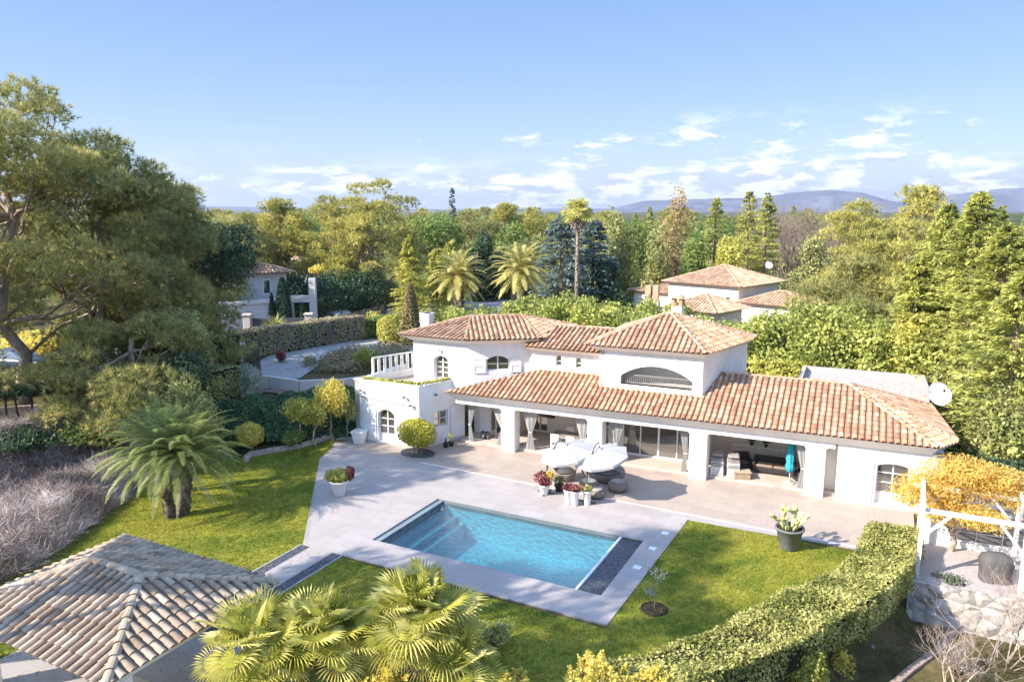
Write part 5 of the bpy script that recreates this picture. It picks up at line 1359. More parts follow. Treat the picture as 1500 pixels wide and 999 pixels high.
for k, (px, py, lab, a) in enumerate(((1058, 688, 'grey folded sunbed in the stack nearest the third pillar', 8), (1072, 689, 'grey and white folded sunbed standing right of the first', 14))):
    q = Vector((-7.15+k*.72, 36.75, FZ)); t = thing('stacked_sunbeds', lab, 'sunbeds', q, R(a))
    for j in range(4):
        z = j*.13; mb = MB(); pts = [(-.28, -.75+j*.05, .02+z), (-.28, -.65+j*.05, .40+z), (-.28, .1, .62+z), (-.28, .5, .34+z), (-.28, .55, .0)]
        for s in (0, .56): mb.tube([(p_[0]+s, p_[1], p_[2]) for p_ in pts], .022, 6)
        for u in range(10): f = u/9; y = -.65+.75*f; zz_ = .40+.22*f+z; mb.bar((-.27, y, zz_+.01), (.27, y, zz_+.01), .055, .012)
        for u in range(5): f = u/4; zz_ = .06+.3*f+z; mb.bar((-.27, -.74+.09*f+j*.05, zz_), (.27, -.74+.09*f+j*.05, zz_), .02, .04)
        mb.build('sunbed', simple('sunbed_grey', (.36, .33, .31), .5, var=.1) if j % 2 else WOODW, t)
    MB().bbox(-.27, .27, -.6, .15, .95, 1.05, .04).build('cushion', CUSH, t)
# objects on the shelf behind the lounge
t = thing('sideboard', 'long pale sideboard along the back wall of the lounge bay', 'sideboard', (-5.0, 38.95, FZ)); MB().bbox(-1.9, 1.9, -.22, .2, 0, .85, .01).build('body', simple('sideboard_cream', (.62, .56, .46), .7), t); MB().bbox(-1.95, 1.95, -.25, .2, .85, .9, .01).build('top', WOODW, t)
for (x, lab) in ((-5.9, 'left potted plant on the pale sideboard'), (-5.2, 'right potted plant on the pale sideboard')):
    t = pot('potted_plant', lab, (x, 38.9, FZ+.9), .06, .09, .14, DARK); puff(t, 'foliage', G_DARK, 120, [(0, 0, .32, .2, .16, .2)], .09)
for (x, lab) in ((-20.3, 'black lantern left of the folded parasols in the first bay'), (-20.0, 'second black lantern in the first bay')):
    t = thing('lantern', lab, 'lantern', (x, 36.2, FZ)); mb = MB()
    for sx in (-1, 1):
        for sy in (-1, 1): mb.bar((sx*.1, sy*.1, 0), (sx*.1, sy*.1, .36), .02)
    mb.box(-.12, .12, -.12, .12, 0, .03).box(-.12, .12, -.12, .12, .35, .38); mb.lathe([(.12, .38), (.03, .46), (.01, .47)], 4); mb.build('cage', DARK, t); MB().lathe([(.04, .03), (.04, .2), (.01, .2)], 10).build('candle', WOODW, t)
t = thing('folded_parasol', 'dark folded parasol leaning upright in the first loggia bay', 'parasol', (-19.85, 36.6, FZ)); MB().lathe([(.03, 0), (.03, .4), (.12, .5), (.09, 1.4), (.03, 1.95)], 12).build('canopy', simple('cloth_dark', (.13, .11, .10), .9), t)
# ------------------------------------------------------------------ neighbouring houses, fences, gates
def hip_house(name, label, loc, rz, W, Dp, h, rise, mat=WHITE, tile=TILEN, over=.55, wins=(), pitch=.34, group=None, tl=.5):
    t = thing(name, label, 'house', loc, rz, group); mb = MB()
    mb.box(-W/2, W/2, -Dp/2, Dp/2, -.3, h); mb.build('wall', mat, t)
    x, y = W/2+over, Dp/2+over; rl_ = max(0, (W-Dp)/2); e = h+.02
    c = [(-x, -y, e), (x, -y, e), (x, y, e), (-x, y, e)]; a, b = (-rl_, 0, h+rise), (rl_, 0, h+rise)
    mb = MB()
    fcs = [[c[0], c[1], b, a], [c[1], c[2], b], [c[2], c[3], a, b], [c[3], c[0], a]] if rl_ > .1 else [[c[i], c[(i+1) % 4], a] for i in range(4)]
    for i, f in enumerate(fcs): tile_face(mb, f, pitch, tl, seed=i+40, arc=4)
    rf = mb.build('roof', tile, t); mb = MB()
    for i, (p, q) in enumerate(((c[0], a), (c[3], a), (c[1], b), (c[2], b), (a, b))):
        if (Vector(p)-Vector(q)).length > .2: ridge_tiles(mb, p, q, .14, .5, seed=i)
    mb.build('ridge_cap', tile, rf)
    for (side, u, z, w_, hh) in wins:
        f = MB(); g = MB()
        if side == 'f': f.box(u-w_/2, u+w_/2, -Dp/2-.04, -Dp/2+.02, z, z+hh); g.box(u-w_/2+.06, u+w_/2-.06, -Dp/2-.05, -Dp/2-.045, z+.06, z+hh-.06)
        else: f.box(W/2-.02, W/2+.04, u-w_/2, u+w_/2, z, z+hh); g.box(W/2+.045, W/2+.05, u-w_/2+.06, u+w_/2-.06, z+.06, z+hh-.06)
        fo_ = f.build('window', WOODW, t); g.build('pane', GLASS, fo_)
    return t
# right-hand neighbour: two-part house behind the hedge. Corner seen at column 1083
ang = R(-18)
def corner_loc(c, W, Dp, a): return (c.x-math.cos(a)*W/2-math.sin(a)*Dp/2, c.y-math.sin(a)*W/2+math.cos(a)*Dp/2, 0)
zc = ZT(421, 76, 1083)
H1 = hip_house('neighbour_house', 'pale house with a wide hip roof beyond the tall hedge, right of centre', corner_loc(D(1083, 76.5), 8.0, 8.5, ang), ang, 8.0, 8.5, zc, 1.75, wins=(('f', 2.9, zc-1.75, .6, .7), ('f', 1.2, zc-2.1, 1.2, 1.0)))
H2 = hip_house('neighbour_annex', 'low tiled annexe with a hip roof in front of the pale neighbouring house', D(1036, 71), ang, 4.6, 5.0, ZT(453, 70, 1036), 1.3)
H3 = hip_house('neighbour_annex', 'low tiled wing at the right side of the pale neighbouring house', D(1150, 77), ang, 6.0, 5.0, ZT(447, 75, 1150), 1.1)
H4 = hip_house('neighbour_annex', 'left wing of the pale neighbouring house, lower roof running back', D(985, 86), ang, 6, 6, ZT(425, 84), 1.0)
q = D(1124, 84); dish('satellite_dish', 'round satellite dish on the roof of the neighbouring house', (q.x, q.y, ZT(398, 84, 1124)), .42, R(35))
for (px, lab) in ((951, 'brown clay chimney pot of the neighbouring house, left'), (962, 'brown clay chimney pot of the neighbouring house, right')):
    q = D(px, 78); t = thing('chimney_post', lab, 'chimney', (q.x, q.y, 0)); zt = ZT(416, 78)
    MB().bbox(-.35, .35, -.35, .35, 0, zt-1.6, .02).build('base', WHITE, t); MB().bbox(-.3, .3, -.3, .3, zt-1.6, zt, .03).build('shaft', TILEN, t)
# left-hand modern villa
va = R(56)
q = D(336, 76); VZ = 2.0
t = thing('grey_villa', 'grey-white two-storey villa behind the pines on the left', 'house', (q.x, q.y, VZ), va)
GW = simple('grey_render', (.58, .56, .56), .85, .15, var=.06)
MB().box(-6, 4.6, -3.2, 5, -.3, 5.3).box(-7, 4.2, -5.4, -3.21, -.3, 2.7).build('wall', GW, t)
mb = MB()
e_, rp = 5.32, 6.5
cs = [(-6.6, -3.9, e_), (5.3, -3.9, e_), (5.3, 5.6, e_), (-6.6, 5.6, e_)]; a_, b_ = (-2, .9, rp), (1, .9, rp)
for i, f in enumerate([[cs[0], cs[1], b_, a_], [cs[1], cs[2], b_], [cs[2], cs[3], a_, b_], [cs[3], cs[0], a_]]): tile_face(mb, f, .34, .5, seed=i+90, arc=4)
mb.build('roof', TILE, t)
MB().bbox(-7.15, 4.35, -5.55, -3.3, 2.7, 2.95, .02).build('cornice', GW, t)
for (x, z, w_, h_) in ((-5.6, 0, 1.6, 2.1), (-3.0, 0, 1.4, 2.1), (2.4, 3.2, .7, 1.5)):
    yy = -5.45 if z < 1 else -3.25
    f = MB().box(x, x+w_, yy, yy+.08, z+.1, z+h_).build('window', WOODW, t); MB().box(x+.08, x+w_-.08, yy-.01, yy-.004, z+.2, z+h_-.1).build('pane', GLASS, f)
# white frame portico right of the villa
q2 = D(441, 72); t = thing('portico', 'tall square white portico frame beside the grey villa', 'portico', (q2.x, q2.y, VZ), R(30))
for x in (-1.1, 1.0): MB().box(x-.3, x+.3, -.3, .3, -.2, 2.6+(2.2 if x > 0 else 0)).build('pillar', GW, t)
MB().box(-1.4, 1.3, -.32, .32, 2.61, 3.2).build('lintel', GW, t)
# neighbour's dark gate panels and pillars
q = D(405, 66); t = thing('dark_gate', 'solid dark grey driveway gate of the left villa', 'gate', (q.x, q.y, 2.0), R(32))
MB().bbox(-2.2, 2.1, -.05, .05, .05, 2.0, .01).build('panel', simple('gate_slate', (.075, .08, .095), .55, .3), t)
for x in (-2.6, 2.5): MB().bbox(x-.3, x+.3, -.3, .3, -.1, 2.25, .03).bbox(x-.38, x+.38, -.38, .38, 2.25, 2.4, .02).build('pillar', GREYR, t)
q = D(459, 67); o = MB().bbox(-1.0, 1.0, -.2, .2, -.2, 1.2, .02).build('garden_wall', WHITE); o.location = (q.x, q.y, 2.0); o.rotation_euler = (0, 0, R(32)); tag(o, 'short low white wall between the dark gate and the parked car', 'wall')
# far small houses
for (px, d, py, W, lab) in ((433, 118, 386, 7, 'small far house with a tiled roof above the dark shrubs'), (1000, 190, 352, 9, 'tiny far roof among the trees'), (60, 150, 440, 14, 'pale far house seen under the branches of the big pine')):
    if px == 1000: continue
    hip_house('far_house', lab, D(px, d), R(20), W, 7, ZT(py, d), 1.6, pitch=.5, tl=.9)
# brushwood fence with posts
def fence(name, label, a, b, h, mat, z0, n, cat='fence', pm=None):
    a = Vector(a); b = Vector(b); L = (b-a).length; d = (b-a)/L
    t = thing(name, label, cat, (a.x, a.y, z0), math.atan2(d.y, d.x)); mb = MB()
    k = int(L/.07)
    for i in range(k): x = (i+.5)*L/k; mb.box(x-.03, x+.028, -.02+random.uniform(-.01, .01), .02, 0, h*random.uniform(.93, 1.03), random.random())
    mb.build('infill', mat, t)
    for i in range(n): x = L*i/(n-1); MB().box(x-.06, x+.06, -.08, -.025, -.1, h*1.08).build('post', pm or BARKD, t)
    return t
fence('brushwood_fence', 'brown brushwood fence with dark posts running back past the parked cars', D(470, 68), D(562, 78), 1.45, simple('brushwood', (.30, .25, .20), .95, .05, var=.4, scale=9), 2.0, 10)
# parked cars
def car(name, label, loc, rz, paint, van=False):
    t = thing(name, label, 'car', loc, rz, 'cars parked behind the brushwood fence')
    L, W, H = (4.4, 1.75, 1.75) if van else (4.2, 1.75, 1.45)
    st = [(-L/2, .35, .62, .80), (-L/2+.15, .3, .80, .86), (-L/2+.9, .28, .95, .88), (-L/2+1.5, .28, 1.0, .88), (L/2-1.0, .28, 1.02, .88), (L/2-.2, .3, .98, .86), (L/2, .38, .75, .80)]
    mb = MB(); vs = []
    for (x, zb, zt_, w_) in st: vs += [(x, -w_*W/1.75, zb), (x, -W/2, (zb+zt_)/2), (x, -w_*W/1.85, zt_), (x, w_*W/1.85, zt_), (x, W/2, (zb+zt_)/2), (x, w_*W/1.75, zb)]
    fs = [(5,4,3,2,1,0), tuple(len(vs)-6+i for i in range(6))]
    for i in range(len(st)-1):
        for k in range(6): j = (k+1) % 6; fs.append((i*6+k, i*6+j, i*6+6+j, i*6+6+k))
    mb.add(vs, fs); mb.build('body', paint, t, True)
    cab = [(-L/2+.95, .97), (-L/2+1.75, H), (L/2-(.35 if van else 1.2), H), (L/2-.15 if van else L/2-.45, 1.0)]
    mb = MB(); vs = [(x, s*(.84 if z < 1.1 else .66)*W/1.75, z) for s in (-1, 1) for x, z in cab]; mb.add(vs, [(0,1,2,3),(7,6,5,4),(0,4,5,1),(2,6,7,3)]); mb.build('window', GLASS, t)
    MB().bbox(cab[1][0]-.02, cab[2][0]+.02, -.68, .68, H-.02, H+.04, .03).build('roof', paint, t)
    for sx in (-L/2+.8, L/2-.8):
        for s in (-1, 1):
            w_ = MB(); w_.tube([(sx, s*.70, .33), (sx, s*.88, .33)], .33, 16); wo = w_.build('wheel', simple('tyre', (.02, .02, .02), .8, .1), t); r_ = MB(); r_.tube([(sx, s*.885, .33), (sx, s*.895, .33)], .2, 12); r_.build('rim', simple('rim', (.5, .5, .52), .3, .5, .8), wo)
    for s in (-1, 1): MB().bbox(-L/2-.01, -L/2+.12, s*.62-.15, s*.62+.15, .6, .74, .02).build('headlight', WOODW, t)
car('parked_car', 'pale green-white parked car nearest the portico', D(486, 75, 2.5), R(160), simple('paint_pale', (.55, .60, .55), .3, .5, var=.02))
car('parked_car', 'white estate car parked left of the tree, behind the fence', D(502, 82, 2.5), R(150), simple('paint_white', (.75, .75, .75), .3, .5, var=.02), True)
car('parked_car', 'silver car parked furthest right behind the fence', D(522, 84, 2.5), R(150), simple('paint_silver', (.4, .4, .42), .3, .5, .3, var=.02), True)
car('parked_car', 'dark blue car at the left edge behind the hedge arbour', D(8, 62, 2.0), R(200), simple('paint_blue', (.03, .06, .09), .3, .5, var=.02))
# our own drive gate, pier and low wall
q = P(345, 580, 2.0); q2_ = P(376, 556, 2.0)
t = thing('iron_gate', 'dark iron sliding gate beside the clipped hedge', 'gate', (q.x, q.y, 2.0), math.atan2(q2_.y-q.y, q2_.x-q.x)); L = (q2_-q).length+2.2
mb = MB(); mb.box(-1.2, L-1.2, -.025, .025, .08, 1.15); mb.build('panel', DARK, t); mb = MB(); k = int(L/.14)
for i in range(k+1): x = -1.2+L*i/k; mb.bar((x, 0, 1.15), (x, 0, 1.55+.45*i/k), .02)
mb.bar((-1.2, 0, 1.5), (L-1.2, 0, 1.93), .035); mb.build('bars', DARK, t)
q = D(331, 53); t = thing('gate_pier', 'stout white gate pier with a flat cap left of the iron gate', 'gate pier', (q.x, q.y, 2.0), R(30)); MB().bbox(-.6, .6, -.6, .6, -.2, 2.0, .03).build('shaft', WHITE, t); MB().bbox(-.75, .75, -.75, .75, 2.0, 2.15, .02).build('cap', WHITE, t)
wp = [P(366, 566, 2.0), P(395, 567, 2.0), P(440, 574, 2.0), P(500, 572, 2.0), P(545, 566, 2.0)]; mb = MB()
for a, b in zip(wp, wp[1:]): mb.bar(a+Vector((0, 0, .25)), b+Vector((0, 0, .25)), .3, .95)
o = mb.build('low_wall', simple('wall_blush', (.62, .57, .53), .9, .1, var=.06)); tag(o, 'low whitish curved wall along the driveway above the ivy bank', 'wall')
o = sheet('bank_path', [(p.x+.2, p.y-.3) for p in wp]+[(p.x+.9, p.y-1.0) for p in reversed(wp)], 2.0, simple('bark_path', (.30, .21, .17), .95, .05, var=.25)); tag(o, kind='structure')
# stone bench
q = P(572, 499, 2.0); t = thing('stone_bench', 'round pale stone table on a block beside the driveway', 'stone table', (q.x, q.y, 2.0)); MB().lathe([(.9, .68), (.95, .72), (.93, .8), (.01, .8)], 18).build('top', GREYR, t); MB().bbox(-.3, .3, -.3, .3, 0, .68, .02).build('base', GREYR, t)
# stone edging of the planting bank
ed = [P(360, 676), P(366, 668), P(400, 662), P(440, 655), P(480, 643), P(515, 632), P(526, 626)]
es = thing('stone_edging', 'curved edging of rough pale stones along the planted bank', 'edging', (ed[0].x, ed[0].y, 0)); mb = MB(); rr = random.Random(3)
for a, b in zip(ed, ed[1:]):
    L = (b-a).length; d = (b-a)/L; s = d.cross(Vector((0, 0, 1)))
    mb.bar(a+Vector((0, 0, .05)), b+Vector((0, 0, .05)), .2, .24, .1)
    for k in range(int(L/.17)):
        for lay in range(2):
            c_ = a+d*(k+.5)*.17+s*rr.uniform(-.08, .08)+Vector((0, 0, .06+lay*.13)); r_ = rr.uniform(.07, .12)
            vs = [c_+Vector((math.cos(i*PI/3+rr.uniform(-.2, .2))*r_, math.sin(i*PI/3)*r_*.8, zq*r_*.7)) for zq in (-1, .7) for i in range(6)]; mb.add(vs, [tuple(range(6, 12))]+[(i, (i+1) % 6, 6+(i+1) % 6, 6+i) for i in range(6)], rr.random())
mb.build('stones', simple('edging_stone', (.50, .42, .36), .9, .1, var=.3, scale=3), es, off=(ed[0].x, ed[0].y, 0))
for k, (x, y) in enumerate(((505, 642), (500, 650))):
    q = P(x, y); o = MB().bbox(-.42, .42, -.28, .28, -.02, .03, .015).build('stepping_stone', simple('step_stone', (.45, .38, .33), .9)); o.location = q; o.rotation_euler = (0, 0, R(20)); tag(o, ['stepping stone in the grass further from the deck, by the planter', 'stepping stone in the grass nearest the deck corner'][k], 'stepping stone')
# arbour with climbing hedge at far left
q = P(95, 640, 1.2); arb = thing('hedge_arbour', 'dark clipped climber roof carried on bare stems at the left, open underneath', 'arbour', (q.x, q.y, 1.0), R(45))
p, nr, idx = cloud([(x, 0, 2.9, 1.1, .55, .38) for x in (-4, -2.6, -1.2, .2, 1.6, 3)] + [(-4.2, 0, 1.4, .5, .45, 1.4), (1.7, 0, 1.4, .45, .4, 1.3), (3.4, 0, 1.4, .9, .45, 1.5)], 9000, .3, 3, .1)
mesh_tris('foliage', leaves(p, nr, .17), tints(idx*3, len(p), .3), G_DARK, arb); mb = MB()
for i in range(7): x = -3.4+i*.75; mb.tube([(x, 0, -.6), (x+random.uniform(-.3, .3), 0, 2.8)], .06, 5)
mb.build('stems', BARKD, arb)
o = MB().bar((-3.6, .3, 0), (3.8, .3, 0), .25, 1.3).build('retaining_wall', simple('wall_tan', (.38, .30, .25), .9, .1, var=.2)); o.location = (q.x-1.2, q.y+1.4, 1.9); o.rotation_euler = (0, 0, R(45)); tag(o, 'low tan retaining wall seen through the hedge arbour', 'wall')

# ------------------------------------------------------------------ right-hand annexe, pergola, grill
an = thing('pool_annexe', 'low white flat-roofed annexe with dark glazing behind the pergola', 'annexe', (4.2, 33.0, 0))
wa = Wall((1.75, 32.4), (8.2, 32.7), -1.4, 1.6); mb = MB()
wa.window(an, 1.0, 3.6, .25, 1.5, 0, cols=3, rows=3, off=(4.2, 33.0, 0), inset=.12, bar=.03); wa.mesh(mb)
mb.box(1.76, 8.2, 33.1, 34.6, -1.4, 1.58); mb.box(1.76, 2.0, 32.72, 33.09, -1.4, 1.58)
mb.build('wall', WHITE, an, off=(4.2, 33.0, 0))
o = MB().bbox(.5, 1.7, 31.2, 31.45, -.1, .55, .02).build('low_wall', WHITE, off=(1, 31.3, 0)); o.location = (1, 31.3, 0); tag(o, 'little white wall between the hedge end and the pergola', 'wall')
pl = sheet('platform_paving', [(1.3, 28.8), (9, 28.9), (9, 32.7), (1.3, 32.38)], .006, simple('platform_stone', (.42, .38, .36), .85), thick=.2); tag(pl, kind='structure')
m, nt2, o2 = new_mat('rough_whitewash'); v = geopos(nt2)
vo = nt2.nodes.new('ShaderNodeTexVoronoi'); vo.feature = 'DISTANCE_TO_EDGE'; vo.inputs['Scale'].default_value = 1.9; nt2.links.new(v, vo.inputs['Vector'])
cr = mixc(nt2, 1.0, ramp(nt2, vo.outputs['Distance'], [(0, (.38, .36, .33)), (.06, (.54, .52, .49))]), ramp(nt2, noise(nt2, v, 1.4, 7, .7), [(.35, (.45, .43, .40)), (.6, (1.1, 1.08, 1.05))]), 'MULTIPLY')
b = bsdf(nt2, cr, .95, .1, bump=vo.outputs['Distance'], bstr=1.0, bdist=.25); nt2.links.new(b.outputs[0], o2.inputs[0]); ROUGHW = m
mb = MB(); mb.box(1.3, 9, 28.62, 28.79, -1.9, -.0); o = mb.build('retaining_wall', ROUGHW, off=(5, 28.7, -1.5)); o.location = (5, 28.7, -1.5); tag(o, 'rough whitewashed retaining wall below the pergola platform', 'wall')
pg = thing('pergola', 'weathered white timber pergola frame with corner braces', 'pergola', (3.0, 30.4, 0))
PW = simple('flaking_white', (.74, .72, .69), .7, .2, var=.2, scale=4)
def pb_(name, a, b, w_=.15, h_=None): return MB().bar(a, b, w_, h_).build(name, PW, pg, off=(3.0, 30.4, 0))
for (x, y, zb) in ((1.55, 29.05, 0), (1.6, 31.75, 0), (4.75, 31.75, 0), (4.72, 29.05, -2.2)): pb_('post', (x, y, zb), (x, y, 2.45), .14 if zb == 0 else .26)
for (a, b) in (((1.3, 29.05, 2.55), (5.2, 29.05, 2.55)), ((1.3, 31.75, 2.55), (5.2, 31.75, 2.55)), ((1.55, 28.8, 2.75), (1.6, 32.0, 2.75)), ((4.75, 28.8, 2.75), (4.75, 32.0, 2.75))): pb_('beam', a, b, .12, .15)
for (a, b) in (((1.62, 29.05, 1.6), (2.4, 29.05, 2.46)), ((4.65, 31.75, 1.5), (3.9, 31.75, 2.45)), ((4.65, 29.05, 1.5), (3.9, 29.05, 2.45)), ((4.75, 31.65, 1.6), (4.75, 30.9, 2.65)), ((1.7, 31.75, 1.6), (2.4, 31.75, 2.45))): pb_('brace', a, b, .09)
t = thing('covered_grill', 'bulky barbecue under a grey fitted cover beneath the pergola', 'barbecue', (4.0, 30.0, 0), R(15), sc=.86)
mb = MB(); prof = [(.55, .38, .02), (.56, .40, .6), (.6, .42, .85), (.52, .36, 1.08), (.3, .22, 1.2)]; vs = []; n = 16
for (a, b, z) in prof:
    for k in range(n):
        th_ = 2*PI*k/n; cs_, sn = math.cos(th_), math.sin(th_); q_ = 1/max(abs(cs_), abs(sn))**.7
        vs.append((a*cs_*q_*(1+.02*math.sin(k*5)), b*sn*q_*(1+.03*math.sin(k*3+z*4)), z))
mb.add(vs, [(i*n+k, i*n+(k+1) % n, (i+1)*n+(k+1) % n, (i+1)*n+k) for i in range(4) for k in range(n)]+[tuple(4*n+k for k in range(n))]); mb.build('cover', simple('cover_grey', (.11, .105, .10), .7, .2, var=.1), t, True)
o = MB().bbox(-.6, .6, -.14, .14, -.02, .3, .02).build('stone_block', simple('green_grey', (.22, .25, .22), .9)); q = P(1258, 943, -1.4); o.location = q; o.rotation_euler = (0, 0, R(-50)); tag(o, 'long grey-green block lying in the sunken bed by the hedge', 'block')
pp_ = [P(1395, 925, -1.45), P(1370, 955, -1.45), P(1335, 980, -1.45), P(1300, 1010, -1.45)]
mb = MB()
for a, b in zip(pp_, pp_[1:]): mb.bar(a, b, .22, .12)
o = mb.build('log_edging', simple('log_tan', (.34, .26, .21), .9, var=.3)); tag(o, 'curved tan edging across the sunken bed, lower right', 'edging')
# ------------------------------------------------------------------ near garden
# feather palm pair on the left lawn
q1, q2 = P(250, 757), P(270, 752)
d = q2-q1
phoenix('feather_palm', 'twin-trunked feather palm with a wide arching crown on the left lawn', q1, 2.5, 3.25, nf=80, trunks=((0, 0, -.35, .15), (d.x, d.y, .35, .1)), per=46, leaf=.38, lw=.019, r0=.21, elev=(86, 2), dead=4, mat=foliage('frond_near', [(0, (.04, .07, .02)), (.5, (.165, .20, .05)), (1, (.34, .35, .10))], .3, .42))
# fan palms in the foreground
def FB(px, py, z): q = P(px, py, z); return (q.x, q.y, 0)
fan_palm('fan_palm', 'large fan palm nearest the pool corner, its round crown standing highest', FB(603, 915, 2.3), 2.3, .92, 44, (.1, .1), 1.1, seed=3, r0=.2, nseg=34, skirt=8)
fan_palm('fan_palm', 'fan palm in the middle foreground with its crown left of the tallest one', FB(470, 945, 1.9), 1.9, .86, 34, (0, .1), 1.0, seed=5, r0=.18, nseg=34, skirt=6)
fan_palm('fan_palm', 'pale fan palm leaning over the gazebo paving at the left of the three', FB(372, 962, 1.9), 1.9, .85, 30, (-.1, .1), .95, seed=8, r0=.17, nseg=34, skirt=4)
fan_palm('fan_palm', 'low fan palm half hidden below the tallest one', FB(672, 985, 1.3), 1.3, .75, 22, (0, 0), .8, seed=12, r0=.15, nseg=30, skirt=4)
# small feathery shrub right of the fan palms
def shrub(name, label, loc, w, h, mat, n, size=.1, group=None, lob=9, seed=1, cat='shrub', aspect=.55, tilt=.8, dy=1.0):
    rr = random.Random(seed); t = thing(name, label, cat, loc, rr.uniform(0, 6), group)
    lobes = []
    for i in range(lob):
        a = rr.uniform(0, 2*PI); q = rr.uniform(0, .6); z = rr.uniform(.3, .8)*h; s = rr.uniform(.28, .5)
        lobes.append((math.cos(a)*w*q, math.sin(a)*w*q*dy, z, w*s, w*s*dy, h*s*.75))
    p, nr, idx = cloud(lobes, n, .55, seed, .25); mesh_tris('foliage', leaves(p, nr, size, aspect, tilt), tints(idx*7, n, .4), mat, t)
    mb = MB()
    for l in lobes: mb.tube([(0, 0, -.1), (l[0]*.4, l[1]*.4, l[2]*.5), (l[0], l[1], l[2])], [.03*w+.01, .02*w, .008], 4)
    mb.build('stems', BARK, t); return t
shrub('shrub', 'soft green feathery shrub on the grass right of the fan palms', P(722, 945), .7, .9, G_OLIVE, 1500, .08)
# yellow mimosa tips rising into the bottom of the picture
def mimosa(label, loc, w, h, seed, n=2600):
    rr = random.Random(seed); t = thing('mimosa', label, 'shrub', loc, 0, 'yellow flowering mimosas along the lower edge'); mb = MB(); pts = []
    for i in range(26):
        a = rr.uniform(0, 2*PI); q = rr.uniform(.05, 1)**.6; x, y, z = math.cos(a)*q*w, math.sin(a)*q*w, h*rr.uniform(.62, 1.0)*(1-.25*q)
        mb.tube([(0, 0, -.2), (x*.4, y*.4, z*.5), (x, y, z)], [.04, .02, .006], 4)
        for k in range(n//26):
            f = rr.uniform(.0, .45); c = (1-f); s = .06+.28*f
            pts.append((x*(.4+.6*(c-.0))+rr.gauss(0, s*.5), y*(.4+.6*c)+rr.gauss(0, s*.5), z*(.5+.5*c)+rr.gauss(0, .05)))
    pts = np.array(pts); mesh_tris('blossom', leaves(pts, np.tile([0, 0, 1.], (len(pts), 1)), .085, .7, 1.0), tints((pts[:, 0]*5).astype(int)+900, len(pts), .5), G_YEL, t); mb.build('stems', BARKP, t); return t
for (px, py, z, w, lab, sd) in ((440, 985, 2.0, 1.5, 'yellow mimosa left of centre between the fan palm trunks', 1), (552, 968, 2.2, .9, 'yellow mimosa right under the tallest fan palm', 2), (740, 975, 1.6, .8, 'yellow mimosa bush right of the fan palms', 3), (880, 957, 1.9, 1.0, 'tallest yellow mimosa between the palms and the clipped hedge', 4), (965, 975, 1.6, .7, 'yellow mimosa tip touching the clipped hedge', 5), (660, 990, 1.6, .8, 'low yellow mimosa under the middle of the palms', 7)):
    q = P(px, py, z); mimosa(lab, (q.x, q.y, 0), w, z, sd)
# clipped hedge sweeping down the right side of the lawn
HP = list(HEDGE)[:6]
hedge_path(HP, 1.75, -.1, 1.05, .105, G_HEDGE, 'clipped_hedge', 'broad clipped hedge curving down the right side of the lawn', z0b=-1.45, dens=520, wob=.2, topn=1.5)
shrub('shrub', 'loose yellow-green shrub growing against the near end of the clipped hedge', P(1175, 985, -.6)+Vector((0, 0, -.8)), 1.0, 1.7, G_LIME, 4200, .10, lob=12, seed=4)
shrub('shrub', 'little yellow-leaved shrub standing alone in the sunken bed', P(1232, 995, -1.4), .45, 1.1, G_YEL, 900, .10, seed=6)
shrub('shrub', 'dark leafy shrub at the foot of the white retaining wall', P(1410, 905, -1.4), .7, .9, G_DARK, 1200, .11, seed=8)
shrub('shrub', 'dark creeper hanging over the whitewashed wall under the pergola', P(1385, 868, -.5), .75, .8, G_DARK, 1100, .09, seed=18)
shrub('shrub', 'grey dry shrub in the lower right corner of the sunken bed', P(1400, 985, -1.4), .7, 1.0, G_DRY, 1500, .08, seed=9, aspect=.2)
TW = simple('twig_pale', (.42, .33, .28), .9, .1, var=.25)
for (px, py, z0, h, n0, sd, lab) in ((1462, 985, -1.8, 3.8, 9, 1, 'tall bare pale-stemmed shrub in front of the retaining wall'), (1395, 1010, -1.6, 2.2, 5, 2, 'smaller bare shrub left of the tall bare one'), (1500, 930, -1.6, 3.2, 7, 3, 'bare shrub at the right edge before the pergola post')):
    q = P(px, py, z0); bare_tree('bare_shrub', lab, 'shrub', (q.x, q.y, z0), h, .5, TW, r0=.03, levels=5, kids=3, n0=n0, seed=sd, sides=3, base=.15)
q = P(1282, 770, .9); bare_tree('bare_shrub', 'few bare twigs poking from the far end of the clipped hedge', 'shrub', (q.x, q.y, .8), 1.3, .6, TW, r0=.015, levels=3, kids=2, n0=5, seed=6, sides=3, base=.05)
# golden feathery tree by the right end of the villa
tree_broad('golden_tree', 'golden feathery-leaved tree rising beside the pergola at the right end of the villa', 'tree', (2.75, 32.0, 0), [(-1.0, .1, 2.5, 1.1, .9, .55), (.2, 0, 3.25, 1.4, 1.1, .6), (1.3, .2, 3.0, 1.3, 1.1, .6), (-.4, -.4, 1.75, .9, .8, .45), (.8, -.5, 1.7, 1.0, .8, .42), (-1.5, .3, 1.9, .7, .7, .45), (2.0, .4, 2.4, .9, .9, .6), (0, .2, 2.4, 1.3, 1, .6)], 26000, .12, G_GOLD, (.11, 2.2), aspect=.32, rough=.35, shell=.6, tmat=BARKP)
tree_broad('shrub', 'dark green shrub at the right of the golden tree', 'shrub', D(1475, 37, 0), [(0, 0, 1.2, 1.5, 1.2, 1.2), (.8, .3, 1.7, 1, 1, .9)], 4500, .15, G_DARK, (.08, 1.2))
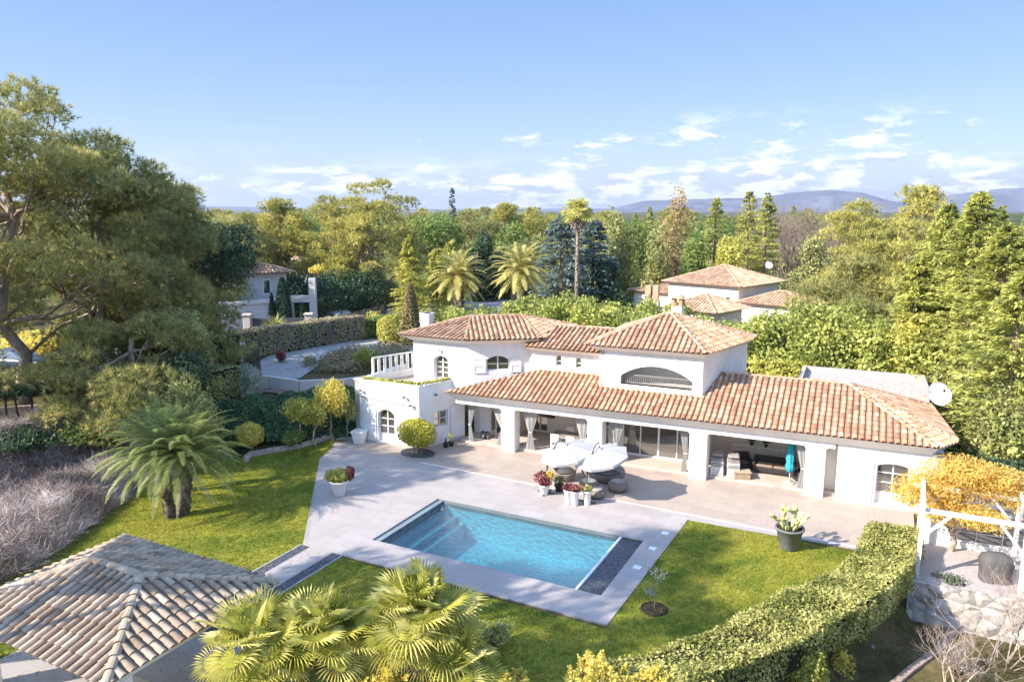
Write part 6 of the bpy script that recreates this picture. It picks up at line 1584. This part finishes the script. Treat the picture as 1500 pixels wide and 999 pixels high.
# grey-olive bushes on the right edge
for (px, dd_, py, w, mat, lab) in ((1487, 45, 505, 2.5, G_OLIVE, 'tall olive-grey bush at the right edge above the golden tree'), (1425, 49, 520, 2.4, G_GREY, 'greyish bush behind the satellite dish'), (1512, 42, 560, 2.1, G_OLIVE, 'olive bush cut by the right edge of the picture')):
    h = ZT(py, dd_, px); tree_broad('tall_bush', lab, 'tree', D(px, dd_), [(0, 0, h*.5, w*.9, w*.9, h*.42), (w*.3, 0, h*.72, w*.6, w*.6, h*.27), (-w*.4, 0, h*.68, w*.5, w*.5, h*.25), (0, w*.3, h*.35, w, w, h*.35)], 9000, .17, mat, (.12, h*.6), rough=.3)

shrub('tall_shrub', 'bright yellow-leaved shrub at the left foot of the right-hand conifers', D(1335, 49.5), 1.9, ZT(478, 47.5, 1338), G_YEL, 5200, .2, lob=14, seed=77)
# ------------------------------------------------------------------ left bank
def scat(x0, y0, n, r): pass
# ivy mass under the low wall: one continuous ground cover on the bank
iv = []
for i in range(26000):
    u = random.random(); a = Vector((-34.6, 29.6, 0)).lerp(Vector((-27.6, 37.6, 0)), u); w_ = random.uniform(0, 1)
    x = a.x+w_*2.2+random.gauss(0, .1); y = a.y-w_*1.7+random.gauss(0, .1)
    iv.append((x, y, 1.9*(1-w_**1.6)+.22+.22*math.sin(x*2.3)*math.sin(y*2.9)+random.uniform(-.12, .12)))
iv = np.array(iv); o = mesh_tris('ivy', leaves(iv, np.tile([.5, -.5, .7], (len(iv), 1)), .17, .8, .5), tints((iv[:, 0]*3).astype(int)*7+(iv[:, 1]*3).astype(int)+500, len(iv), .35), G_IVY); tag(o, 'dark glossy ivy blanketing the bank below the low wall', 'ivy', kind='stuff')
ib = MB()
for i in range(24):
    a = Vector((-34.6, 29.6, 0)).lerp(Vector((-27.6, 37.6, 0)), i/23); b_ = Vector((-34.6, 29.6, 0)).lerp(Vector((-27.6, 37.6, 0)), (i+1)/23)
q = P(385, 664, 0); ball('ball_shrub', 'bright yellow clipped ball shrub against the dark ivy', (q.x-.7, q.y-.2, .35), .78, .1, G_YEL, 3800, sq=.85)
q = P(363, 590, 1.6); ball('ball_shrub', 'grey-green clipped dome beside the iron gate', (q.x, q.y, 1.7), 1.0, .12, G_GREY, 3600, sq=1.15)
for (px, py, z, top, w, mat, lab, n) in ((487, 640, .3, 548, .95, G_YEL, 'small tree with butter-yellow crown left of the villa, nearest the house', 4200), (461, 648, .2, 575, .8, G_LIME, 'thin olive-yellow tree with a pale trunk left of the yellow one', 2200), (440, 640, .5, 572, .9, G_LIME, 'loose lime-green shrub between the pale trunk and the ivy', 2600), (508, 632, .5, 575, .7, G_OLIVE, 'green shrub tucked against the corner of the villa', 2200)):
    q = P(px, py, z); dd_ = math.hypot(q.x, q.y); h = ZT(top, dd_)-z; tree_broad('small_tree', lab, 'tree', q, [(0, 0, h*.72, w, w, h*.27), (w*.5, 0, h*.6, w*.6, w*.6, h*.22), (-w*.5, w*.2, h*.62, w*.55, w*.6, h*.2), (w*.2, 0, h*.85, w*.5, w*.5, h*.16)], n, .12, mat, (.06, h*.6), tmat=BARKP, rough=.3)
shrub('shrub', 'green low shrub between the stone edging and the ivy', P(425, 655, .1), .9, .9, G_LEAF, 1800, .12, seed=21)
shrub('shrub', 'dark green shrub behind the stone edging by the villa corner', P(505, 628, .2), .8, 1.2, G_LEAF, 1800, .12, seed=22)
shrub('shrub', 'dark green shrub at the left of the yellow ball shrub', P(345, 655, .3), .8, 1.3, G_IVY, 1800, .13, seed=23)
# yuccas
rosette('yucca', 'spiky yellow-green yucca standing highest beside the feather palm', P(158, 640, .9), 150, .95, .06, G_LIME, h=1.0, seed=1)
rosette('yucca', 'lower spiky yucca below the other one, left of the feather palm', P(155, 672, .6), 150, .95, .06, G_LIME, h=.5, seed=2)
q = D(400, 63); rosette('yucca', 'silvery yucca in front of the dark slate gate', (q.x, q.y, 2.2), 140, 1.3, .09, G_OLIVE, h=1.5, seed=3)
# sunlit yellow-green shrubs behind the palm
for (px, py, z, top, w, mat, lab) in ((215, 650, 1.6, 565, 1.7, G_LIME, 'sunlit lime shrub behind the feather palm'), (260, 640, 1.8, 540, 1.6, G_OLIVE, 'olive shrub behind and right of the lime one'), (170, 640, 1.8, 600, 1.2, G_LEAF, 'green shrub among the yuccas'), (300, 650, 1.6, 560, 1.2, G_OLIVE, 'loose olive shrub between the palm and the ivy bank')):
    q = P(px, py, z); h = ZT(top, math.hypot(q.x, q.y))-z; shrub('shrub', lab, q, w, h, mat, 4200, .14, lob=12, seed=px)
shrub('shrub', 'dark green undergrowth at the left under the arbour', P(40, 665, 1.5), 2.2, 1.4, G_DARK, 4200, .15, lob=14, seed=31)
shrub('shrub', 'dark green undergrowth right of the arbour', P(135, 655, 1.4), 1.7, 1.3, G_LEAF, 3800, .15, lob=12, seed=32)
# dead bramble bank: grey-brown dry twigs nobody could count
N = 90000
by = rng.uniform(9, 25.5, N); bxm = np.interp(by, [b_[1] if False else b_[0] for b_ in BK], [b_[1] for b_ in BK]); ext = np.interp(by, [9, 15, 19, 22.5, 26], [7.6, 7.2, 4.4, 1.6, 1.4]); bx_ = bxm+ext-(5.2+ext)*rng.uniform(0, 1, N)
zz_ = 2.0*np.clip((bxm-bx_)/3.2, 0, 1)**1.2
hump = 1.0+.85*lump(np.stack([bx_*.33, by*.33, by*0], 1), 4, 1.6)+.25*lump(np.stack([bx_, by, by*0], 1), 6, 1.6)
edge = np.clip((bxm+ext-bx_)/1.5, 0.1, 1)
pz = zz_+np.maximum(.05, hump*edge)*rng.uniform(.25, 1, N)
pp = np.stack([bx_, by, pz], 1); dd_ = rng.normal(0, 1, (N, 3)); dd_[:, 2] = np.abs(dd_[:, 2])*.9
o = mesh_tris('dry_brambles', blades(pp, dd_, .62, .023), np.clip(tints((np.floor(bx_*1.6)*31+np.floor(by*1.6)*17+900).astype(int), N, .5, .45)+.25*lump(pp*.8, 12, 1.3), 0, 1), G_DRY); tag(o, 'tangle of grey-brown dead brambles covering the left bank', 'brambles', kind='stuff')
k = rng.choice(N, 15000); p2 = pp[k]*np.array([1, 1, .92]); p2 = p2[lump(p2*.6, 9, 1.2) > .05]
o = mesh_tris('bramble_leaves', leaves(p2, np.tile([0, 0, 1.], (len(p2), 1)), .13), rng.uniform(0, 1, len(p2)), G_LEAF); tag(o, 'patches of green leaves among the dead brambles', 'undergrowth', kind='stuff')
# beds beside the driveway
gc = []
for i in range(9000):
    px = random.uniform(450, 610); q = P(px, random.uniform(max(507, 527-(px-450)*.2), 545), 2.0); k_ = math.sin(q.x*1.3+1)*math.cos(q.y*1.1)+.5*math.sin(q.x*2.9+q.y*2.1)
    if k_ < -.35: continue
    gc.append((q.x+random.gauss(0, .25), q.y+random.gauss(0, .35), 2.0+random.uniform(0, .30)*(1+.9*k_)))
gc = np.array(gc); o = mesh_tris('ground_cover', leaves(gc, np.tile([0, 0, 1.], (len(gc), 1)), .2), tints((gc[:, 0]*1.2).astype(int)*7+(gc[:, 1]*1.2).astype(int)+700, len(gc), .35), foliage('leaf_bed', [(0, (.06, .06, .02)), (.5, (.20, .16, .07)), (1, (.36, .28, .12))], .2)); tag(o, 'low olive and brown ground cover between the driveway and the villa', 'ground cover', kind='stuff')
shrub('shrub', 'domed golden-olive shrub beside the terrace screen', P(537, 540, 2.0), 1.3, 1.4, G_LIME, 3000, .14, seed=41)
shrub('shrub', 'small reddish shrub against the clipped roadside hedge', P(411, 530, 2.0), .55, .9, G_RED, 900, .12, seed=42)
# clipped hedge along the drive
G_SCR = foliage('leaf_sparse', [(0, (.11, .085, .06)), (.4, (.25, .205, .13)), (.75, (.27, .26, .09)), (1, (.42, .38, .13))], .2)
hedge_path([(-43.6, 38.4), (-43.1, 42.5), (-42.2, 47.0), (-41.0, 51.5)], 1.2, 2.0, 4.05, .17, G_SCR, 'clipped_hedge', 'long clipped roadside hedge with thin brown sides and a golden top', dens=230, wob=.1)
tp = []
for a, b in (((-43.6, 38.4), (-43.1, 42.5)), ((-43.1, 42.5), (-42.2, 47)), ((-42.2, 47), (-41, 51.5))):
    pass
hedge_path([(-41.0, 51.8), (-39.6, 54.6)], 1.4, 2.0, 3.6, .18, G_LEAF, 'clipped_hedge', 'short fresh green hedge at the far end of the brown roadside hedge', dens=220)
for (px, py, w, h, mat, lab, sd) in ((575, 487, 1.5, 1.6, G_LEAF, 'rounded green shrub behind the stone table', 51), (548, 485, 1.6, 1.7, G_LIME, 'lighter green shrub left of the stone table', 52), (608, 492, 1.2, 1.2, G_ORANGE, 'brownish shrub beside the white chimney', 53)):
    shrub('shrub', lab, P(px, py, 2.0), w, h, mat, 2600, .17, seed=sd)
# tall column hedges by the gate on the left
for (px, dd_, py, w, mat, lab) in ((318, 52, 478, .9, G_YEL, 'tall clipped golden column left of the gate pier'), (306, 46, 522, 1.0, G_OLIVE, 'clipped green block below the gate pier')):
    zt = ZT(py, dd_); q = D(px, dd_, 1.9); t = thing('clipped_column', lab, 'shrub', q); hh = zt-1.9
    N_ = 4200; u = rng.uniform(-1, 1, (N_, 3)); m_ = np.argmax(np.abs(u), 1); u[np.arange(N_), m_] = np.sign(u[np.arange(N_), m_]); p_ = u*np.array([w, w, hh/2])+np.array([0, 0, hh/2]); mesh_tris('foliage', leaves(p_, u, .15), rng.uniform(.1, .9, N_), G_HEDGE if 'golden' in lab else mat, t); MB().box(-w+.12, w-.12, -w+.12, w-.12, 0, hh-.12).build('twigs', MATS['hedge_dark_core'], t)  # inner box is an added dark filler under the leaves

# ------------------------------------------------------------------ hedge of big shrubs behind the villa
protoL = []
def big_bush(label, loc, w, h, mat, n=5200, size=.26, seed=1, group=None):
    rr = random.Random(seed); lobes = [(0, 0, h*.45, w*.8, w*.8, h*.45)]
    for i in range(13): a = rr.uniform(0, 6.28); q = rr.uniform(.3, .8); lobes.append((math.cos(a)*w*q, math.sin(a)*w*q, rr.uniform(.3, .86)*h, w*.36, w*.36, h*.17))
    return tree_broad('hedge_shrub', label, 'shrub', loc, lobes, n, size, mat, (.1, h*.5), group=group, seed=seed, rough=.2, nl=6)
spec = []
G_OLV2 = foliage('leaf_hedgerow', [(0, (.05, .075, .015)), (.4, (.16, .185, .035)), (.8, (.33, .33, .075)), (1, (.46, .44, .13))], .25)
grp = 'tall shrubs in the hedge behind the villa'
pos_names = {0: 'above the white chimney of the left block', 1: 'second from the left in the tall hedge', 2: 'above the ridge of the left roof', 3: 'right of the phoenix palm, in the tall hedge', 4: 'standing over the link roof', 5: 'tallest behind the link between the two roofs', 6: 'just left of the tiled tower peak', 7: 'behind the tower peak', 8: 'between the tower and the neighbouring house', 9: 'right above the tower eave', 10: 'behind the loggia ridge, left part', 11: 'over the middle of the loggia ridge', 12: 'behind the grey flat roof', 13: 'above the right end of the flat roof', 14: 'behind the right hip of the roof', 15: 'at the right end of the tall hedge'}
for i, (px, dd_, py) in enumerate(((655, 63, 440), (695, 63, 446), (738, 62, 440), (782, 61, 434), (822, 60, 428), (868, 57, 432), (915, 57, 445), (958, 60, 438), (1010, 60, 446), (1062, 55, 462), (1112, 53, 455), (1160, 52, 448), (1210, 51, 442), (1258, 50, 446), (1305, 50, 460), (1345, 50, 470))):
    h = ZT(py, dd_, px); big_bush('big olive-green laurel shrub '+pos_names[i], D(px, dd_), 2.6 if px < 900 else 2.9, h, G_OLV2, seed=60+i, n=6500, group=grp)
hedge_path([D(640, 60), D(860, 54.5), D(1120, 50.5), D(1330, 47.5)], 1.6, 0, 3.4, .25, G_LIME, 'boundary_hedge', 'yellowing lower hedge running behind the villa under the tall shrubs', dens=110, wob=.3)
# ------------------------------------------------------------------ middle distance trees
q = D(572, 64); ball('ball_shrub', 'large clipped lime-green ball left of the brown clipped cone', (q.x, q.y, 1.6), 1.35, .2, G_LIME, 3600)
q = D(627, 66); ball('ball_shrub', 'large dull green clipped ball right of the brown clipped cone', (q.x, q.y, 1.4), 1.55, .2, G_OLIVE, 3400)
def cone_bush(label, loc, w, h, mat, n=4200, size=.18, name='clipped_cone', taper=.25):
    t = thing(name, label, 'tree', loc); z = rng.uniform(0, 1, n)**.9; a = rng.uniform(0, 2*PI, n); r_ = w*np.sqrt(np.maximum(0, 1-z**(2.2 if taper else 5)))*(1-taper*z)*(1+.05*np.sin(a*3+z*7))
    p = np.stack([np.cos(a)*r_, np.sin(a)*r_, z*h], 1); mesh_tris('foliage', leaves(p, p*[1, 1, .1]+[0, 0, .3], size, .5, .5), rng.uniform(0, 1, n), mat, t)
    MB().tube([(0, 0, -.2), (0, 0, h*.8)], [.12, .04], 6).build('trunk', BARK, t); MB().lathe([(w*.8, .1), (w*.78, h*.5), (w*.45, h*.8), (.02, h*.93)], 10).build('twigs', MATS['hedge_dark_core'], t); return t  # lathe is a dark core added behind the leaf shell
cone_bush('brown-green clipped cone between the two clipped balls', D(600, 62, 1.0), .95, ZT(415, 62)-1, foliage('leaf_bronze', [(0, (.07, .06, .02)), (.5, (.18, .15, .05)), (1, (.32, .26, .10))]))
cone_bush('slim dark cypress against the grey villa wall', D(413, 71, 2.0), .8, ZT(402, 71)-2, G_DARK, taper=.1, name='cypress')
cone_bush('very small dark cypress beside the taller one at the grey villa', D(396, 71, 3.6), .3, ZT(423, 71)-3.6, G_DARK, n=900, taper=.6, name='cypress')
cone_bush('small dark cypress in front of the portico', D(440, 70, 2.0), .3, ZT(445, 70)-2, G_DARK, n=900, taper=.3, name='cypress')

# --- big Aleppo pines on the left
def big_pine(label, px, dist, top, rad, seed, zb, lean=(0, 0), mat=G_PINE, k=70, n=9500, tuft=.33, cl=(.75, 1.6), tr=.38, name='aleppo_pine', z0=1.9, width=.05, off=None):
    h = ZT(top, dist)-z0; lb = pine_lobes(rad, zb, h-.6, k, .55, seed, cl, lean=lean)
    loc = off if off else D(px, dist, z0)
    return tree_pine(name, label, 'tree', loc, lb, n, tuft, mat, (tr, zb+(h-zb)*.5), lean=(lean[0]*.6, lean[1]*.6), width=.038, limbs=30, k=11)
random.seed(21)
big_pine('huge spreading pine filling the left edge, highest of all', 20, 49, 112, 7.2, 31, 5.5, mat=G_PINE, n=15000, k=120)
big_pine('huge pine second from the left edge, its top sloping down', 150, 51, 190, 6.6, 32, 5.0, n=13000, k=105)
big_pine('huge pine third from the left edge, golden at the top', 230, 53, 236, 4.5, 33, 4.5, n=11000, k=92)
big_pine('lower pine bough mass under the big pines beside the road', 185, 44, 420, 4.1, 34, 2.2, n=7000, k=46, cl=(.9, 1.6), tr=.25)
tree_broad('holm_oak', 'dark evergreen oak at the right of the huge pines', 'tree', D(308, 58, 2), [(0, 0, 7.2, 2.8, 2.8, 2.2), (-1.6, 0, 5.5, 2.4, 2.4, 1.8), (1.9, 0, 7.4, 1.6, 1.8, 1.6), (.3, -.4, 9.0, 2.0, 2.0, 1.3), (-2.4, .5, 7.8, 1.8, 2, 1.6), (2.9, 0, 9.0, 1.3, 1.3, 1.1)], 11000, .22, G_DARK, (.3, 6), rough=.35)
tree_broad('holm_oak', 'loose grey-green oak low beside the gate on the left', 'tree', D(246, 47, 1.9), [(0, 0, 4.0, 2.2, 2.0, 1.7), (-1.4, 0, 3.0, 1.7, 1.7, 1.5), (1.2, 0, 2.9, 1.4, 1.6, 1.6)], 8000, .2, G_OLIVE, (.2, 3), rough=.35)
tree_broad('holm_oak', 'dark low oak behind the sunlit shrubs, left of the gate', 'tree', D(255, 43, 1.9), [(0, 0, 2.2, 1.6, 1.6, 1.6), (-1.4, 0, 1.9, 1.5, 1.5, 1.3)], 5500, .18, G_DARK, (.15, 2), rough=.3)
for (px, dd_, py, w, mat, lab) in ((70, 58, 500, 3.2, G_OLIVE, 'sunlit sparse bush beyond the road at the far left'), (25, 66, 455, 3.4, G_YEL, 'yellow sunlit bush seen under the boughs at the left edge'), (130, 60, 520, 2.6, G_GREY, 'grey-green bush beyond the road under the pines')):
    h = ZT(py, dd_)-2; tree_broad('roadside_bush', lab, 'tree', D(px, dd_, 2), [(0, 0, h*.5, w, w, h*.42), (w*.5, 0, h*.6, w*.6, w*.6, h*.3)], 4200, .24, mat, (.1, h*.5), rough=.35)
# off to the side: pines whose shade falls across lawn and deck
random.seed(5)
for i, (x, y, h, rad, lab) in enumerate(((-27.5, 5.0, 17, 3.2, 'pine beside the gazebo, nearest the camera side'), (-24.5, 4.0, 22, 3.4, 'tallest pine near the gazebo'), (-38.5, 12, 17.5, 3.8, 'pine left of the garden at the edge of the brambles'), (-48, 12.5, 17, 4.5, 'pine left of the garden beside the road'))):
    lb = pine_lobes(rad, h*.74, h, 26, .5, 90+i, (.7, 1.3)); tree_pine('aleppo_pine', lab, 'tree', (x, y, 1.9 if x < -35 else 0), lb, 3000, .42, G_PINE, (.3, h*.7), limbs=14)
# --- pines and conifers of the background, each with its own place
bgspec = [
 (348, 82, 300, 3.8, .35, G_PINE, 'dull green pine between the dark oak and the umbrella-shaped pine'),
 (300, 74, 300, 4.2, .35, G_PINE, 'dull green pine showing behind the dark oak'),
 # px, dist, top, radius, crown-bottom frac, mat, label
 (412, 88, 290, 3.8, .50, G_PINEY, 'umbrella-shaped golden pine right of the dark oak'),
 (500, 84, 280, 3.8, .42, G_PINEY, 'left-hand crown of the pair of big spreading pines'),
 (548, 82, 259, 5.2, .50, G_PINEY, 'biggest spreading pine of the tree line, with pale bare limbs'),
 (605, 104, 306, 3.2, .4, G_PINE, 'rounded pine right of the biggest spreading pine'),
 (700, 108, 300, 4.0, .4, G_PINE, 'greener pine right of the thin spire'),
 (735, 112, 294, 4.2, .35, G_PINEY, 'golden rounded pine left of the blue cedar'),
 (782, 112, 295, 4.2, .35, G_PINEY, 'second golden rounded pine, nearest the blue cedar'),
 (1265, 78, 288, 5.0, .30, G_PINEY, 'golden pine left of the tall yellow-green conifers'),
 (1330, 70, 272, 5.2, .30, G_PINEY, 'broad golden pine with the highest top on the right'),
 (1250, 66, 375, 4.2, .2, G_PINE, 'lower spreading pine with bare limbs behind the hedge, right'),
]
random.seed(8)
for i, (px, dd_, top, rad, zb, mat, lab) in enumerate(bgspec):
    h = ZT(top, dd_, px)-1; lb = pine_lobes(rad, h*zb, h, 46, .5, 200+i, (.9, 1.7)); tree_pine('pine', lab, 'tree', D(px, dd_, 1), lb, 5200, .42, mat, (.3, h*.6), width=.07, limbs=18)
tree_broad('stone_pine', 'bright green domed pine left of the thin spire', 'tree', D(636, 96, 1), [(0, 0, ZT(332, 96)-1, 3.6, 3.4, 1.5), (1.2, 0, ZT(345, 96)-1, 3, 3, 1.6)], 4500, .3, G_LEAF, (.3, 8), rough=.15)
FIRS = [(664, 104, 276, 1.2, G_CEDAR, 'thin dark spire with gaps between its tiers', 70), (600, 74, 345, 2.6, G_LIME, 'pale golden conifer behind the clipped cone, left one', 230), (640, 76, 365, 2.4, G_LIME, 'pale golden conifer left of the first feather palm', 200), (662, 80, 352, 2.4, G_FIR, 'yellow-green conifer above the first feather palm', 200),
 (1045, 94, 290, 2.4, G_FIR, 'pointed fir left of the tallest pair', 170), (1092, 92, 280, 2.6, G_FIR, 'tall fir left of the neighbour dish', 200), (1118, 90, 283, 2.6, G_FIR, 'tall fir right behind the neighbour dish', 200),
 (1380, 53.5, 300, 3.0, G_FIR, 'large yellow-green conifer in front of the golden pine', 380), (1425, 50, 283, 3.5, G_FIR, 'largest yellow-green conifer with twin tips on the right', 420), (1472, 47, 330, 3.4, G_FIR, 'yellow-green conifer reaching the right edge', 380), (1345, 51, 380, 2.6, G_FIR, 'shorter yellow-green conifer at the left foot of the largest', 260), (1420, 52, 420, 2.3, G_FIR, 'lower yellow-green conifer before the largest one', 260), (1500, 43, 400, 2.8, G_FIR, 'conifer cut by the right edge above the olive bush', 260)]
for (px, dd_, top, rad, mat, lab, n) in FIRS:
    tree_fir('conifer', lab, 'tree', D(px, dd_, 0), ZT(top, dd_, px), rad*(1.3 if mat is G_FIR else 1), mat, n=int(n*1.5), size=.25, dens=36, power=.7, droop=.12, upturn=.15 if mat is G_FIR else 0, z0=.5)
for (px, dd_, top, rad, lab) in ((822, 82, 316, 4.6, 'blue-grey cedar with flat tiers left of the tall palm'), (868, 85, 322, 4.4, 'blue-grey cedar with flat tiers right of the tall palm')):
    tree_fir('blue_cedar', lab, 'tree', D(px, dd_, 0), ZT(top, dd_), rad, G_CEDAR, n=330, size=.42, dens=26, power=.55, droop=.05, z0=.6)
for i, (px, dd_, top, w, mat, lab) in enumerate(((700, 88, 345, 2.3, G_DARK, 'dark green cypress-like tree between the feather palms'), (724, 90, 372, 2.2, G_DARK, 'low dark tree left of the second feather palm'), (908, 88, 316, 2.4, G_OLIVE, 'narrow yellow-brown tree right of the blue cedars'), (935, 92, 328, 2.6, G_LEAF, 'mid-green tree behind the narrow yellow-brown one'), (985, 90, 287, 2.6, G_ORANGE, 'tall thin russet tree with sparse autumn leaves'), (962, 86, 350, 2.4, G_OLIVE, 'olive-golden tree at the left foot of the russet tree'), (1010, 88, 345, 2.5, G_LEAF, 'green tree at the right foot of the russet tree'), (1070, 86, 350, 2.4, G_LIME, 'yellow-green tree before the firs'), (893, 84, 385, 2.2, G_DARK, 'dark low tree at the right foot of the cedars'), (750, 96, 330, 3.2, G_LEAF, 'dense green tree behind the second feather palm'), (1185, 90, 345, 3.0, G_OLIVE, 'olive tree right of the neighbouring roof'))):
    h = ZT(top, dd_); rr = random.Random(i); lobes = [(rr.uniform(-.4, .4)*w, rr.uniform(-.4, .4)*w, h*f, w*rr.uniform(.5, .75)*(1.2-f*.6), w*.6*(1.2-f*.6), h*.14) for f in (.25, .36, .47, .57, .67, .77, .86, .92)]
    tree_broad('tree' if mat is not G_DARK else 'evergreen_tree', lab, 'tree', D(px, dd_), lobes, 5200 if mat is not G_ORANGE else 3000, .30, mat, (.2, h*.8), rough=.35)
for i, (px, dd_, top, w, lab) in enumerate(((455, 76, 392, 4.0, 'dark evergreen clump behind the portico'), (505, 80, 385, 4.4, 'dark evergreen clump behind the parked cars'), (540, 86, 400, 3.4, 'greyish evergreen clump at the end of the brushwood fence'))):
    h = ZT(top, dd_)-2; tree_broad('evergreen_clump', lab, 'tree', D(px, dd_, 2), [(0, 0, h*.5, w, w, h*.45), (w*.6, 0, h*.55, w*.6, w*.6, h*.36), (-w*.6, 0, h*.5, w*.6, w*.6, h*.36)], 6000, .3, G_DARK if i < 2 else G_OLIVE, (.2, h*.5), rough=.3)
shrub('shrub', 'small yellow shrub catching sun among the dark evergreens', D(467, 70, ZT(402, 70)), 1.2, 1.0, G_YEL, 500, .2, seed=71)
# bare brown wood right of the firs
random.seed(3)
b0, _ = bare_tree('bare_tree', 'leafless brown tree right of the neighbour dish, left of its pair', 'tree', D(1165, 98), ZT(306, 98)*.95, .42, simple('twig_brown', (.26, .20, .17), .9, .1, var=.3), r0=.16, levels=6, kids=3, n0=6, seed=4, sides=3)
for (px, dd_, lab, s) in ((1195, 96, 'leafless brown tree in the middle of the bare clump', 1.0), (1222, 104, 'leafless brown tree at the right of the bare clump', 1.02), (1150, 108, 'leafless brown tree furthest left in the bare clump', 1.0)):
    dup(b0, D(px, dd_), px, lab, s)
bare_tree('bare_tree', 'leafless tangle below the golden pine behind the hedge on the right', 'tree', D(1262, 70), 6.2, .6, MATS['twig_brown'], r0=.1, levels=5, kids=3, n0=7, seed=9, sides=3)
# palms behind the villa
q = D(672, 72); phoenix('date_palm', 'left one of the two feather palms behind the hedge', (q.x, q.y, 0), ZT(405, 72), 3.6, nf=62, per=30, leaf=.6, lw=.07, r0=.4, mat=G_PALMY, seed=4)
q = D(763, 72); phoenix('date_palm', 'right one of the two feather palms behind the hedge', (q.x, q.y, 0), ZT(397, 72), 4.0, nf=70, per=30, leaf=.6, lw=.07, r0=.42, mat=G_PALMY, seed=6)
q = D(844, 66); fan_palm('washington_palm', 'very tall slim palm with a small fan crown rising above the tree line', (q.x, q.y, 0), ZT(312, 66), .85, 34, (.1, 0), 1.0, seed=9, r0=.11, nseg=16, skirt=26)
# foliage of the wooded land further out: copies of a few trees, each in its own place
random.seed(77)
protos = []
lb = pine_lobes(4.2, 5, 11.5, 26, .55, 301, (1.3, 2.2)); protos.append(('pine', tree_pine('pine', 'x', 'tree', D(560, 130), lb, 2400, .6, G_PINE, (.25, 8), width=.12, k=6, limbs=8)))
lb = pine_lobes(4.4, 4, 12, 26, .55, 302, (1.3, 2.2)); protos.append(('pine', tree_pine('pine', 'x', 'tree', D(700, 135), lb, 2400, .6, G_PINEY, (.25, 8), width=.12, k=6, limbs=8)))
protos.append(('tree', tree_broad('broadleaf_tree', 'x', 'tree', D(900, 130), [(0, 0, 7.5, 4, 4, 3.4), (2, 0, 6, 3, 3, 2.6), (-2, 1, 6.2, 3, 3, 2.8), (0, 0, 4, 3.6, 3.6, 3)], 3600, .5, G_OLIVE, (.25, 6), rough=.35)))
protos.append(('tree', tree_broad('broadleaf_tree', 'x', 'tree', D(1000, 130), [(0, 0, 7.8, 3.6, 3.6, 3.2), (1.8, 0, 6, 3, 3, 2.6), (0, 0, 4, 3.6, 3.6, 3)], 3600, .5, G_LEAF, (.25, 6), rough=.35)))
protos.append(('fir', tree_fir('conifer', 'x', 'tree', D(1050, 130), 12.5, 3, G_FIR, n=150, size=.6, dens=16)))
for k_, p_ in protos: p_['label'] = 'x'
kinds = ['green pine', 'golden pine', 'olive-coloured tree', 'green leafy tree', 'pointed fir']
rows = [(96, 'just behind the first row of garden trees'), (125, 'in the second row of the wood'), (160, 'in the middle of the wood'), (210, 'deep in the wood'), (280, 'in the far wood'), (370, 'near the horizon')]
zones = [(-60, 'at the far left'), (250, 'behind the huge left pines'), (420, 'above the grey villa'), (620, 'above the left roof'), (800, 'behind the tall slim palm'), (960, 'above the tiled tower'), (1110, 'above the neighbouring house'), (1280, 'above the bare clump and the hedge'), (1420, 'behind the tall right conifers'), (1560, 'at the far right')]
used = set()
for ri, (dist, rn) in enumerate(rows):
    step = 5.6 if ri < 2 else (7.5 if ri < 4 else 10); ang = -39.0
    while ang < 39:
        a = ang+random.uniform(-.8, .8); px = 750+math.tan(R(a))*F_PX; d_ = dist*random.uniform(.92, 1.14); ang += math.degrees(step/dist)*random.uniform(.8, 1.3)*(1.15)
        if ri == 0 and (395 < px < 700 or 880 < px < 1240): continue
        loc = D(px, d_, 0 if not (px < 700 and d_ < 130) else 1.0)
        k_ = random.choices(range(5), (3, 3, 3, 3, 1))[0]
        top = 303+random.uniform(-5, 12) if ri > 1 else 318+random.uniform(-8, 22)
        s = (ZT(top, d_)-loc.z)/12.6; s = max(.65, min(1.25, s))
        zn = min(zones, key=lambda z: abs(z[0]-px))[1]; lab = (kinds[k_]+' '+zn+', '+rn).replace('the bare clump and the hedge', 'the bare clump')
        g_ = kinds[k_]+'s '+zn+' '+rn
        src = protos[k_][1]
        if k_ not in used:
            used.add(k_); src.location = loc; src.scale = (s, s, s); src['label'] = lab; src['group'] = g_; src.rotation_euler = (0, 0, random.uniform(0, 6))
        else: dup(src, loc, random.uniform(0, 6), lab, (s*random.uniform(.95, 1.25), s*random.uniform(.95, 1.25), s), g_)
# ground thicket between the trunks
th = []
for i in range(60000):
    px = random.uniform(-120, 1620); d_ = 66+random.random()**1.3*110; q = D(px, d_); 
    if 930 < px < 1235 and d_ < 96: continue
    if px < 600 and d_ < 92: continue
    th.append((q.x, q.y, random.uniform(.1, 2.6)*(1+.5*math.sin(q.x*.21)*math.cos(q.y*.17))))
th = np.array(th); o = mesh_tris('undergrowth', leaves(th, np.tile([0, 0, 1.], (len(th), 1)), .6), tints((th[:, 0]*.3).astype(int)*7+(th[:, 1]*.3).astype(int)+800, len(th), .3), G_LEAF); tag(o, 'mixed green undergrowth filling the ground between the far trees', 'undergrowth', kind='stuff')
